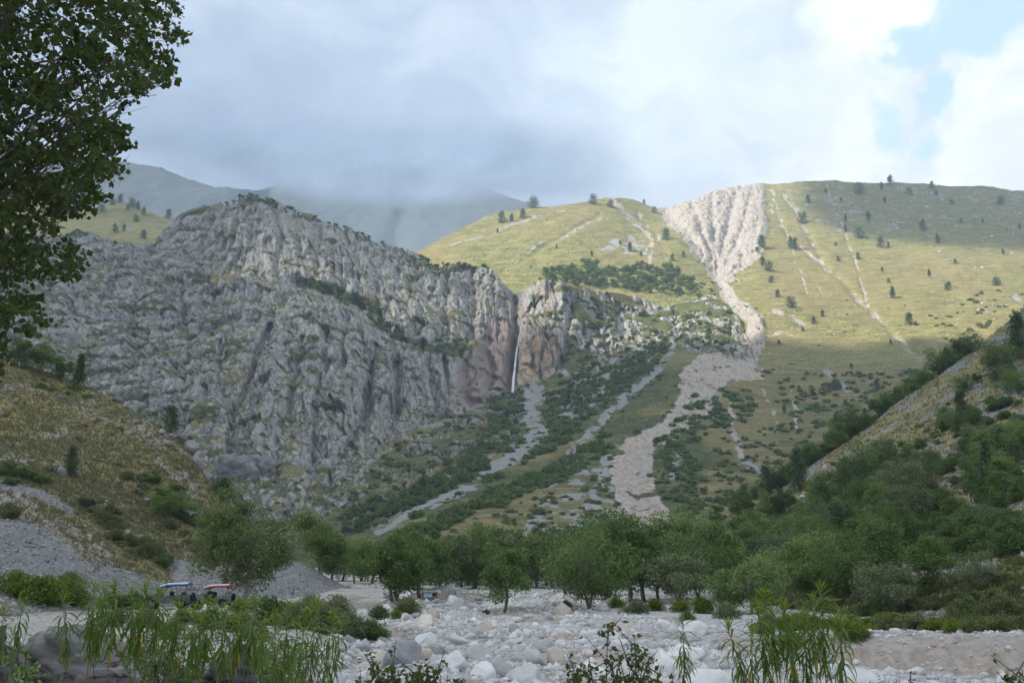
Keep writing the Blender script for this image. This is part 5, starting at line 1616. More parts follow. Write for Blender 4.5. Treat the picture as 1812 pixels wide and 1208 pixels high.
for sz, p, r, tn, lab, grp in cand[:300]:
    qx, qy = project(p)
    if grp.endswith('near slopes'):
        me = FINE[{'mid': 'dark'}.get(tn, tn)]
        where = f', {"near the top" if qy < 780 else ("upper part" if qy < 880 else ("lower part" if qy < 1000 else "near the foot"))}, {"far left" if qx < 120 else ("left" if qx < 230 else ("inner left" if qx < 700 else ("inner right" if qx < 1560 else ("right" if qx < 1690 else "far right"))))}'
    else:
        me = BUSH[tn][random.randrange(3)]
        where = ', above the waterfall' if qy < 590 else (', level with the waterfall' if qy < 692 else (', below the waterfall' if qy < 780 else (', halfway down' if qy < 860 else ', near the bottom')))
        where += ' left' if qx < 700 else (' centre' if qx < 1000 else ' right')
    o = link('shrub', me, None, (p[0], p[1], p[2] - 0.12 * r), (0, 0, random.uniform(0, 6.28)), (r, r, r * random.uniform(0.75, 1.15)))
    size = 'big ' if sz > 30 else ('large ' if sz > 22 else ('small ' if sz < 12 else ''))
    lab = lab.replace('dark shrub', 'shrub').replace('low shrub', 'shrub').replace('small shrub', 'shrub').replace('low tussock', 'tussock').replace('yellowing ', '')
    size = size if grp.endswith('near slopes') else ''
    tag(o, size + TINTWORD[tn] + ' ' + lab + where, 'shrub', grp)
small = [bush_mesh('thicket', 260 + k, L_DARK, 110, 0.42, 0.62, 6) for k in range(4)]
for nm, mt, lab, tints in (('mountain_thicket', L_DARK, 'small dark shrubs dotted over the crag and the fan', ('dark', 'mid')), ('olive_thicket', L_OLIVE, 'small olive shrubs dotted over the slopes', ('olive', 'grey', 'yellow', 'bright'))):
    Vs, Fs, n = [], [], 0
    for sz, p, r, tn, _, grp in cand[300:]:
        if tn not in tints:
            continue
        V, F = small[random.randrange(4)]
        a = random.uniform(0, 6.28)
        c, s_ = math.cos(a), math.sin(a)
        Vs.append(V @ np.array([[c, s_, 0], [-s_, c, 0], [0, 0, 1]]) * r + p - np.array([0, 0, 0.2 * r]))
        Fs.append(F + n)
        n += len(V)
    tag(link(nm, mesh_np(nm, np.concatenate(Vs), np.concatenate(Fs), mt, False)), lab, 'thicket', kind='stuff')

# bushes of the terrace and the banks that can be told apart
for px, py, rp, tn, lab in [(28, 1052, 30, 'bright', 'bright green bush at the left edge of the terrace'), (72, 1068, 36, 'bright', 'largest bright green bush on the gravel slope at the left'), (112, 1066, 32, 'bright', 'yellow green bush right of the largest bright one'), (140, 1072, 22, 'bright', 'small yellow green bush at the right end of the bright clump'),
                            (125, 1046, 28, 'olive', 'olive twiggy bush behind the bright clump'), (200, 1062, 24, 'dark', 'dark green bush left of the blue topped jeep'), (238, 1060, 26, 'dark', 'dark green bush close to the nose of the blue topped jeep'), (172, 1075, 18, 'bright', 'pale green bush between the bright clump and the dark bushes'),
                            (347, 1066, 10, 'bright', 'light green sapling bush behind the blue topped jeep'), (425, 1082, 16, 'bright', 'bright green bush at the tail of the red topped jeep'), (475, 1104, 40, 'dark', 'dark green bush right of the red topped jeep'), (520, 1110, 36, 'grey', 'grey green tangled bush left of the riverbed'),
                            (570, 1118, 38, 'grey', 'second grey green tangled bush by the riverbed'), (618, 1128, 34, 'grey', 'grey green bush hanging over the riverbed stones'), (655, 1130, 28, 'dark', 'dark leafy bush at the left edge of the riverbed'), (600, 1095, 34, 'grey', 'grey green bush behind the hanging ones'), (545, 1088, 30, 'grey', 'grey green bush below the scree'),
                            (668, 1095, 20, 'olive', 'olive bush above the tan slab'), (725, 1088, 26, 'olive', 'dark olive bush under the forked tree'), (702, 1094, 10, 'bright', 'small light green bush at the gravel mound'),
                            (1088, 1075, 14, 'bright', 'yellow green bush right of the leaning shore tree'), (1128, 1086, 22, 'grey', 'pale blue green bush above the gravel step'), (1162, 1080, 16, 'bright', 'light green bush right of the pale blue green one'), (1205, 1082, 16, 'bright', 'bright green bush left below the pale willow'),
                            (1240, 1084, 20, 'bright', 'yellow green bush below the dark trees on the right bank'), (1284, 1094, 24, 'grey', 'grey green bush left of the willow foot'), (1215, 1098, 14, 'olive', 'olive bush on the crest of the gravel bank'), (1000, 1076, 12, 'olive', 'thin olive bush on the right rubble'),
                            (205, 1108, 26, 'olive', 'olive bush on the sandy bank below the dark bushes'), (262, 1112, 28, 'grey', 'grey bush on the bank below the blue topped jeep'), (322, 1104, 22, 'olive', 'olive bush on the bank edge below the jeeps'), (372, 1112, 30, 'dark', 'dark bush on the bank below the white boulder'), (425, 1116, 30, 'olive', 'olive bush on the bank below the red topped jeep'), (300, 1130, 26, 'dark', 'dark bush low on the near bank'), (455, 1132, 26, 'grey', 'grey bush low on the near bank'),
                            (860, 1088, 8, 'olive', 'tiny olive bush on the rubble left of the lone tree'), (15, 915, 22, 'olive', 'olive bush on the scree at the left edge')]:
    p = ground_at(px, py) if py > 1040 and px > 165 else s6.at(px, py)
    if 165 < px < 460 and p[1] > 96:
        p = unproj(px, py, 84.0)
        p[2] = ground_z(p[:1], p[1:2])[0][0]
    r = (1.6 if tn == 'bright' else 1.4) * rp * p[1] / FPX
    o = link('bush', FINE[tn], None, (p[0], p[1], p[2] - 0.06 * r), (0, 0, random.uniform(0, 6.28)), (r, r, r * 0.95))
    tag(o, lab, 'bush')
gr_ = np.random.default_rng(81)
for k in range(84):
    px = gr_.uniform(1330, 1830)
    y = gr_.uniform(45, 66) - (px - 1400) / 400 * 6
    x = (px - CX) / FPX * y
    z = float(ground_z(np.array([x]), np.array([y]))[0][0])
    r = gr_.uniform(0.45, 1.05)
    o = link('bush', FINE['bright' if k % 3 else 'olive'], None, (x, y, z - 0.05), (0, 0, gr_.uniform(0, 6.28)), (r, r, r * 0.8))
    sd = 'leftmost' if px < 1430 else ('left' if px < 1540 else ('middle' if px < 1640 else ('right' if px < 1740 else 'rightmost')))
    sd = ('front ' if y < 50 else 'back ') + sd
    tag(o, f'{"broad" if r > 0.75 else "low"} {"bright green" if k % 3 else "olive"} bush on top of the gravel bank, {sd} stretch', 'bush', 'low bushes on the gravel bank')


# ---- grass tufts on the near slopes
L_TUFT = foliage_mat('dry_grass_blades', [(0.085, 0.092, 0.046), (0.15, 0.140, 0.078), (0.235, 0.205, 0.130)], 0.25, 0.8)


def tufts(name, P, size, g, mat):
    n, b = len(P), 6
    base = np.repeat(P, b, 0) + g.normal(0, 0.12, (n * b, 3)) * np.repeat(size, b)[:, None] * np.array([1, 1, 0])
    d = g.normal(0, 0.45, (n * b, 3))
    d[:, 2] = 1.0
    s = np.repeat(size, b)[:, None] * g.uniform(0.6, 1.2, (n * b, 1))
    sd = np.cross(d, g.normal(size=(n * b, 3)))
    sd /= np.linalg.norm(sd, axis=1, keepdims=True)
    V = np.stack([base - sd * s * 0.10, base + sd * s * 0.10, base + d * s], 1).reshape(-1, 3)
    return mesh_np(name, V, np.arange(len(V)).reshape(-1, 3), mat, False)


P_, _, _ = sheet_points(s6, np.clip(1 - sc6 - 0.5 * so6, 0.02, 1), 16000, gr_)
tag(link('spur_grass', tufts('spur_grass', P_, gr_.uniform(0.22, 0.55, len(P_)), gr_, L_TUFT)), 'dry tussock grass on the left spur', 'grass', kind='stuff')
P_, _, _ = sheet_points(s7, np.clip(1 - sc7 - 0.4 * so7, 0.02, 1), 14000, gr_)
L_TUFT2 = foliage_mat('green_grass_blades', [(0.05, 0.070, 0.020), (0.090, 0.105, 0.034), (0.16, 0.15, 0.06)], 0.25, 0.8)
tag(link('slope_grass', tufts('slope_grass', P_, gr_.uniform(0.3, 0.7, len(P_)), gr_, L_TUFT2)), 'tussock grass on the right slope', 'grass', kind='stuff')

# ================================================================== tall plants and shrubs right in front of the camera
def strip_leaf(name, mat, droop, width=0.042, seg=5):
    """one narrow lance-shaped leaf along +x, 1 long, folded along the midrib"""
    t = np.linspace(0, 1, seg + 1)
    ang = -droop * t
    x = np.concatenate([[0], np.cumsum(np.cos((ang[1:] + ang[:-1]) / 2) / seg)])
    z = np.concatenate([[0], np.cumsum(np.sin((ang[1:] + ang[:-1]) / 2) / seg)])
    wd = width * np.sin(np.pi * np.clip(t * 0.93 + 0.05, 0, 1)) ** 0.8
    V, F = [], []
    for i in range(seg + 1):
        V += [(x[i], wd[i], z[i] + wd[i] * 0.35), (x[i], 0, z[i]), (x[i], -wd[i], z[i] + wd[i] * 0.35)]
    for i in range(seg):
        for k in (0, 1):
            F.append((i * 3 + k, i * 3 + k + 1, i * 3 + k + 4, i * 3 + k + 3))
    return mesh_np(name, np.array(V), np.array(F), mat, True)


L_HERB = foliage_mat('herb_leaves', [(0.045, 0.095, 0.018), (0.078, 0.145, 0.026), (0.13, 0.195, 0.038)], 0.35, 0.5)
L_HERB_TOP = foliage_mat('young_herb_leaves', [(0.085, 0.165, 0.020), (0.13, 0.215, 0.026), (0.19, 0.26, 0.036)], 0.40, 0.5)
L_HERB_OLD = foliage_mat('yellow_herb_leaves', [(0.25, 0.20, 0.02), (0.36, 0.26, 0.03), (0.42, 0.30, 0.05)], 0.35, 0.6)
L_FLOWER = foliage_mat('yellow_flower_heads', [(0.16, 0.17, 0.015), (0.24, 0.24, 0.02), (0.32, 0.29, 0.03)], 0.3, 0.6)
STEM = plain_mat('herb_stem', (0.13, 0.10, 0.055), 0.8, scale=20.0)
LEAF_UP = [strip_leaf('leaf', L_HERB_TOP, d) for d in (0.3, 0.7)]
LEAF_MID = [strip_leaf('leaf', L_HERB, d) for d in (1.0, 1.6, 2.2)]
LEAF_OLD = [strip_leaf('leaf', L_HERB_OLD, 1.6)]
gp_ = np.random.default_rng(91)


def herb(px, py, D, lean, n, span, label, ll=0.13, flower=False, arch=0.0):
    """one stem that reaches the pixel (px, py); its leaves cover the upper span metres"""
    top = unproj(px, py, D)
    x0, y0 = top[0] - lean, top[1] + gp_.uniform(-0.15, 0.15)
    z0 = float(ground_z(np.array([x0]), np.array([y0]))[0][0])
    root = new_empty('tall_herb', (x0, y0, z0 - 0.03))
    k = np.linspace(0, 1, 9)
    h = top[2] - z0
    pts = np.stack([lean * k ** 1.8, (top[1] - y0) * k, h * (k + arch * np.sin(k * math.pi) * 0.5)], -1)
    MB().tube(pts, 0.0075 * (1 - 0.7 * k), 6).obj('stem', STEM, root, True)
    az = gp_.uniform(0, 6.28)
    n = int(n * 1.25)
    for i in range(n):
        f = i / n                                   # 0 at the tip
        kk = 1 - (f ** 1.2) * span / h
        p = np.array([np.interp(kk, k, pts[:, j]) for j in range(3)])
        az += 2.4
        pitch = 1.15 - 1.75 * min(1.0, f * 1.45) + gp_.normal(0, 0.30)
        old = f > 0.7 and gp_.random() < 0.10
        me = LEAF_OLD[0] if old else (LEAF_UP[i % 2] if f < 0.26 else LEAF_MID[int(gp_.integers(0, 3))])
        s = ll * (0.45 + 0.75 * min(1, f * 4)) * gp_.uniform(0.8, 1.15) * (1.0 if f < 0.75 else 0.85)
        link('leaf', me, root, p, (gp_.normal(0, 0.3), -pitch, az), s)
    if flower:
        c = np.repeat(pts[-1][None], 26, 0) + gp_.normal(0, 0.022, (26, 3)) + np.array([0, 0, -0.01])
        V, F = leaf_arrays(c, 0.020, gp_, 0.6, 0.9)
        tag(link('flower_head', mesh_np('flower_head', V, F, L_FLOWER, False), root), kind='stuff')
    return tag(root, label, 'plant', 'tall herbs in the foreground')


HERBS = [(8, 1092, 7.2, -0.06, 46, 0.45, 'tall herb cut by the left edge of the picture', True), (42, 1080, 7.0, 0.05, 44, 0.38, 'small topped herb in front of the left edge rock', False), (112, 1072, 6.6, -0.20, 58, 0.55, 'bending herb alone before the sandy slope', False),
         (168, 1048, 6.6, -0.04, 84, 0.60, 'bushy herb at the left of the main clump', False), (188, 1056, 6.9, 0.05, 84, 0.55, 'bushy herb second in the main clump', False), (206, 1046, 6.5, 0.02, 84, 0.60, 'tall bushy herb before the dark bush', False), (236, 1062, 6.8, -0.06, 70, 0.55, 'herb below the nose of the blue topped jeep', False),
         (262, 1044, 6.6, 0.05, 84, 0.62, 'tallest herb before the nose of the blue topped jeep', False), (283, 1058, 7.0, 0.02, 70, 0.5, 'herb in front of the blue topped jeep door', False), (318, 1080, 6.9, 0.08, 66, 0.5, 'herb under the rear wheel of the blue topped jeep', True), (345, 1088, 6.5, -0.06, 70, 0.52, 'herb under the gap between the jeeps', False),
         (372, 1074, 6.7, 0.04, 74, 0.55, 'herb with a yellow top below the white boulder', True), (398, 1086, 6.5, -0.03, 74, 0.6, 'herb below the red topped jeep', False), (432, 1080, 6.9, 0.06, 66, 0.5, 'herb below the tail of the red topped jeep', True), (452, 1072, 6.6, 0.02, 74, 0.55, 'tall herb before the dark green bush', False),
         (487, 1094, 6.5, -0.07, 66, 0.66, 'drooping herb left of the gap onto the riverbed', True), (512, 1082, 6.7, 0.03, 84, 0.72, 'tall drooping herb in the gap onto the riverbed', False), (541, 1092, 6.5, 0.05, 78, 0.72, 'drooping herb before the white stones', True), (562, 1078, 6.8, 0.05, 70, 0.62, 'herb with long hanging leaves before the riverbed', True),
         (590, 1096, 6.6, 0.12, 70, 0.6, 'rightmost herb of the left clump, leaning right', True), (604, 1112, 6.9, 0.15, 46, 0.42, 'small herb at the right end of the left clump', False),
         (1208, 1108, 7.0, 0.02, 52, 0.5, 'thin herb left of the right hand clump', False), (1284, 1112, 6.4, -0.26, 62, 0.52, 'herb leaning far to the left in the right hand clump', False), (1338, 1078, 6.3, -0.12, 84, 0.62, 'herb with a yellow crown in the right hand clump', True), (1352, 1058, 6.5, -0.08, 74, 0.5, 'tall herb with yellow buds in the right hand clump', True),
         (1384, 1078, 6.4, -0.10, 84, 0.62, 'herb left of centre in the right hand clump', True), (1421, 1092, 6.5, 0.0, 78, 0.58, 'herb in the centre of the right hand clump', False), (1452, 1050, 6.4, 0.03, 90, 0.62, 'tallest herb with a pointed tip in the right hand clump', False), (1437, 1070, 6.8, 0.05, 66, 0.5, 'herb just behind the tallest one', False),
         (1487, 1092, 6.2, 0.06, 66, 0.62, 'herb with bare fishbone leaves at the right of the clump', False)]
for k, (px, py) in enumerate([(178, 1078), (246, 1090), (300, 1098), (358, 1104), (415, 1108), (470, 1112), (528, 1112), (1364, 1092), (1402, 1104), (1330, 1120)]):
    HERBS.append((px, py, 7.6 + 0.5 * (k % 3), [0.05, -0.06, 0.1][k % 3], 62, 0.55, f'shorter herb in the back row of the {"left" if px < 700 else "right"} clump, {"below the blue topped jeep" if 215 < px < 345 else ("below the red topped jeep" if 345 <= px < 450 else ("before the riverbed stones" if 450 <= px < 700 else ("before the left gravel" if px < 215 else "before the gravel bank")))}', k % 4 == 0))
for px, py, D, lean, n, span, lab, fl in HERBS:
    herb(px, py - 20, D, lean, int(n * (0.8 if px < 475 else 0.95)), span * (0.66 if px < 475 else (1.05 if px < 700 else 0.8)), lab, 0.13, fl)


def twig_shrub(tips, base, D, mat, label, leaf=0.05, per=34, seed=3):
    """a twiggy shrub whose shoots end at the given pixels"""
    g = np.random.default_rng(seed)
    b = unproj(base[0], base[1], D)
    z0 = float(ground_z(b[:1], b[1:2])[0][0])
    root = new_empty('leafy_shrub', (b[0], b[1], z0 - 0.02))
    wood, pts = MB(), []
    for px, py in tips:
        e = unproj(px, py, D + g.uniform(-0.5, 0.5)) - np.array([b[0], b[1], z0])
        k = np.linspace(0, 1, 7)[:, None]
        st = np.array([g.uniform(-0.1, 0.1), g.uniform(-0.1, 0.1), 0])
        c = st + (e - st) * k + np.sin(k * 3.0) * np.array([0.06, 0.04, 0.06]) * g.normal(size=3) + np.array([0, 0, 0.12]) * np.sin(k * math.pi)
        wood.tube(c, 0.011 * (1 - 0.8 * k[:, 0]), 5)
        for j in range(5):
            f = g.uniform(0.45, 0.98)
            p0 = np.array([np.interp(f, k[:, 0], c[:, i]) for i in range(3)])
            d = g.normal(0, 0.10, 3) + np.array([0, 0, 0.07])
            wood.tube([p0, p0 + d], [0.005, 0.002], 4, cap=False)
            pts.append(p0 + d * g.random((per // 5, 1)) + g.normal(0, 0.022, (per // 5, 3)))
        f = g.uniform(0.5, 1.0, (per, 1))
        pts.append(st + (e - st) * f + np.array([0, 0, 0.12]) * np.sin(f * math.pi) + g.normal(0, 0.03, (per, 3)))
    wood.obj('twigs', plain_mat('twig_bark', (0.07, 0.055, 0.045), 0.9, scale=20.0), root, True)
    V, F = leaf_arrays(np.concatenate(pts), leaf, g, 0.5, 0.62)
    tag(link('foliage', mesh_np('foliage', V, F, mat, False), root), kind='stuff')
    return tag(root, label, 'shrub')


L_ROSE = foliage_mat('shrub_leaves', [(0.030, 0.052, 0.012), (0.055, 0.085, 0.018), (0.105, 0.125, 0.028)], 0.3, 0.5)
twig_shrub([(645, 1200), (660, 1180), (676, 1172), (690, 1176), (668, 1192), (700, 1196), (640, 1208), (684, 1204)], (675, 1290), 8.0, L_ROSE, 'dark leafy shrub left of two at the bottom edge', 0.05, 46, 3)
twig_shrub([(735, 1180), (750, 1172), (768, 1176), (776, 1188), (745, 1196), (722, 1200), (760, 1204), (790, 1206), (730, 1192)], (750, 1290), 8.0, L_ROSE, 'dark leafy shrub right of two at the bottom edge', 0.05, 50, 4)
twig_shrub([(1002, 1152), (1015, 1165), (1030, 1175), (1045, 1185), (1010, 1190), (1060, 1190), (1076, 1104), (1082, 1150), (1095, 1170), (1120, 1118), (1130, 1130), (1140, 1145), (1118, 1165), (1150, 1160), (1170, 1172), (1165, 1195), (1190, 1190), (1108, 1190), (1040, 1200), (1085, 1200), (1140, 1195)],
           (1095, 1320), 7.6, L_ROSE, 'large leafy shrub before the middle of the riverbed', 0.045, 36, 5)
twig_shrub([(1795, 1190), (1806, 1178), (1812, 1200), (1790, 1204)], (1806, 1290), 7.5, L_ROSE, 'small leafy shrub in the lower right corner', 0.045, 30, 6)
# dry brown umbels before the gravel bank
twig_shrub([(1540, 1196), (1556, 1200), (1572, 1196), (1590, 1192), (1606, 1190), (1620, 1198), (1600, 1204)], (1580, 1300), 8.0, plain_mat('dry_seed_heads', (0.10, 0.075, 0.06), 0.9), 'dry brown seed heads before the gravel bank', 0.022, 22, 7)
# the dark twiggy bush among the herbs
twig_shrub([(455, 1100), (470, 1120), (490, 1105), (510, 1118), (530, 1125), (480, 1140), (445, 1130), (520, 1150), (560, 1130)], (490, 1270), 12.0, L_MID, 'green twiggy bush behind the herbs before the riverbed', 0.055, 60, 9)
twig_shrub([(20, 1150), (45, 1160), (60, 1172), (30, 1185), (55, 1190)], (45, 1290), 9.0, L_MID, 'low green shrub between the two dark rocks', 0.05, 50, 10)
twig_shrub([(225, 1110), (250, 1120), (268, 1100), (290, 1105), (310, 1112), (330, 1120), (352, 1128), (345, 1150), (300, 1150), (240, 1140), (262, 1132), (322, 1140), (372, 1125), (395, 1118), (210, 1150)], (305, 1260), 11.5, L_DARK, 'dark twiggy bush behind the tall herbs of the left clump', 0.05, 60, 8)

# ---- the poplar whose crown hangs in from the upper left
POP = [(-560, -650), (160, -260), (300, -60), (326, 30), (322, 88), (300, 150), (240, 178), (196, 200), (236, 258), (234, 276), (190, 328), (188, 366), (132, 384), (84, 402), (146, 446), (150, 488), (90, 496), (62, 520), (99, 546), (88, 572), (36, 600), (18, 655), (-110, 700), (-560, 560)]
gq = np.random.default_rng(101)
tb = unproj(-330, 1075, 13.5)
tz = float(ground_z(tb[:1], tb[1:2])[0][0])
pop = new_empty('poplar_tree', (tb[0], tb[1], tz - 0.1))
origin = np.array([tb[0], tb[1], tz - 0.1])
N_ = 7800
tx, ty = gq.uniform(-560, 330, N_), gq.uniform(-650, 700, N_)
de, _ = seg_dist(tx, ty, POP + [POP[0]])
k = inside(tx, ty, POP)
tx, ty, de = tx[k], ty[k], de[k]
TW = unproj(tx, ty, gq.uniform(11.4, 15.4, len(tx)))
vis = (tx > -60) & (ty > -60)
keep = (1.3 * fbm(TW / 1.0, 3, 0.6) + np.clip(de / 160.0, 0, 0.4) > 0.0) & (gq.random(len(tx)) < np.where(vis, 1.0, 0.45))
TW, tx, ty = TW[keep] - origin, tx[keep], ty[keep]
out_ = TW * np.array([1, 1, 0.0])
out_ /= np.linalg.norm(out_, axis=1, keepdims=True) + 1e-9
tdir = out_ + gq.normal(0, 0.55, TW.shape) + np.array([0, 0, -0.25])
tdir /= np.linalg.norm(tdir, axis=1, keepdims=True)
m_ = 15
f_ = gq.uniform(-0.26, 0.10, (len(TW), m_, 1))
LP = (TW[:, None] + tdir[:, None] * f_ + gq.normal(0, 0.05, (len(TW), m_, 3))).reshape(-1, 3)
lx, ly = np.repeat(tx, m_), np.repeat(ty, m_)
big = np.argsort(-(gq.random(len(LP)) + 2.0 * ((lx > 0) & (ly > 0))))
trunk_top = np.array([0.3, 0.2, 14.0])
kk = np.linspace(0, 1, 10)
tr = np.stack([0.35 * np.sin(kk * 3), 0.15 * np.sin(kk * 4), 14.0 * kk], -1)
wood = MB().tube(tr, 0.30 * (1 - 0.88 * kk), 12)
bm_ = MB()
for e, d_ in zip(TW, tdir):
    bm_.tube([e - d_ * 0.34, e + d_ * 0.06], [0.006, 0.002], 3, cap=False)
sel = gq.choice(len(LP), 170, replace=False)
for e in LP[sel]:
    zb = np.clip(e[2] * gq.uniform(0.55, 0.95) - 0.3, 1.2, 13.0)
    st = np.array([np.interp(zb, tr[:, 2], tr[:, 0]), np.interp(zb, tr[:, 2], tr[:, 1]), zb])
    mid = st * 0.45 + e * 0.55 + gq.normal(0, 0.15, 3) + np.array([0, 0, 0.35])
    bm_.tube([st, st * 0.7 + mid * 0.3 + np.array([0, 0, 0.1]), mid, e], [0.045, 0.03, 0.016, 0.004], 5, cap=False)
    for j in range(3):
        bm_.tube([mid, e + gq.normal(0, 0.10, 3)], [0.010, 0.003], 4, cap=False)
wood.obj('trunk', BARK, pop, True)
bm_.obj('branches', BARK, pop, True)
V, F = leaf_arrays(LP[big[300:]], np.where(gq.random(len(big) - 300) < 0.3, 0.11, 0.08), gq, -0.2, 0.95)
tag(link('crown', mesh_np('crown', V, F, L_POP, False), pop), kind='stuff')
V, F = leaf_arrays(np.zeros((1, 3)), 1.0, np.random.default_rng(1), 3.0, 0.95)
one = mesh_np('leaf', V, F, L_POP, False)
for e in LP[big[:300]]:
    link('leaf', one, pop, e, tuple(gq.uniform(0, 6.28, 3)), float(gq.uniform(0.08, 0.105)))
tag(pop, 'dark green poplar whose leafy crown hangs in from the upper left', 'tree')

# ================================================================== jeeps, people, shelters, waterfall
M_olive = plain_mat('faded_dark_green_paint', (0.060, 0.074, 0.063), 0.5, var=0.25, scale=2.0, spec=0.4)
M_olive2 = plain_mat('faded_grey_green_paint', (0.115, 0.132, 0.120), 0.5, var=0.25, scale=2.0, spec=0.4)
M_black = plain_mat('black_rubber', (0.018, 0.018, 0.018), 0.85)
M_rim = plain_mat('dusty_steel_rim', (0.10, 0.10, 0.095), 0.6)
M_seat = plain_mat('dark_seat_cloth', (0.035, 0.03, 0.03), 0.9)
M_tan = plain_mat('tan_seat_cloth', (0.42, 0.33, 0.20), 0.9)
M_blue = plain_mat('blue_tarpaulin', (0.05, 0.13, 0.34), 0.55, var=0.15)
M_red = plain_mat('red_tarpaulin', (0.40, 0.045, 0.045), 0.55, var=0.15)
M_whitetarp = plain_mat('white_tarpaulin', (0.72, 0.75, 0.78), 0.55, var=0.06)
M_frame = plain_mat('black_steel_tube', (0.03, 0.03, 0.03), 0.5)
M_lamp = plain_mat('headlamp_glass', (0.75, 0.76, 0.75), 0.15, var=0.05)
M_wood = plain_mat('weathered_wood', (0.17, 0.13, 0.09), 0.85, scale=8.0)
glass = bpy.data.materials.new('window_glass')
glass.use_nodes = True
t = NT(glass.node_tree)
gl = t.n('ShaderNodeBsdfGlossy', None, Color=(0.9, 0.95, 1.0, 1), Roughness=0.05)
tr_ = t.n('ShaderNodeBsdfTransparent', None, Color=(0.85, 0.92, 0.92, 1))
t.n('ShaderNodeOutputMaterial', None, Surface=t.n('ShaderNodeMixShader', None, i0=0.22, i1=tr_.outputs[0], i2=gl.outputs[0]).outputs[0])


def arc(cx, cz, r, a0, a1, n=7):
    return [(cx + r * math.cos(a), cz + r * math.sin(a)) for a in np.linspace(a0, a1, n)]


def jeep(px, py, D, yaw, paint, tarp, label, door_open):
    """open-topped off-road car, nose along local -x"""
    x = (px - CX) / FPX * D
    z = float(ground_z(np.array([x]), np.array([D]))[0][0])
    root = new_empty('jeep', (x, D, z), yaw)
    Wd = 0.80
    fw, rw = -1.25, 1.13
    side = [(-1.72, 0.52)] + arc(fw, 0.40, 0.47, math.pi - 0.25, 0.25)[0:] + [(-0.70, 0.45), (0.60, 0.45)] + arc(rw, 0.40, 0.47, math.pi - 0.1, 0.2) + [(1.78, 0.52), (1.80, 1.13), (0.95, 1.15), (0.90, 1.05), (-0.62, 1.05), (-0.66, 1.17), (-1.70, 1.08)]
    body = MB()
    body.prism(side, -Wd, -Wd + 0.05)
    body.prism(side, Wd - 0.05, Wd)
    body.box((0.55, 0, 0.50), (2.4, 1.52, 0.06))
    body.box((1.76, 0, 0.82), (0.05, 1.52, 0.60))
    body.box((-0.66, 0, 0.84), (0.05, 1.52, 0.62))
    body.box((-1.15, 0, 0.56), (1.0, 0.9, 0.14))
    ob = body.obj('body', paint, root)
    hood = MB().prism([(-1.74, 1.05), (-1.70, 1.12), (-0.66, 1.20), (-0.64, 1.13)], -0.66, 0.66)
    hood.obj('hood', paint, root)
    gr = MB().box((-1.74, 0, 0.84), (0.06, 1.1, 0.46), bevel=0.02)
    go = gr.obj('grille', paint, root)
    sl = MB()
    for k in range(7):
        sl.box((-1.778, -0.24 + 0.08 * k, 0.84), (0.02, 0.035, 0.28))
    sl.obj('slot', M_black, go)
    for s in (-1, 1):
        MB().lathe([(0.02, -0.02), (0.085, -0.01), (0.10, 0.04)], 'z', 14).obj('headlight', M_lamp, root, True, loc=(-1.79, 0.44 * s, 0.90), rot=(0, -math.pi / 2, 0))
        fd = MB().prism([(-1.78, 0.80), (-1.66, 0.92), (-0.84, 0.92), (-0.70, 0.60), (-0.74, 0.58), (-0.88, 0.86), (-1.62, 0.87), (-1.76, 0.77)], 0.58 * s, 0.86 * s)
        fd.obj('fender', paint, root)
        rf = MB().prism([(rw - 0.58, 0.50), (rw - 0.44, 0.86), (rw + 0.40, 0.90), (rw + 0.60, 0.62), (rw + 0.56, 0.60), (rw + 0.38, 0.85), (rw - 0.42, 0.81), (rw - 0.54, 0.50)], 0.70 * s, 0.88 * s)
        rf.obj('wheel_arch', paint, root)
        MB().box((0.0, 0.815 * s, 0.92), (0.14, 0.03, 0.03)).obj('door_handle', M_frame, root)
        mr = MB().box((-0.70, 0.98 * s, 1.36), (0.04, 0.16, 0.22), bevel=0.02).tube([(-0.66, 0.80 * s, 1.16), (-0.70, 0.96 * s, 1.32)], 0.012, 5)
        mr.obj('mirror', M_frame if tarp is M_red else M_lamp, root)
        for wx in (fw, rw):
            wh = new_empty('wheel', (wx, 0.70 * s, 0.385))
            wh.parent = root
            MB().lathe([(0.21, -0.10), (0.33, -0.115), (0.375, -0.09), (0.385, 0.0), (0.375, 0.09), (0.33, 0.115), (0.21, 0.10)], 'y', 26).obj('tyre', M_black, wh, True)
            MB().lathe([(0.001, 0.05 * s), (0.07, 0.06 * s), (0.09, 0.02 * s), (0.17, 0.02 * s), (0.215, 0.09 * s), (0.215, -0.09 * s)], 'y', 22).obj('rim', M_rim, wh, True)
    MB().box((-1.90, 0, 0.55), (0.08, 1.7, 0.12), bevel=0.02).obj('front_bumper', M_frame, root)
    MB().box((1.86, 0, 0.52), (0.08, 1.6, 0.10), bevel=0.02).obj('rear_bumper', M_frame, root)
    sp = new_empty('spare_wheel', (1.92, 0.0, 0.98))
    sp.parent = root
    sp.rotation_euler = (0, 0, math.pi / 2)
    MB().lathe([(0.21, -0.08), (0.33, -0.10), (0.37, 0.0), (0.33, 0.10), (0.21, 0.08)], 'y', 24).obj('tyre', M_black, sp, True)
    MB().lathe([(0.001, 0.02), (0.21, 0.04)], 'y', 18).obj('rim', M_rim, sp, True)
    ws = MB()
    a, b = np.array([-0.66, 0, 1.18]), np.array([-0.44, 0, 1.74])
    for s in (-1, 1):
        ws.tube([a + [0, 0.74 * s, 0], b + [0, 0.70 * s, 0]], 0.024, 6)
    ws.tube([a + [0, -0.74, 0], a + [0, 0.74, 0]], 0.024, 6).tube([b + [0, -0.70, 0], b + [0, 0.70, 0]], 0.024, 6).tube([a, b], 0.016, 6)
    wf = ws.obj('windscreen_frame', M_frame, root)
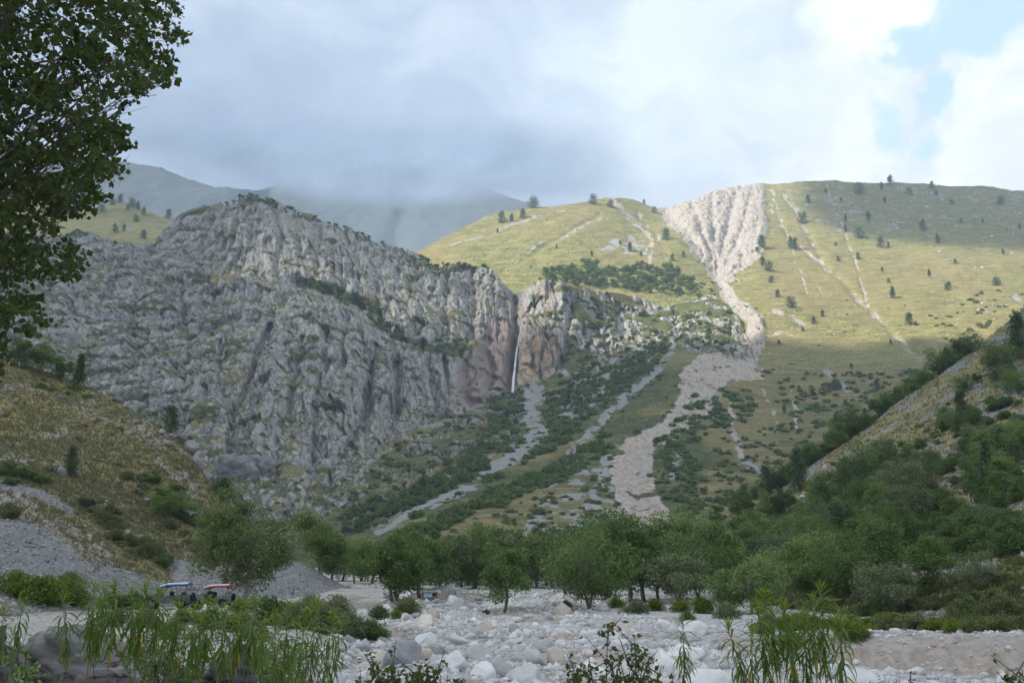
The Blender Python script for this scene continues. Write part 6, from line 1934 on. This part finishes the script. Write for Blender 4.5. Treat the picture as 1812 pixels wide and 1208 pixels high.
    MB().add([a + [0, -0.73, 0.01], a + [0, 0.73, 0.01], b + [0, 0.69, 0], b + [0, -0.69, 0]], [(0, 1, 2, 3)]).obj('windscreen', glass, wf)
    # canopy: ridge a little higher in front, white skin with a coloured edge all round
    xs_ = [-0.62, -0.05, 0.55, 1.15, 1.62]
    zs_ = [1.90, 2.06, 2.10, 2.12, 2.14]
    V, F = [], []
    ysn = np.linspace(-1, 1, 7)
    for dz in (0.0, -0.03):
        for xx, zz_ in zip(xs_, zs_):
            for yy in ysn:
                V.append((xx, 0.90 * yy, zz_ - 0.10 * yy * yy + dz))
    nx7 = len(xs_) * 7
    for i in range(len(xs_) - 1):
        for j in range(6):
            q0 = i * 7 + j
            F.append((q0, q0 + 1, q0 + 8, q0 + 7))
            F.append((nx7 + q0, nx7 + q0 + 7, nx7 + q0 + 8, nx7 + q0 + 1))
    cn = MB().add(V, F).obj('canopy', M_whitetarp, root, True)
    val = MB()
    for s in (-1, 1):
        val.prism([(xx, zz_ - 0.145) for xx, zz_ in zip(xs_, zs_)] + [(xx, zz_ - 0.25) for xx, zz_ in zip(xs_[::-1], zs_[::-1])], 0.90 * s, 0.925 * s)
        MB().prism([(xx, zz_ - 0.04) for xx, zz_ in zip(xs_, zs_)] + [(xx, zz_ - 0.144) for xx, zz_ in zip(xs_[::-1], zs_[::-1])], 0.895 * s, 0.93 * s).obj('highlight_strip', M_whitetarp, cn)  # white strip put in for the bright highlight along the canopy's top edge
    val.box((1.635, 0, 1.95), (0.02, 1.8, 0.22)).box((-0.635, 0, 1.78), (0.02, 1.8, 0.10))
    val.obj('valance', tarp, cn)
    for s in (-1, 1):
        for (x0, x1) in ((-0.05, 0.0), (0.85, 0.60), (1.55, 1.55), (1.30, 1.55)):
            MB().tube([(x0, 0.76 * s, 1.05), (x1, 0.80 * s, 2.0)], 0.018, 6).obj('canopy_post', M_frame, root)
    for cx_, cy_ in ((-0.05, -0.38), (-0.05, 0.38)):
        st = MB().box((cx_, cy_, 0.85), (0.48, 0.50, 0.14), bevel=0.04).box((cx_ + 0.26, cy_, 1.15), (0.12, 0.48, 0.56), bevel=0.04)
        st.obj('seat', M_seat, root)
    MB().box((0.92, 0, 0.88), (0.46, 1.30, 0.14), bevel=0.04).box((1.18, 0, 1.14), (0.12, 1.30, 0.42), bevel=0.04).obj('bench_seat', M_tan if door_open else M_seat, root)
    sw = MB()
    th = np.linspace(0, 2 * math.pi, 17)
    sw.tube(np.stack([-0.40 + 0.08 * np.sin(th), -0.38 + 0.19 * np.cos(th), 1.20 + 0.17 * np.sin(th)], -1), 0.014, 5, cap=False).tube([(-0.62, -0.38, 1.05), (-0.40, -0.38, 1.20)], 0.014, 5)
    sw.obj('steering_wheel', M_frame, root)
    if door_open:
        MB().prism([(-0.55, 0.50), (0.52, 0.50), (0.52, 1.04), (-0.55, 1.04)], -Wd - 0.006, -Wd - 0.003).obj('dark_doorway_panel', M_black, root)  # flat black panel stands in for the shaded inside of the car
    return tag(root, label, 'jeep')


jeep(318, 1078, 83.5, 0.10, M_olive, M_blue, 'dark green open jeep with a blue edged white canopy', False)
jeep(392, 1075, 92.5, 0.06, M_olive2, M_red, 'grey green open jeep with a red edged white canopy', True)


def person_mat(name, shirt, legs, skin=(0.42, 0.27, 0.19), hair=(0.03, 0.025, 0.02), z=(0.86, 1.47, 1.66)):
    m = bpy.data.materials.new(name)
    m.use_nodes = True
    t = NT(m.node_tree)
    co = t.n('ShaderNodeTexCoord').outputs['Object']
    zz_ = t.n('ShaderNodeSeparateXYZ', None, Vector=co).outputs[2]
    c = t.mix(t.step(zz_, z[0] - 0.01, z[0] + 0.01), legs, shirt)
    c = t.mix(t.step(zz_, z[1] - 0.01, z[1] + 0.01), c, skin)
    c = t.mix(t.step(zz_, z[2] - 0.01, z[2] + 0.01), c, hair)
    p = t.n('ShaderNodeBsdfPrincipled', None, Base_Color=c, Roughness=0.85)
    t.n('ShaderNodeOutputMaterial', None, Surface=p.outputs[0])
    return m


def person_mesh(name, J, E, mat):
    """one continuous body grown round a skeleton: J = joint -> (x, y, z, radius)"""
    names = list(J)
    me = bpy.data.meshes.new(name)
    me.from_pydata([J[k][:3] for k in names], [(names.index(a), names.index(b)) for a, b in E], [])
    o = bpy.data.objects.new('tmp', me)
    COL.objects.link(o)
    md = o.modifiers.new('skin', 'SKIN')
    for k, v in zip(names, me.skin_vertices[0].data):
        v.radius = (J[k][3], J[k][3])
    me.skin_vertices[0].data[0].use_root = True
    o.modifiers.new('sub', 'SUBSURF').levels = 1
    dg = bpy.context.evaluated_depsgraph_get()
    out = bpy.data.meshes.new_from_object(o.evaluated_get(dg))
    bpy.data.objects.remove(o)
    out.materials.clear()
    out.materials.append(mat)
    out.polygons.foreach_set('use_smooth', np.ones(len(out.polygons), bool))
    return out


WALK = dict(pelvis=(0, 0, 0.95, 0.15), chest=(0.02, 0, 1.28, 0.17), neck=(0.03, 0, 1.48, 0.06), head=(0.05, 0, 1.60, 0.105), crown=(0.05, 0, 1.72, 0.07), nose=(0.17, 0, 1.60, 0.02),
            ls=(0.02, 0.20, 1.40, 0.07), le=(-0.06, 0.26, 1.14, 0.05), lw=(0.06, 0.25, 0.90, 0.04), lh=(0.10, 0.25, 0.82, 0.04), rs=(0.02, -0.20, 1.40, 0.07), re=(-0.08, -0.26, 1.14, 0.05), rw=(-0.02, -0.27, 0.90, 0.04), rh=(0.0, -0.27, 0.82, 0.04),
            lk=(0.16, 0.10, 0.52, 0.075), la=(0.10, 0.10, 0.10, 0.05), lf=(0.24, 0.10, 0.04, 0.045), rk=(0.02, -0.10, 0.50, 0.075), ra=(-0.20, -0.10, 0.14, 0.05), rf=(-0.10, -0.10, 0.05, 0.045))
WE = [('pelvis', 'chest'), ('chest', 'neck'), ('neck', 'head'), ('head', 'crown'), ('head', 'nose'), ('chest', 'ls'), ('ls', 'le'), ('le', 'lw'), ('lw', 'lh'), ('chest', 'rs'), ('rs', 're'), ('re', 'rw'), ('rw', 'rh'), ('pelvis', 'lk'), ('lk', 'la'), ('la', 'lf'), ('pelvis', 'rk'), ('rk', 'ra'), ('ra', 'rf')]
for px, py, sh, lg, lab, rz in [(996, 850, (0.72, 0.72, 0.72), (0.03, 0.03, 0.05), 'person in a white top and dark trousers climbing the pale path', 1.2), (1023, 873, (0.03, 0.03, 0.04), (0.04, 0.04, 0.05), 'person in black, left of two walking down the path', -1.9), (1027, 873, (0.04, 0.05, 0.08), (0.03, 0.03, 0.03), 'person in dark blue, right of two walking down the path', -1.7),
                               (1031, 874, (0.30, 0.10, 0.09), (0.05, 0.05, 0.06), 'person in a dull red top behind the two dark walkers', -1.8), (1052, 913, (0.03, 0.03, 0.03), (0.05, 0.05, 0.07), 'person in black standing before the white stall', 2.8)]:
    p = s1.at(px, py)
    me = person_mesh('person', WALK, WE, person_mat('clothes', sh, lg))
    tag(link('person', me, None, (p[0], p[1] - 0.4, p[2]), (0, 0, rz)), lab, 'person')
# the person sitting sideways in the doorway of the red topped jeep
SIT = dict(WALK)
SIT.update(lk=(0.44, 0.12, 0.92, 0.08), la=(0.50, 0.12, 0.50, 0.05), lf=(0.64, 0.12, 0.46, 0.045), rk=(0.44, -0.12, 0.90, 0.08), ra=(0.46, -0.12, 0.48, 0.05), rf=(0.60, -0.12, 0.44, 0.045), lw=(0.20, 0.20, 1.02, 0.04), lh=(0.28, 0.18, 1.02, 0.04), rw=(0.20, -0.20, 1.02, 0.04), rh=(0.28, -0.18, 1.02, 0.04))
me = person_mesh('person', SIT, WE, person_mat('dark_clothes', (0.012, 0.012, 0.014), (0.012, 0.012, 0.014)))
x = (392 - CX) / FPX * 92.5
z = float(ground_z(np.array([x]), np.array([92.5]))[0][0])
tag(link('person', me, None, (x - 0.02, 92.5 - 0.52, z + 0.02), (0, 0, -math.pi / 2)), 'person in black sitting sideways in the doorway of the red topped jeep', 'person')

# ---- small shelter with a table, and a turquoise frame, under the trees
p = ground_at(760, 1062)
sh = new_empty('picnic_shelter', (p[0], p[1], p[2]), 0.12)
k = p[1] / FPX
w2, h2 = 26 * k / 2, 14 * k
for sx in (-1, 1):
    for sy in (-1, 1):
        MB().box((sx * w2 * 0.92, sy * 0.8, h2 / 2), (0.10, 0.10, h2)).obj('post', M_wood, sh)
M_pale_roof = plain_mat('pale_sheet_metal', (0.42, 0.50, 0.52), 0.5, var=0.12)
MB().box((0, 0, h2 + 0.05), (w2 * 2.2, 2.0, 0.08)).obj('roof', M_pale_roof, sh)
MB().box((0, 0.78, h2 * 0.72), (w2 * 1.84, 0.05, h2 * 0.36)).obj('back_boarding', M_wood, sh)
MB().box((-0.2, -0.2, 0.78), (w2 * 1.1, 0.9, 0.05)).box((-0.2, -0.67, 0.58), (w2 * 1.1, 0.03, 0.40)).obj('table_cloth', plain_mat('pale_blue_cloth', (0.42, 0.53, 0.62), 0.8), sh)
for sx in (-0.8, 0.4):
    MB().box((sx, -0.2, 0.38), (0.08, 0.6, 0.75)).obj('table_leg', M_wood, sh)
tag(sh, 'small open shelter with a flat pale roof and a blue covered table under the trees', 'shelter')
p = ground_at(801, 1058)
M_turq = plain_mat('turquoise_paint', (0.03, 0.33, 0.27), 0.5)
fr = new_empty('swing_frame', (p[0], p[1], p[2]), 0.2)
k = p[1] / FPX
for sx in (-1, 1):
    for sy in (-1, 1):
        MB().tube([(sx * 6 * k, sy * 0.5, 0), (sx * 4.5 * k, 0, 11 * k)], 0.05, 6).obj('leg', M_turq, fr)
MB().tube([(-4.5 * k, 0, 11 * k), (4.5 * k, 0, 11 * k)], 0.05, 6).obj('crossbar', M_turq, fr)
MB().box((0, 0, 4 * k), (5 * k, 0.4, 0.06)).tube([(-2 * k, 0, 4 * k), (-2 * k, 0, 11 * k)], 0.02, 5).tube([(2 * k, 0, 4 * k), (2 * k, 0, 11 * k)], 0.02, 5).obj('seat', M_wood, fr)
tag(fr, 'turquoise painted swing frame under the trees at the riverbed head', 'swing')

# ---- stall on the path, hut and tarpaulin at the waterfall
p = s1.at(1057, 916)
st = new_empty('market_stall', (p[0], p[1] - 0.5, p[2] - 0.1), 0.3)
for sx in (-1, 1):
    for sy in (-1, 1):
        MB().tube([(sx * 1.3, sy * 0.8, 0), (sx * 1.3, sy * 0.8, 2.0)], 0.04, 6).obj('post', M_wood, st)
MB().prism([(-1.45, 2.0), (0, 2.45), (1.45, 2.0), (1.45, 1.94), (0, 2.39), (-1.45, 1.94)], -1.0, 1.0).obj('roof', M_whitetarp, st)
MB().box((0.5, -0.84, 1.35), (1.5, 0.02, 0.9)).obj('side_cloth', M_whitetarp, st)
MB().box((-0.3, -0.4, 0.45), (1.6, 0.7, 0.9), bevel=0.03).obj('counter', M_black, st)
tag(st, 'small stall with white cloths beside the round trees on the path', 'stall')
p = s1.at(933, 684)
ht = new_empty('dark_hut', (p[0], p[1] - 1.5, p[2] - 0.2), 0.1)
MB().box((0, 0, 1.2), (3.2, 2.6, 2.4)).obj('wall', plain_mat('dark_planks', (0.04, 0.05, 0.035), 0.8), ht)
MB().prism([(-1.9, 2.3), (0, 3.0), (1.9, 2.3), (1.9, 2.42), (0, 3.12), (-1.9, 2.42)], -1.6, 1.6).obj('roof', plain_mat('dark_green_roof', (0.03, 0.07, 0.04), 0.7), ht)
MB().box((0.4, -1.32, 0.95), (0.9, 0.05, 1.9)).obj('door', M_black, ht)
tag(ht, 'small dark hut at the foot of the orange cliff by the waterfall', 'hut')
p = s1.at(961, 679)
tp = new_empty('tarpaulin_shelter', (p[0], p[1] - 1.5, p[2] - 0.2), 0.15)
for sx in (-1, 1):
    for sy in (-1, 1):
        MB().tube([(sx * 2.0, sy * 1.1, 0), (sx * 2.0, sy * 1.1, 2.3)], 0.06, 6).obj('post', M_wood, tp)
MB().prism([(-2.4, 2.25), (0, 2.8), (2.4, 2.25), (2.4, 2.19), (0, 2.74), (-2.4, 2.19)], -1.4, 1.4).obj('roof', plain_mat('turquoise_tarpaulin', (0.03, 0.36, 0.36), 0.6), tp)
tag(tp, 'tarpaulin shelter with a turquoise roof right of the dark hut', 'shelter')

# ---- the waterfall
wpts = [(919.5, 588), (917.5, 602), (915, 616), (912.5, 634), (910.5, 652), (908.5, 670), (906.5, 694)]
Dw = []
for px, py in wpts:
    r0, j0 = s1.index(px, py)
    Dw.append(s1.P[max(r0 - 5, 0):r0 + 6, j0 - 3:j0 + 4, 1].min() - 2.5)
Dw = np.minimum.accumulate(np.array(Dw))
tt = np.linspace(0, 1, 40)
C_ = np.stack([np.interp(tt, np.linspace(0, 1, 7), unproj(np.array([q[0] for q in wpts]), np.array([q[1] for q in wpts]), Dw)[:, i]) for i in range(3)], -1)
gwf = np.random.default_rng(3)
wf = MB()
for k in range(9):
    off = gwf.normal(0, 0.34)
    jit = np.cumsum(gwf.normal(0, 0.05, 40))
    c = C_ + np.stack([off * (0.35 + 0.9 * tt) + jit, gwf.normal(0, 0.3) + 0 * tt, 0 * tt], -1)
    a = int(gwf.integers(0, 6)) if k else 0
    wf.tube(c[a:], (0.22 + 0.55 * tt[a:]) * gwf.uniform(0.7, 1.2), 6)
mw = bpy.data.materials.new('falling_water')
mw.use_nodes = True
t = NT(mw.node_tree)
pos = t.n('ShaderNodeNewGeometry').outputs['Position']
nz_ = t.noise(t.mapping(pos, (1.2, 1.2, 0.12)), 1.0, 4.0, 0.6)
cw = t.ramp(nz_, [(0.35, (0.62, 0.68, 0.74)), (0.6, (0.92, 0.94, 0.96))])
bw = t.n('ShaderNodeBsdfPrincipled', None, Base_Color=cw, Roughness=0.5)
tl = t.n('ShaderNodeBsdfTranslucent', None, Color=(0.9, 0.93, 0.96, 1))
t.n('ShaderNodeOutputMaterial', None, Surface=t.n('ShaderNodeMixShader', None, i0=0.35, i1=bw.outputs[0], i2=tl.outputs[0]).outputs[0])
tag(wf.obj('waterfall', mw, None, True), 'thin white waterfall dropping out of the notch in the crag', 'waterfall')

# ================================================================== unseen cloud added up-sun, shaped by the shade wanted below, and the air
def shade_cloud_mat():
    m = bpy.data.materials.new('shade_cloud_vapour')
    m.use_nodes = True
    t = NT(m.node_tree)
    pos = t.n('ShaderNodeNewGeometry').outputs['Position']
    dens = t.n('ShaderNodeSeparateColor', None, Color=t.n('ShaderNodeAttribute', dict(attribute_name='cover')).outputs['Color']).outputs[0]
    n = t.noise(pos, 0.0030, 5.0, 0.6)
    a = t.step(t.math('ADD', dens, t.math('MULTIPLY', t.math('SUBTRACT', n, 0.5), 0.7)), 0.25, 0.75)
    a = t.math('MULTIPLY', a, 0.9)
    tr = t.n('ShaderNodeBsdfTransparent')
    tl = t.n('ShaderNodeBsdfTranslucent', None, Color=(0.95, 0.97, 1.0, 1.0))
    df = t.n('ShaderNodeBsdfDiffuse', None, Color=(0.9, 0.9, 0.9, 1.0))
    mx = t.n('ShaderNodeMixShader', None, i0=0.35, i1=tl.outputs[0], i2=df.outputs[0])
    o = t.n('ShaderNodeMixShader', None, i0=a, i1=tr.outputs[0], i2=mx.outputs[0])
    t.n('ShaderNodeOutputMaterial', None, Surface=o.outputs[0])
    return m


CLOUD_Z = 2150.0
pts, shade = [], []


def shadow_of(P, s):
    k = (CLOUD_Z - P[..., 2]) / SUN_DIR[2]
    pts.append((P[..., :2] + SUN_DIR[:2] * k[..., None]).reshape(-1, 2))
    shade.append(np.broadcast_to(s, P.shape[:2]).ravel())


f = s2.nfront
lit2 = 1 - region(s2.PX, s2.PY, [(1400, 250), (2000, 250), (2000, 445), (1760, 440), (1600, 432), (1500, 415), (1430, 385)], 22)
lit2 = lit2 * (1 - 0.9 * smooth(s2.PY, 590, 650))
shadow_of(s2.P[:f:3, ::3], 1 - lit2[:f:3, ::3])
f = s1.nfront
lit1 = region(s1.PX, s1.PY, [(1170, 480), (1420, 480), (1420, 660), (1330, 660), (1290, 630), (1200, 600)], 25) * 0.9
lit1 = np.maximum(lit1, 0.55 * region(s1.PX, s1.PY, [(700, 420), (1180, 480), (1180, 640), (930, 690), (760, 600)], 40))
lit1 = np.maximum(lit1, 0.50 * region(s1.PX, s1.PY, [(120, 300), (760, 420), (760, 700), (300, 800)], 60))
shadow_of(s1.P[:f:3, ::3], 1 - lit1[:f:3, ::3])
for s_ in (s6, s7):
    shadow_of(s_.P[:s_.nfront:8, ::8], 0.60)
shadow_of(s3.P[::5, ::5], 0.55)
shadow_of(gp[::6, 60:-60:6], 0.62)
pts, shade = np.concatenate(pts), np.concatenate(shade)
x0, x1_, y0, y1_ = -3900.0, 100.0, -2300.0, 1900.0
nx_, ny_ = 201, 211
ix = ((pts[:, 0] - x0) / (x1_ - x0) * (nx_ - 1)).round().astype(int)
iy = ((pts[:, 1] - y0) / (y1_ - y0) * (ny_ - 1)).round().astype(int)
ok = (ix >= 0) & (ix < nx_) & (iy >= 0) & (iy < ny_)
cnt, acc = np.zeros((ny_, nx_)), np.zeros((ny_, nx_))
np.add.at(cnt, (iy[ok], ix[ok]), 1.0)
np.add.at(acc, (iy[ok], ix[ok]), shade[ok])
den = np.where(cnt > 0, acc / np.maximum(cnt, 1), np.nan)
for _ in range(90):                                   # grow the known values outwards, then soften
    pad = np.pad(den, 1, mode='edge')
    st = np.stack([pad[1 + a:1 + a + ny_, 1 + b:1 + b + nx_] for a in (-1, 0, 1) for b in (-1, 0, 1)])
    known = ~np.isnan(st)
    mean = np.where(known, st, 0).sum(0) / np.maximum(known.sum(0), 1)
    den = np.where(np.isnan(den) & (known.sum(0) > 0), mean, den)
den = np.nan_to_num(den, nan=1.0)
for _ in range(2):
    pad = np.pad(den, 1, mode='edge')
    den = sum(pad[1 + a:1 + a + ny_, 1 + b:1 + b + nx_] for a in (-1, 0, 1) for b in (-1, 0, 1)) / 9.0
cxg, cyg = np.meshgrid(np.linspace(x0, x1_, nx_), np.linspace(y0, y1_, ny_))
rim = np.minimum.reduce([smooth(cxg, x0, x0 + 350), smooth(-cxg, -x1_, -x1_ + 200), smooth(cyg, y0, y0 + 400), smooth(-cyg, -y1_, -y1_ + 300)])
den = den * rim
cp = np.stack([cxg, cyg, 0 * cxg], -1)
low_z = CLOUD_Z + 25.0 * fbm(cp / 300.0, 3)
top_z = low_z + 6.0 + den * (150.0 + 120.0 * np.abs(fbm(cp / 260.0 + 7.0, 4)))
nv = nx_ * ny_
V = np.concatenate([np.stack([cxg, cyg, low_z], -1).reshape(-1, 3), np.stack([cxg, cyg, top_z], -1).reshape(-1, 3)])
gf = grid_faces(ny_, nx_)
idx = np.arange(nv).reshape(ny_, nx_)
ring = np.concatenate([idx[0, :-1], idx[:-1, -1], idx[-1, :0:-1], idx[:0:-1, 0]])
side = np.stack([ring, np.roll(ring, -1), np.roll(ring, -1) + nv, ring + nv], -1)
FF = np.concatenate([gf[:, ::-1], gf + nv, side])
dd = np.concatenate([den.ravel(), den.ravel()])
me = mesh_np('cloud', V, FF, shade_cloud_mat(), True, dict(cover=np.stack([dd, dd, dd], -1)))
tag(link('cloud', me), 'unseen cloud shaped to shade the valley floor and the crag', 'cloud')

# low cloud lying on the far mountains: drifting layers, thin at their lower edge
cm = bpy.data.materials.new('low_cloud_vapour')
cm.use_nodes = True
t = NT(cm.node_tree)
pos = t.n('ShaderNodeNewGeometry').outputs['Position']
dens = t.n('ShaderNodeSeparateColor', None, Color=t.n('ShaderNodeAttribute', dict(attribute_name='cover')).outputs['Color']).outputs[0]
nn = t.noise(pos, 0.0045, 5.0, 0.6)
al = t.math('MULTIPLY', dens, t.math('MULTIPLY_ADD', t.step(nn, 0.25, 0.65), 0.5, 0.5))
mxs = t.n('ShaderNodeMixShader', None, i0=0.5, i1=t.n('ShaderNodeBsdfTranslucent', None, Color=LOWCLOUD).outputs[0], i2=t.n('ShaderNodeBsdfDiffuse', None, Color=LOWCLOUD).outputs[0])
t.n('ShaderNodeOutputMaterial', None, Surface=t.n('ShaderNodeMixShader', None, i0=al, i1=t.n('ShaderNodeBsdfTransparent').outputs[0], i2=mxs.outputs[0]).outputs[0])
lowc = new_empty('low_cloud', (0, 3100, 1200))
EDGE = [(-500, 230), (100, 258), (250, 276), (330, 288), (410, 312), (480, 342), (560, 362), (640, 370), (720, 374), (800, 368), (870, 360), (930, 358), (1000, 362), (1250, 390)]
for k in range(6):
    px_, f_ = np.meshgrid(np.linspace(-600, 1150, 90), np.linspace(0, 1, 40))
    ed = np.interp(px_, [e[0] for e in EDGE], [e[1] for e in EDGE]) + 14
    py_ = 470 + (190 - 470) * f_
    P_ = unproj(px_, py_, 3050.0 + 70.0 * k)
    P_ = P_ + np.array([0, 1, 0]) * (30.0 * fbm(P_ / 220.0 + 5.0 * k, 3))[..., None]
    lift = 10.0 * fbm(P_ / 160.0 + 9.0 * k, 3)
    a_ = smooth(ed - py_ + lift, 2 + 2 * k, 46 + 6 * k) * smooth(py_, 190, 290) * smooth(-px_, -1150, -880) * smooth(px_, -600, -300)
    a_ = np.maximum(a_, 0.11 * smooth(-px_, -1150, -1000) * smooth(py_, 200, 330))  # even bluish veil over the slopes, standing in for haze beyond the air box
    me = mesh_np('layer', P_ - np.array([0, 3100, 1200]), grid_faces(40, 90), cm, True, dict(cover=np.repeat(0.52 * a_[..., None], 3, -1)))
    link('layer', me, lowc)
tag(lowc, 'low grey cloud hiding the tops of the far mountains', 'cloud')

# even, pale air over the whole valley
hm = bpy.data.materials.new('valley_air')
hm.use_nodes = True
t = NT(hm.node_tree)
pv = t.n('ShaderNodeVolumePrincipled', None, Color=(0.70, 0.86, 1.0, 1.0), Density=HAZE)
pv.inputs['Anisotropy'].default_value = 0.15
t.n('ShaderNodeOutputMaterial', None, Volume=pv.outputs[0])
hx, hy0, hy1, hz0, hz1 = 2500.0, -1000.0, 2950.0, -16.0, 960.0
V = np.array([(x, y, z) for z in (hz0, hz1) for y in (hy0, hy1) for x in (-hx, hx)])
FF = np.array([(0, 2, 3, 1), (4, 5, 7, 6), (0, 1, 5, 4), (2, 6, 7, 3), (0, 4, 6, 2), (1, 3, 7, 5)])
tag(link('haze', mesh_np('haze', V, FF, hm, False)), kind='stuff')
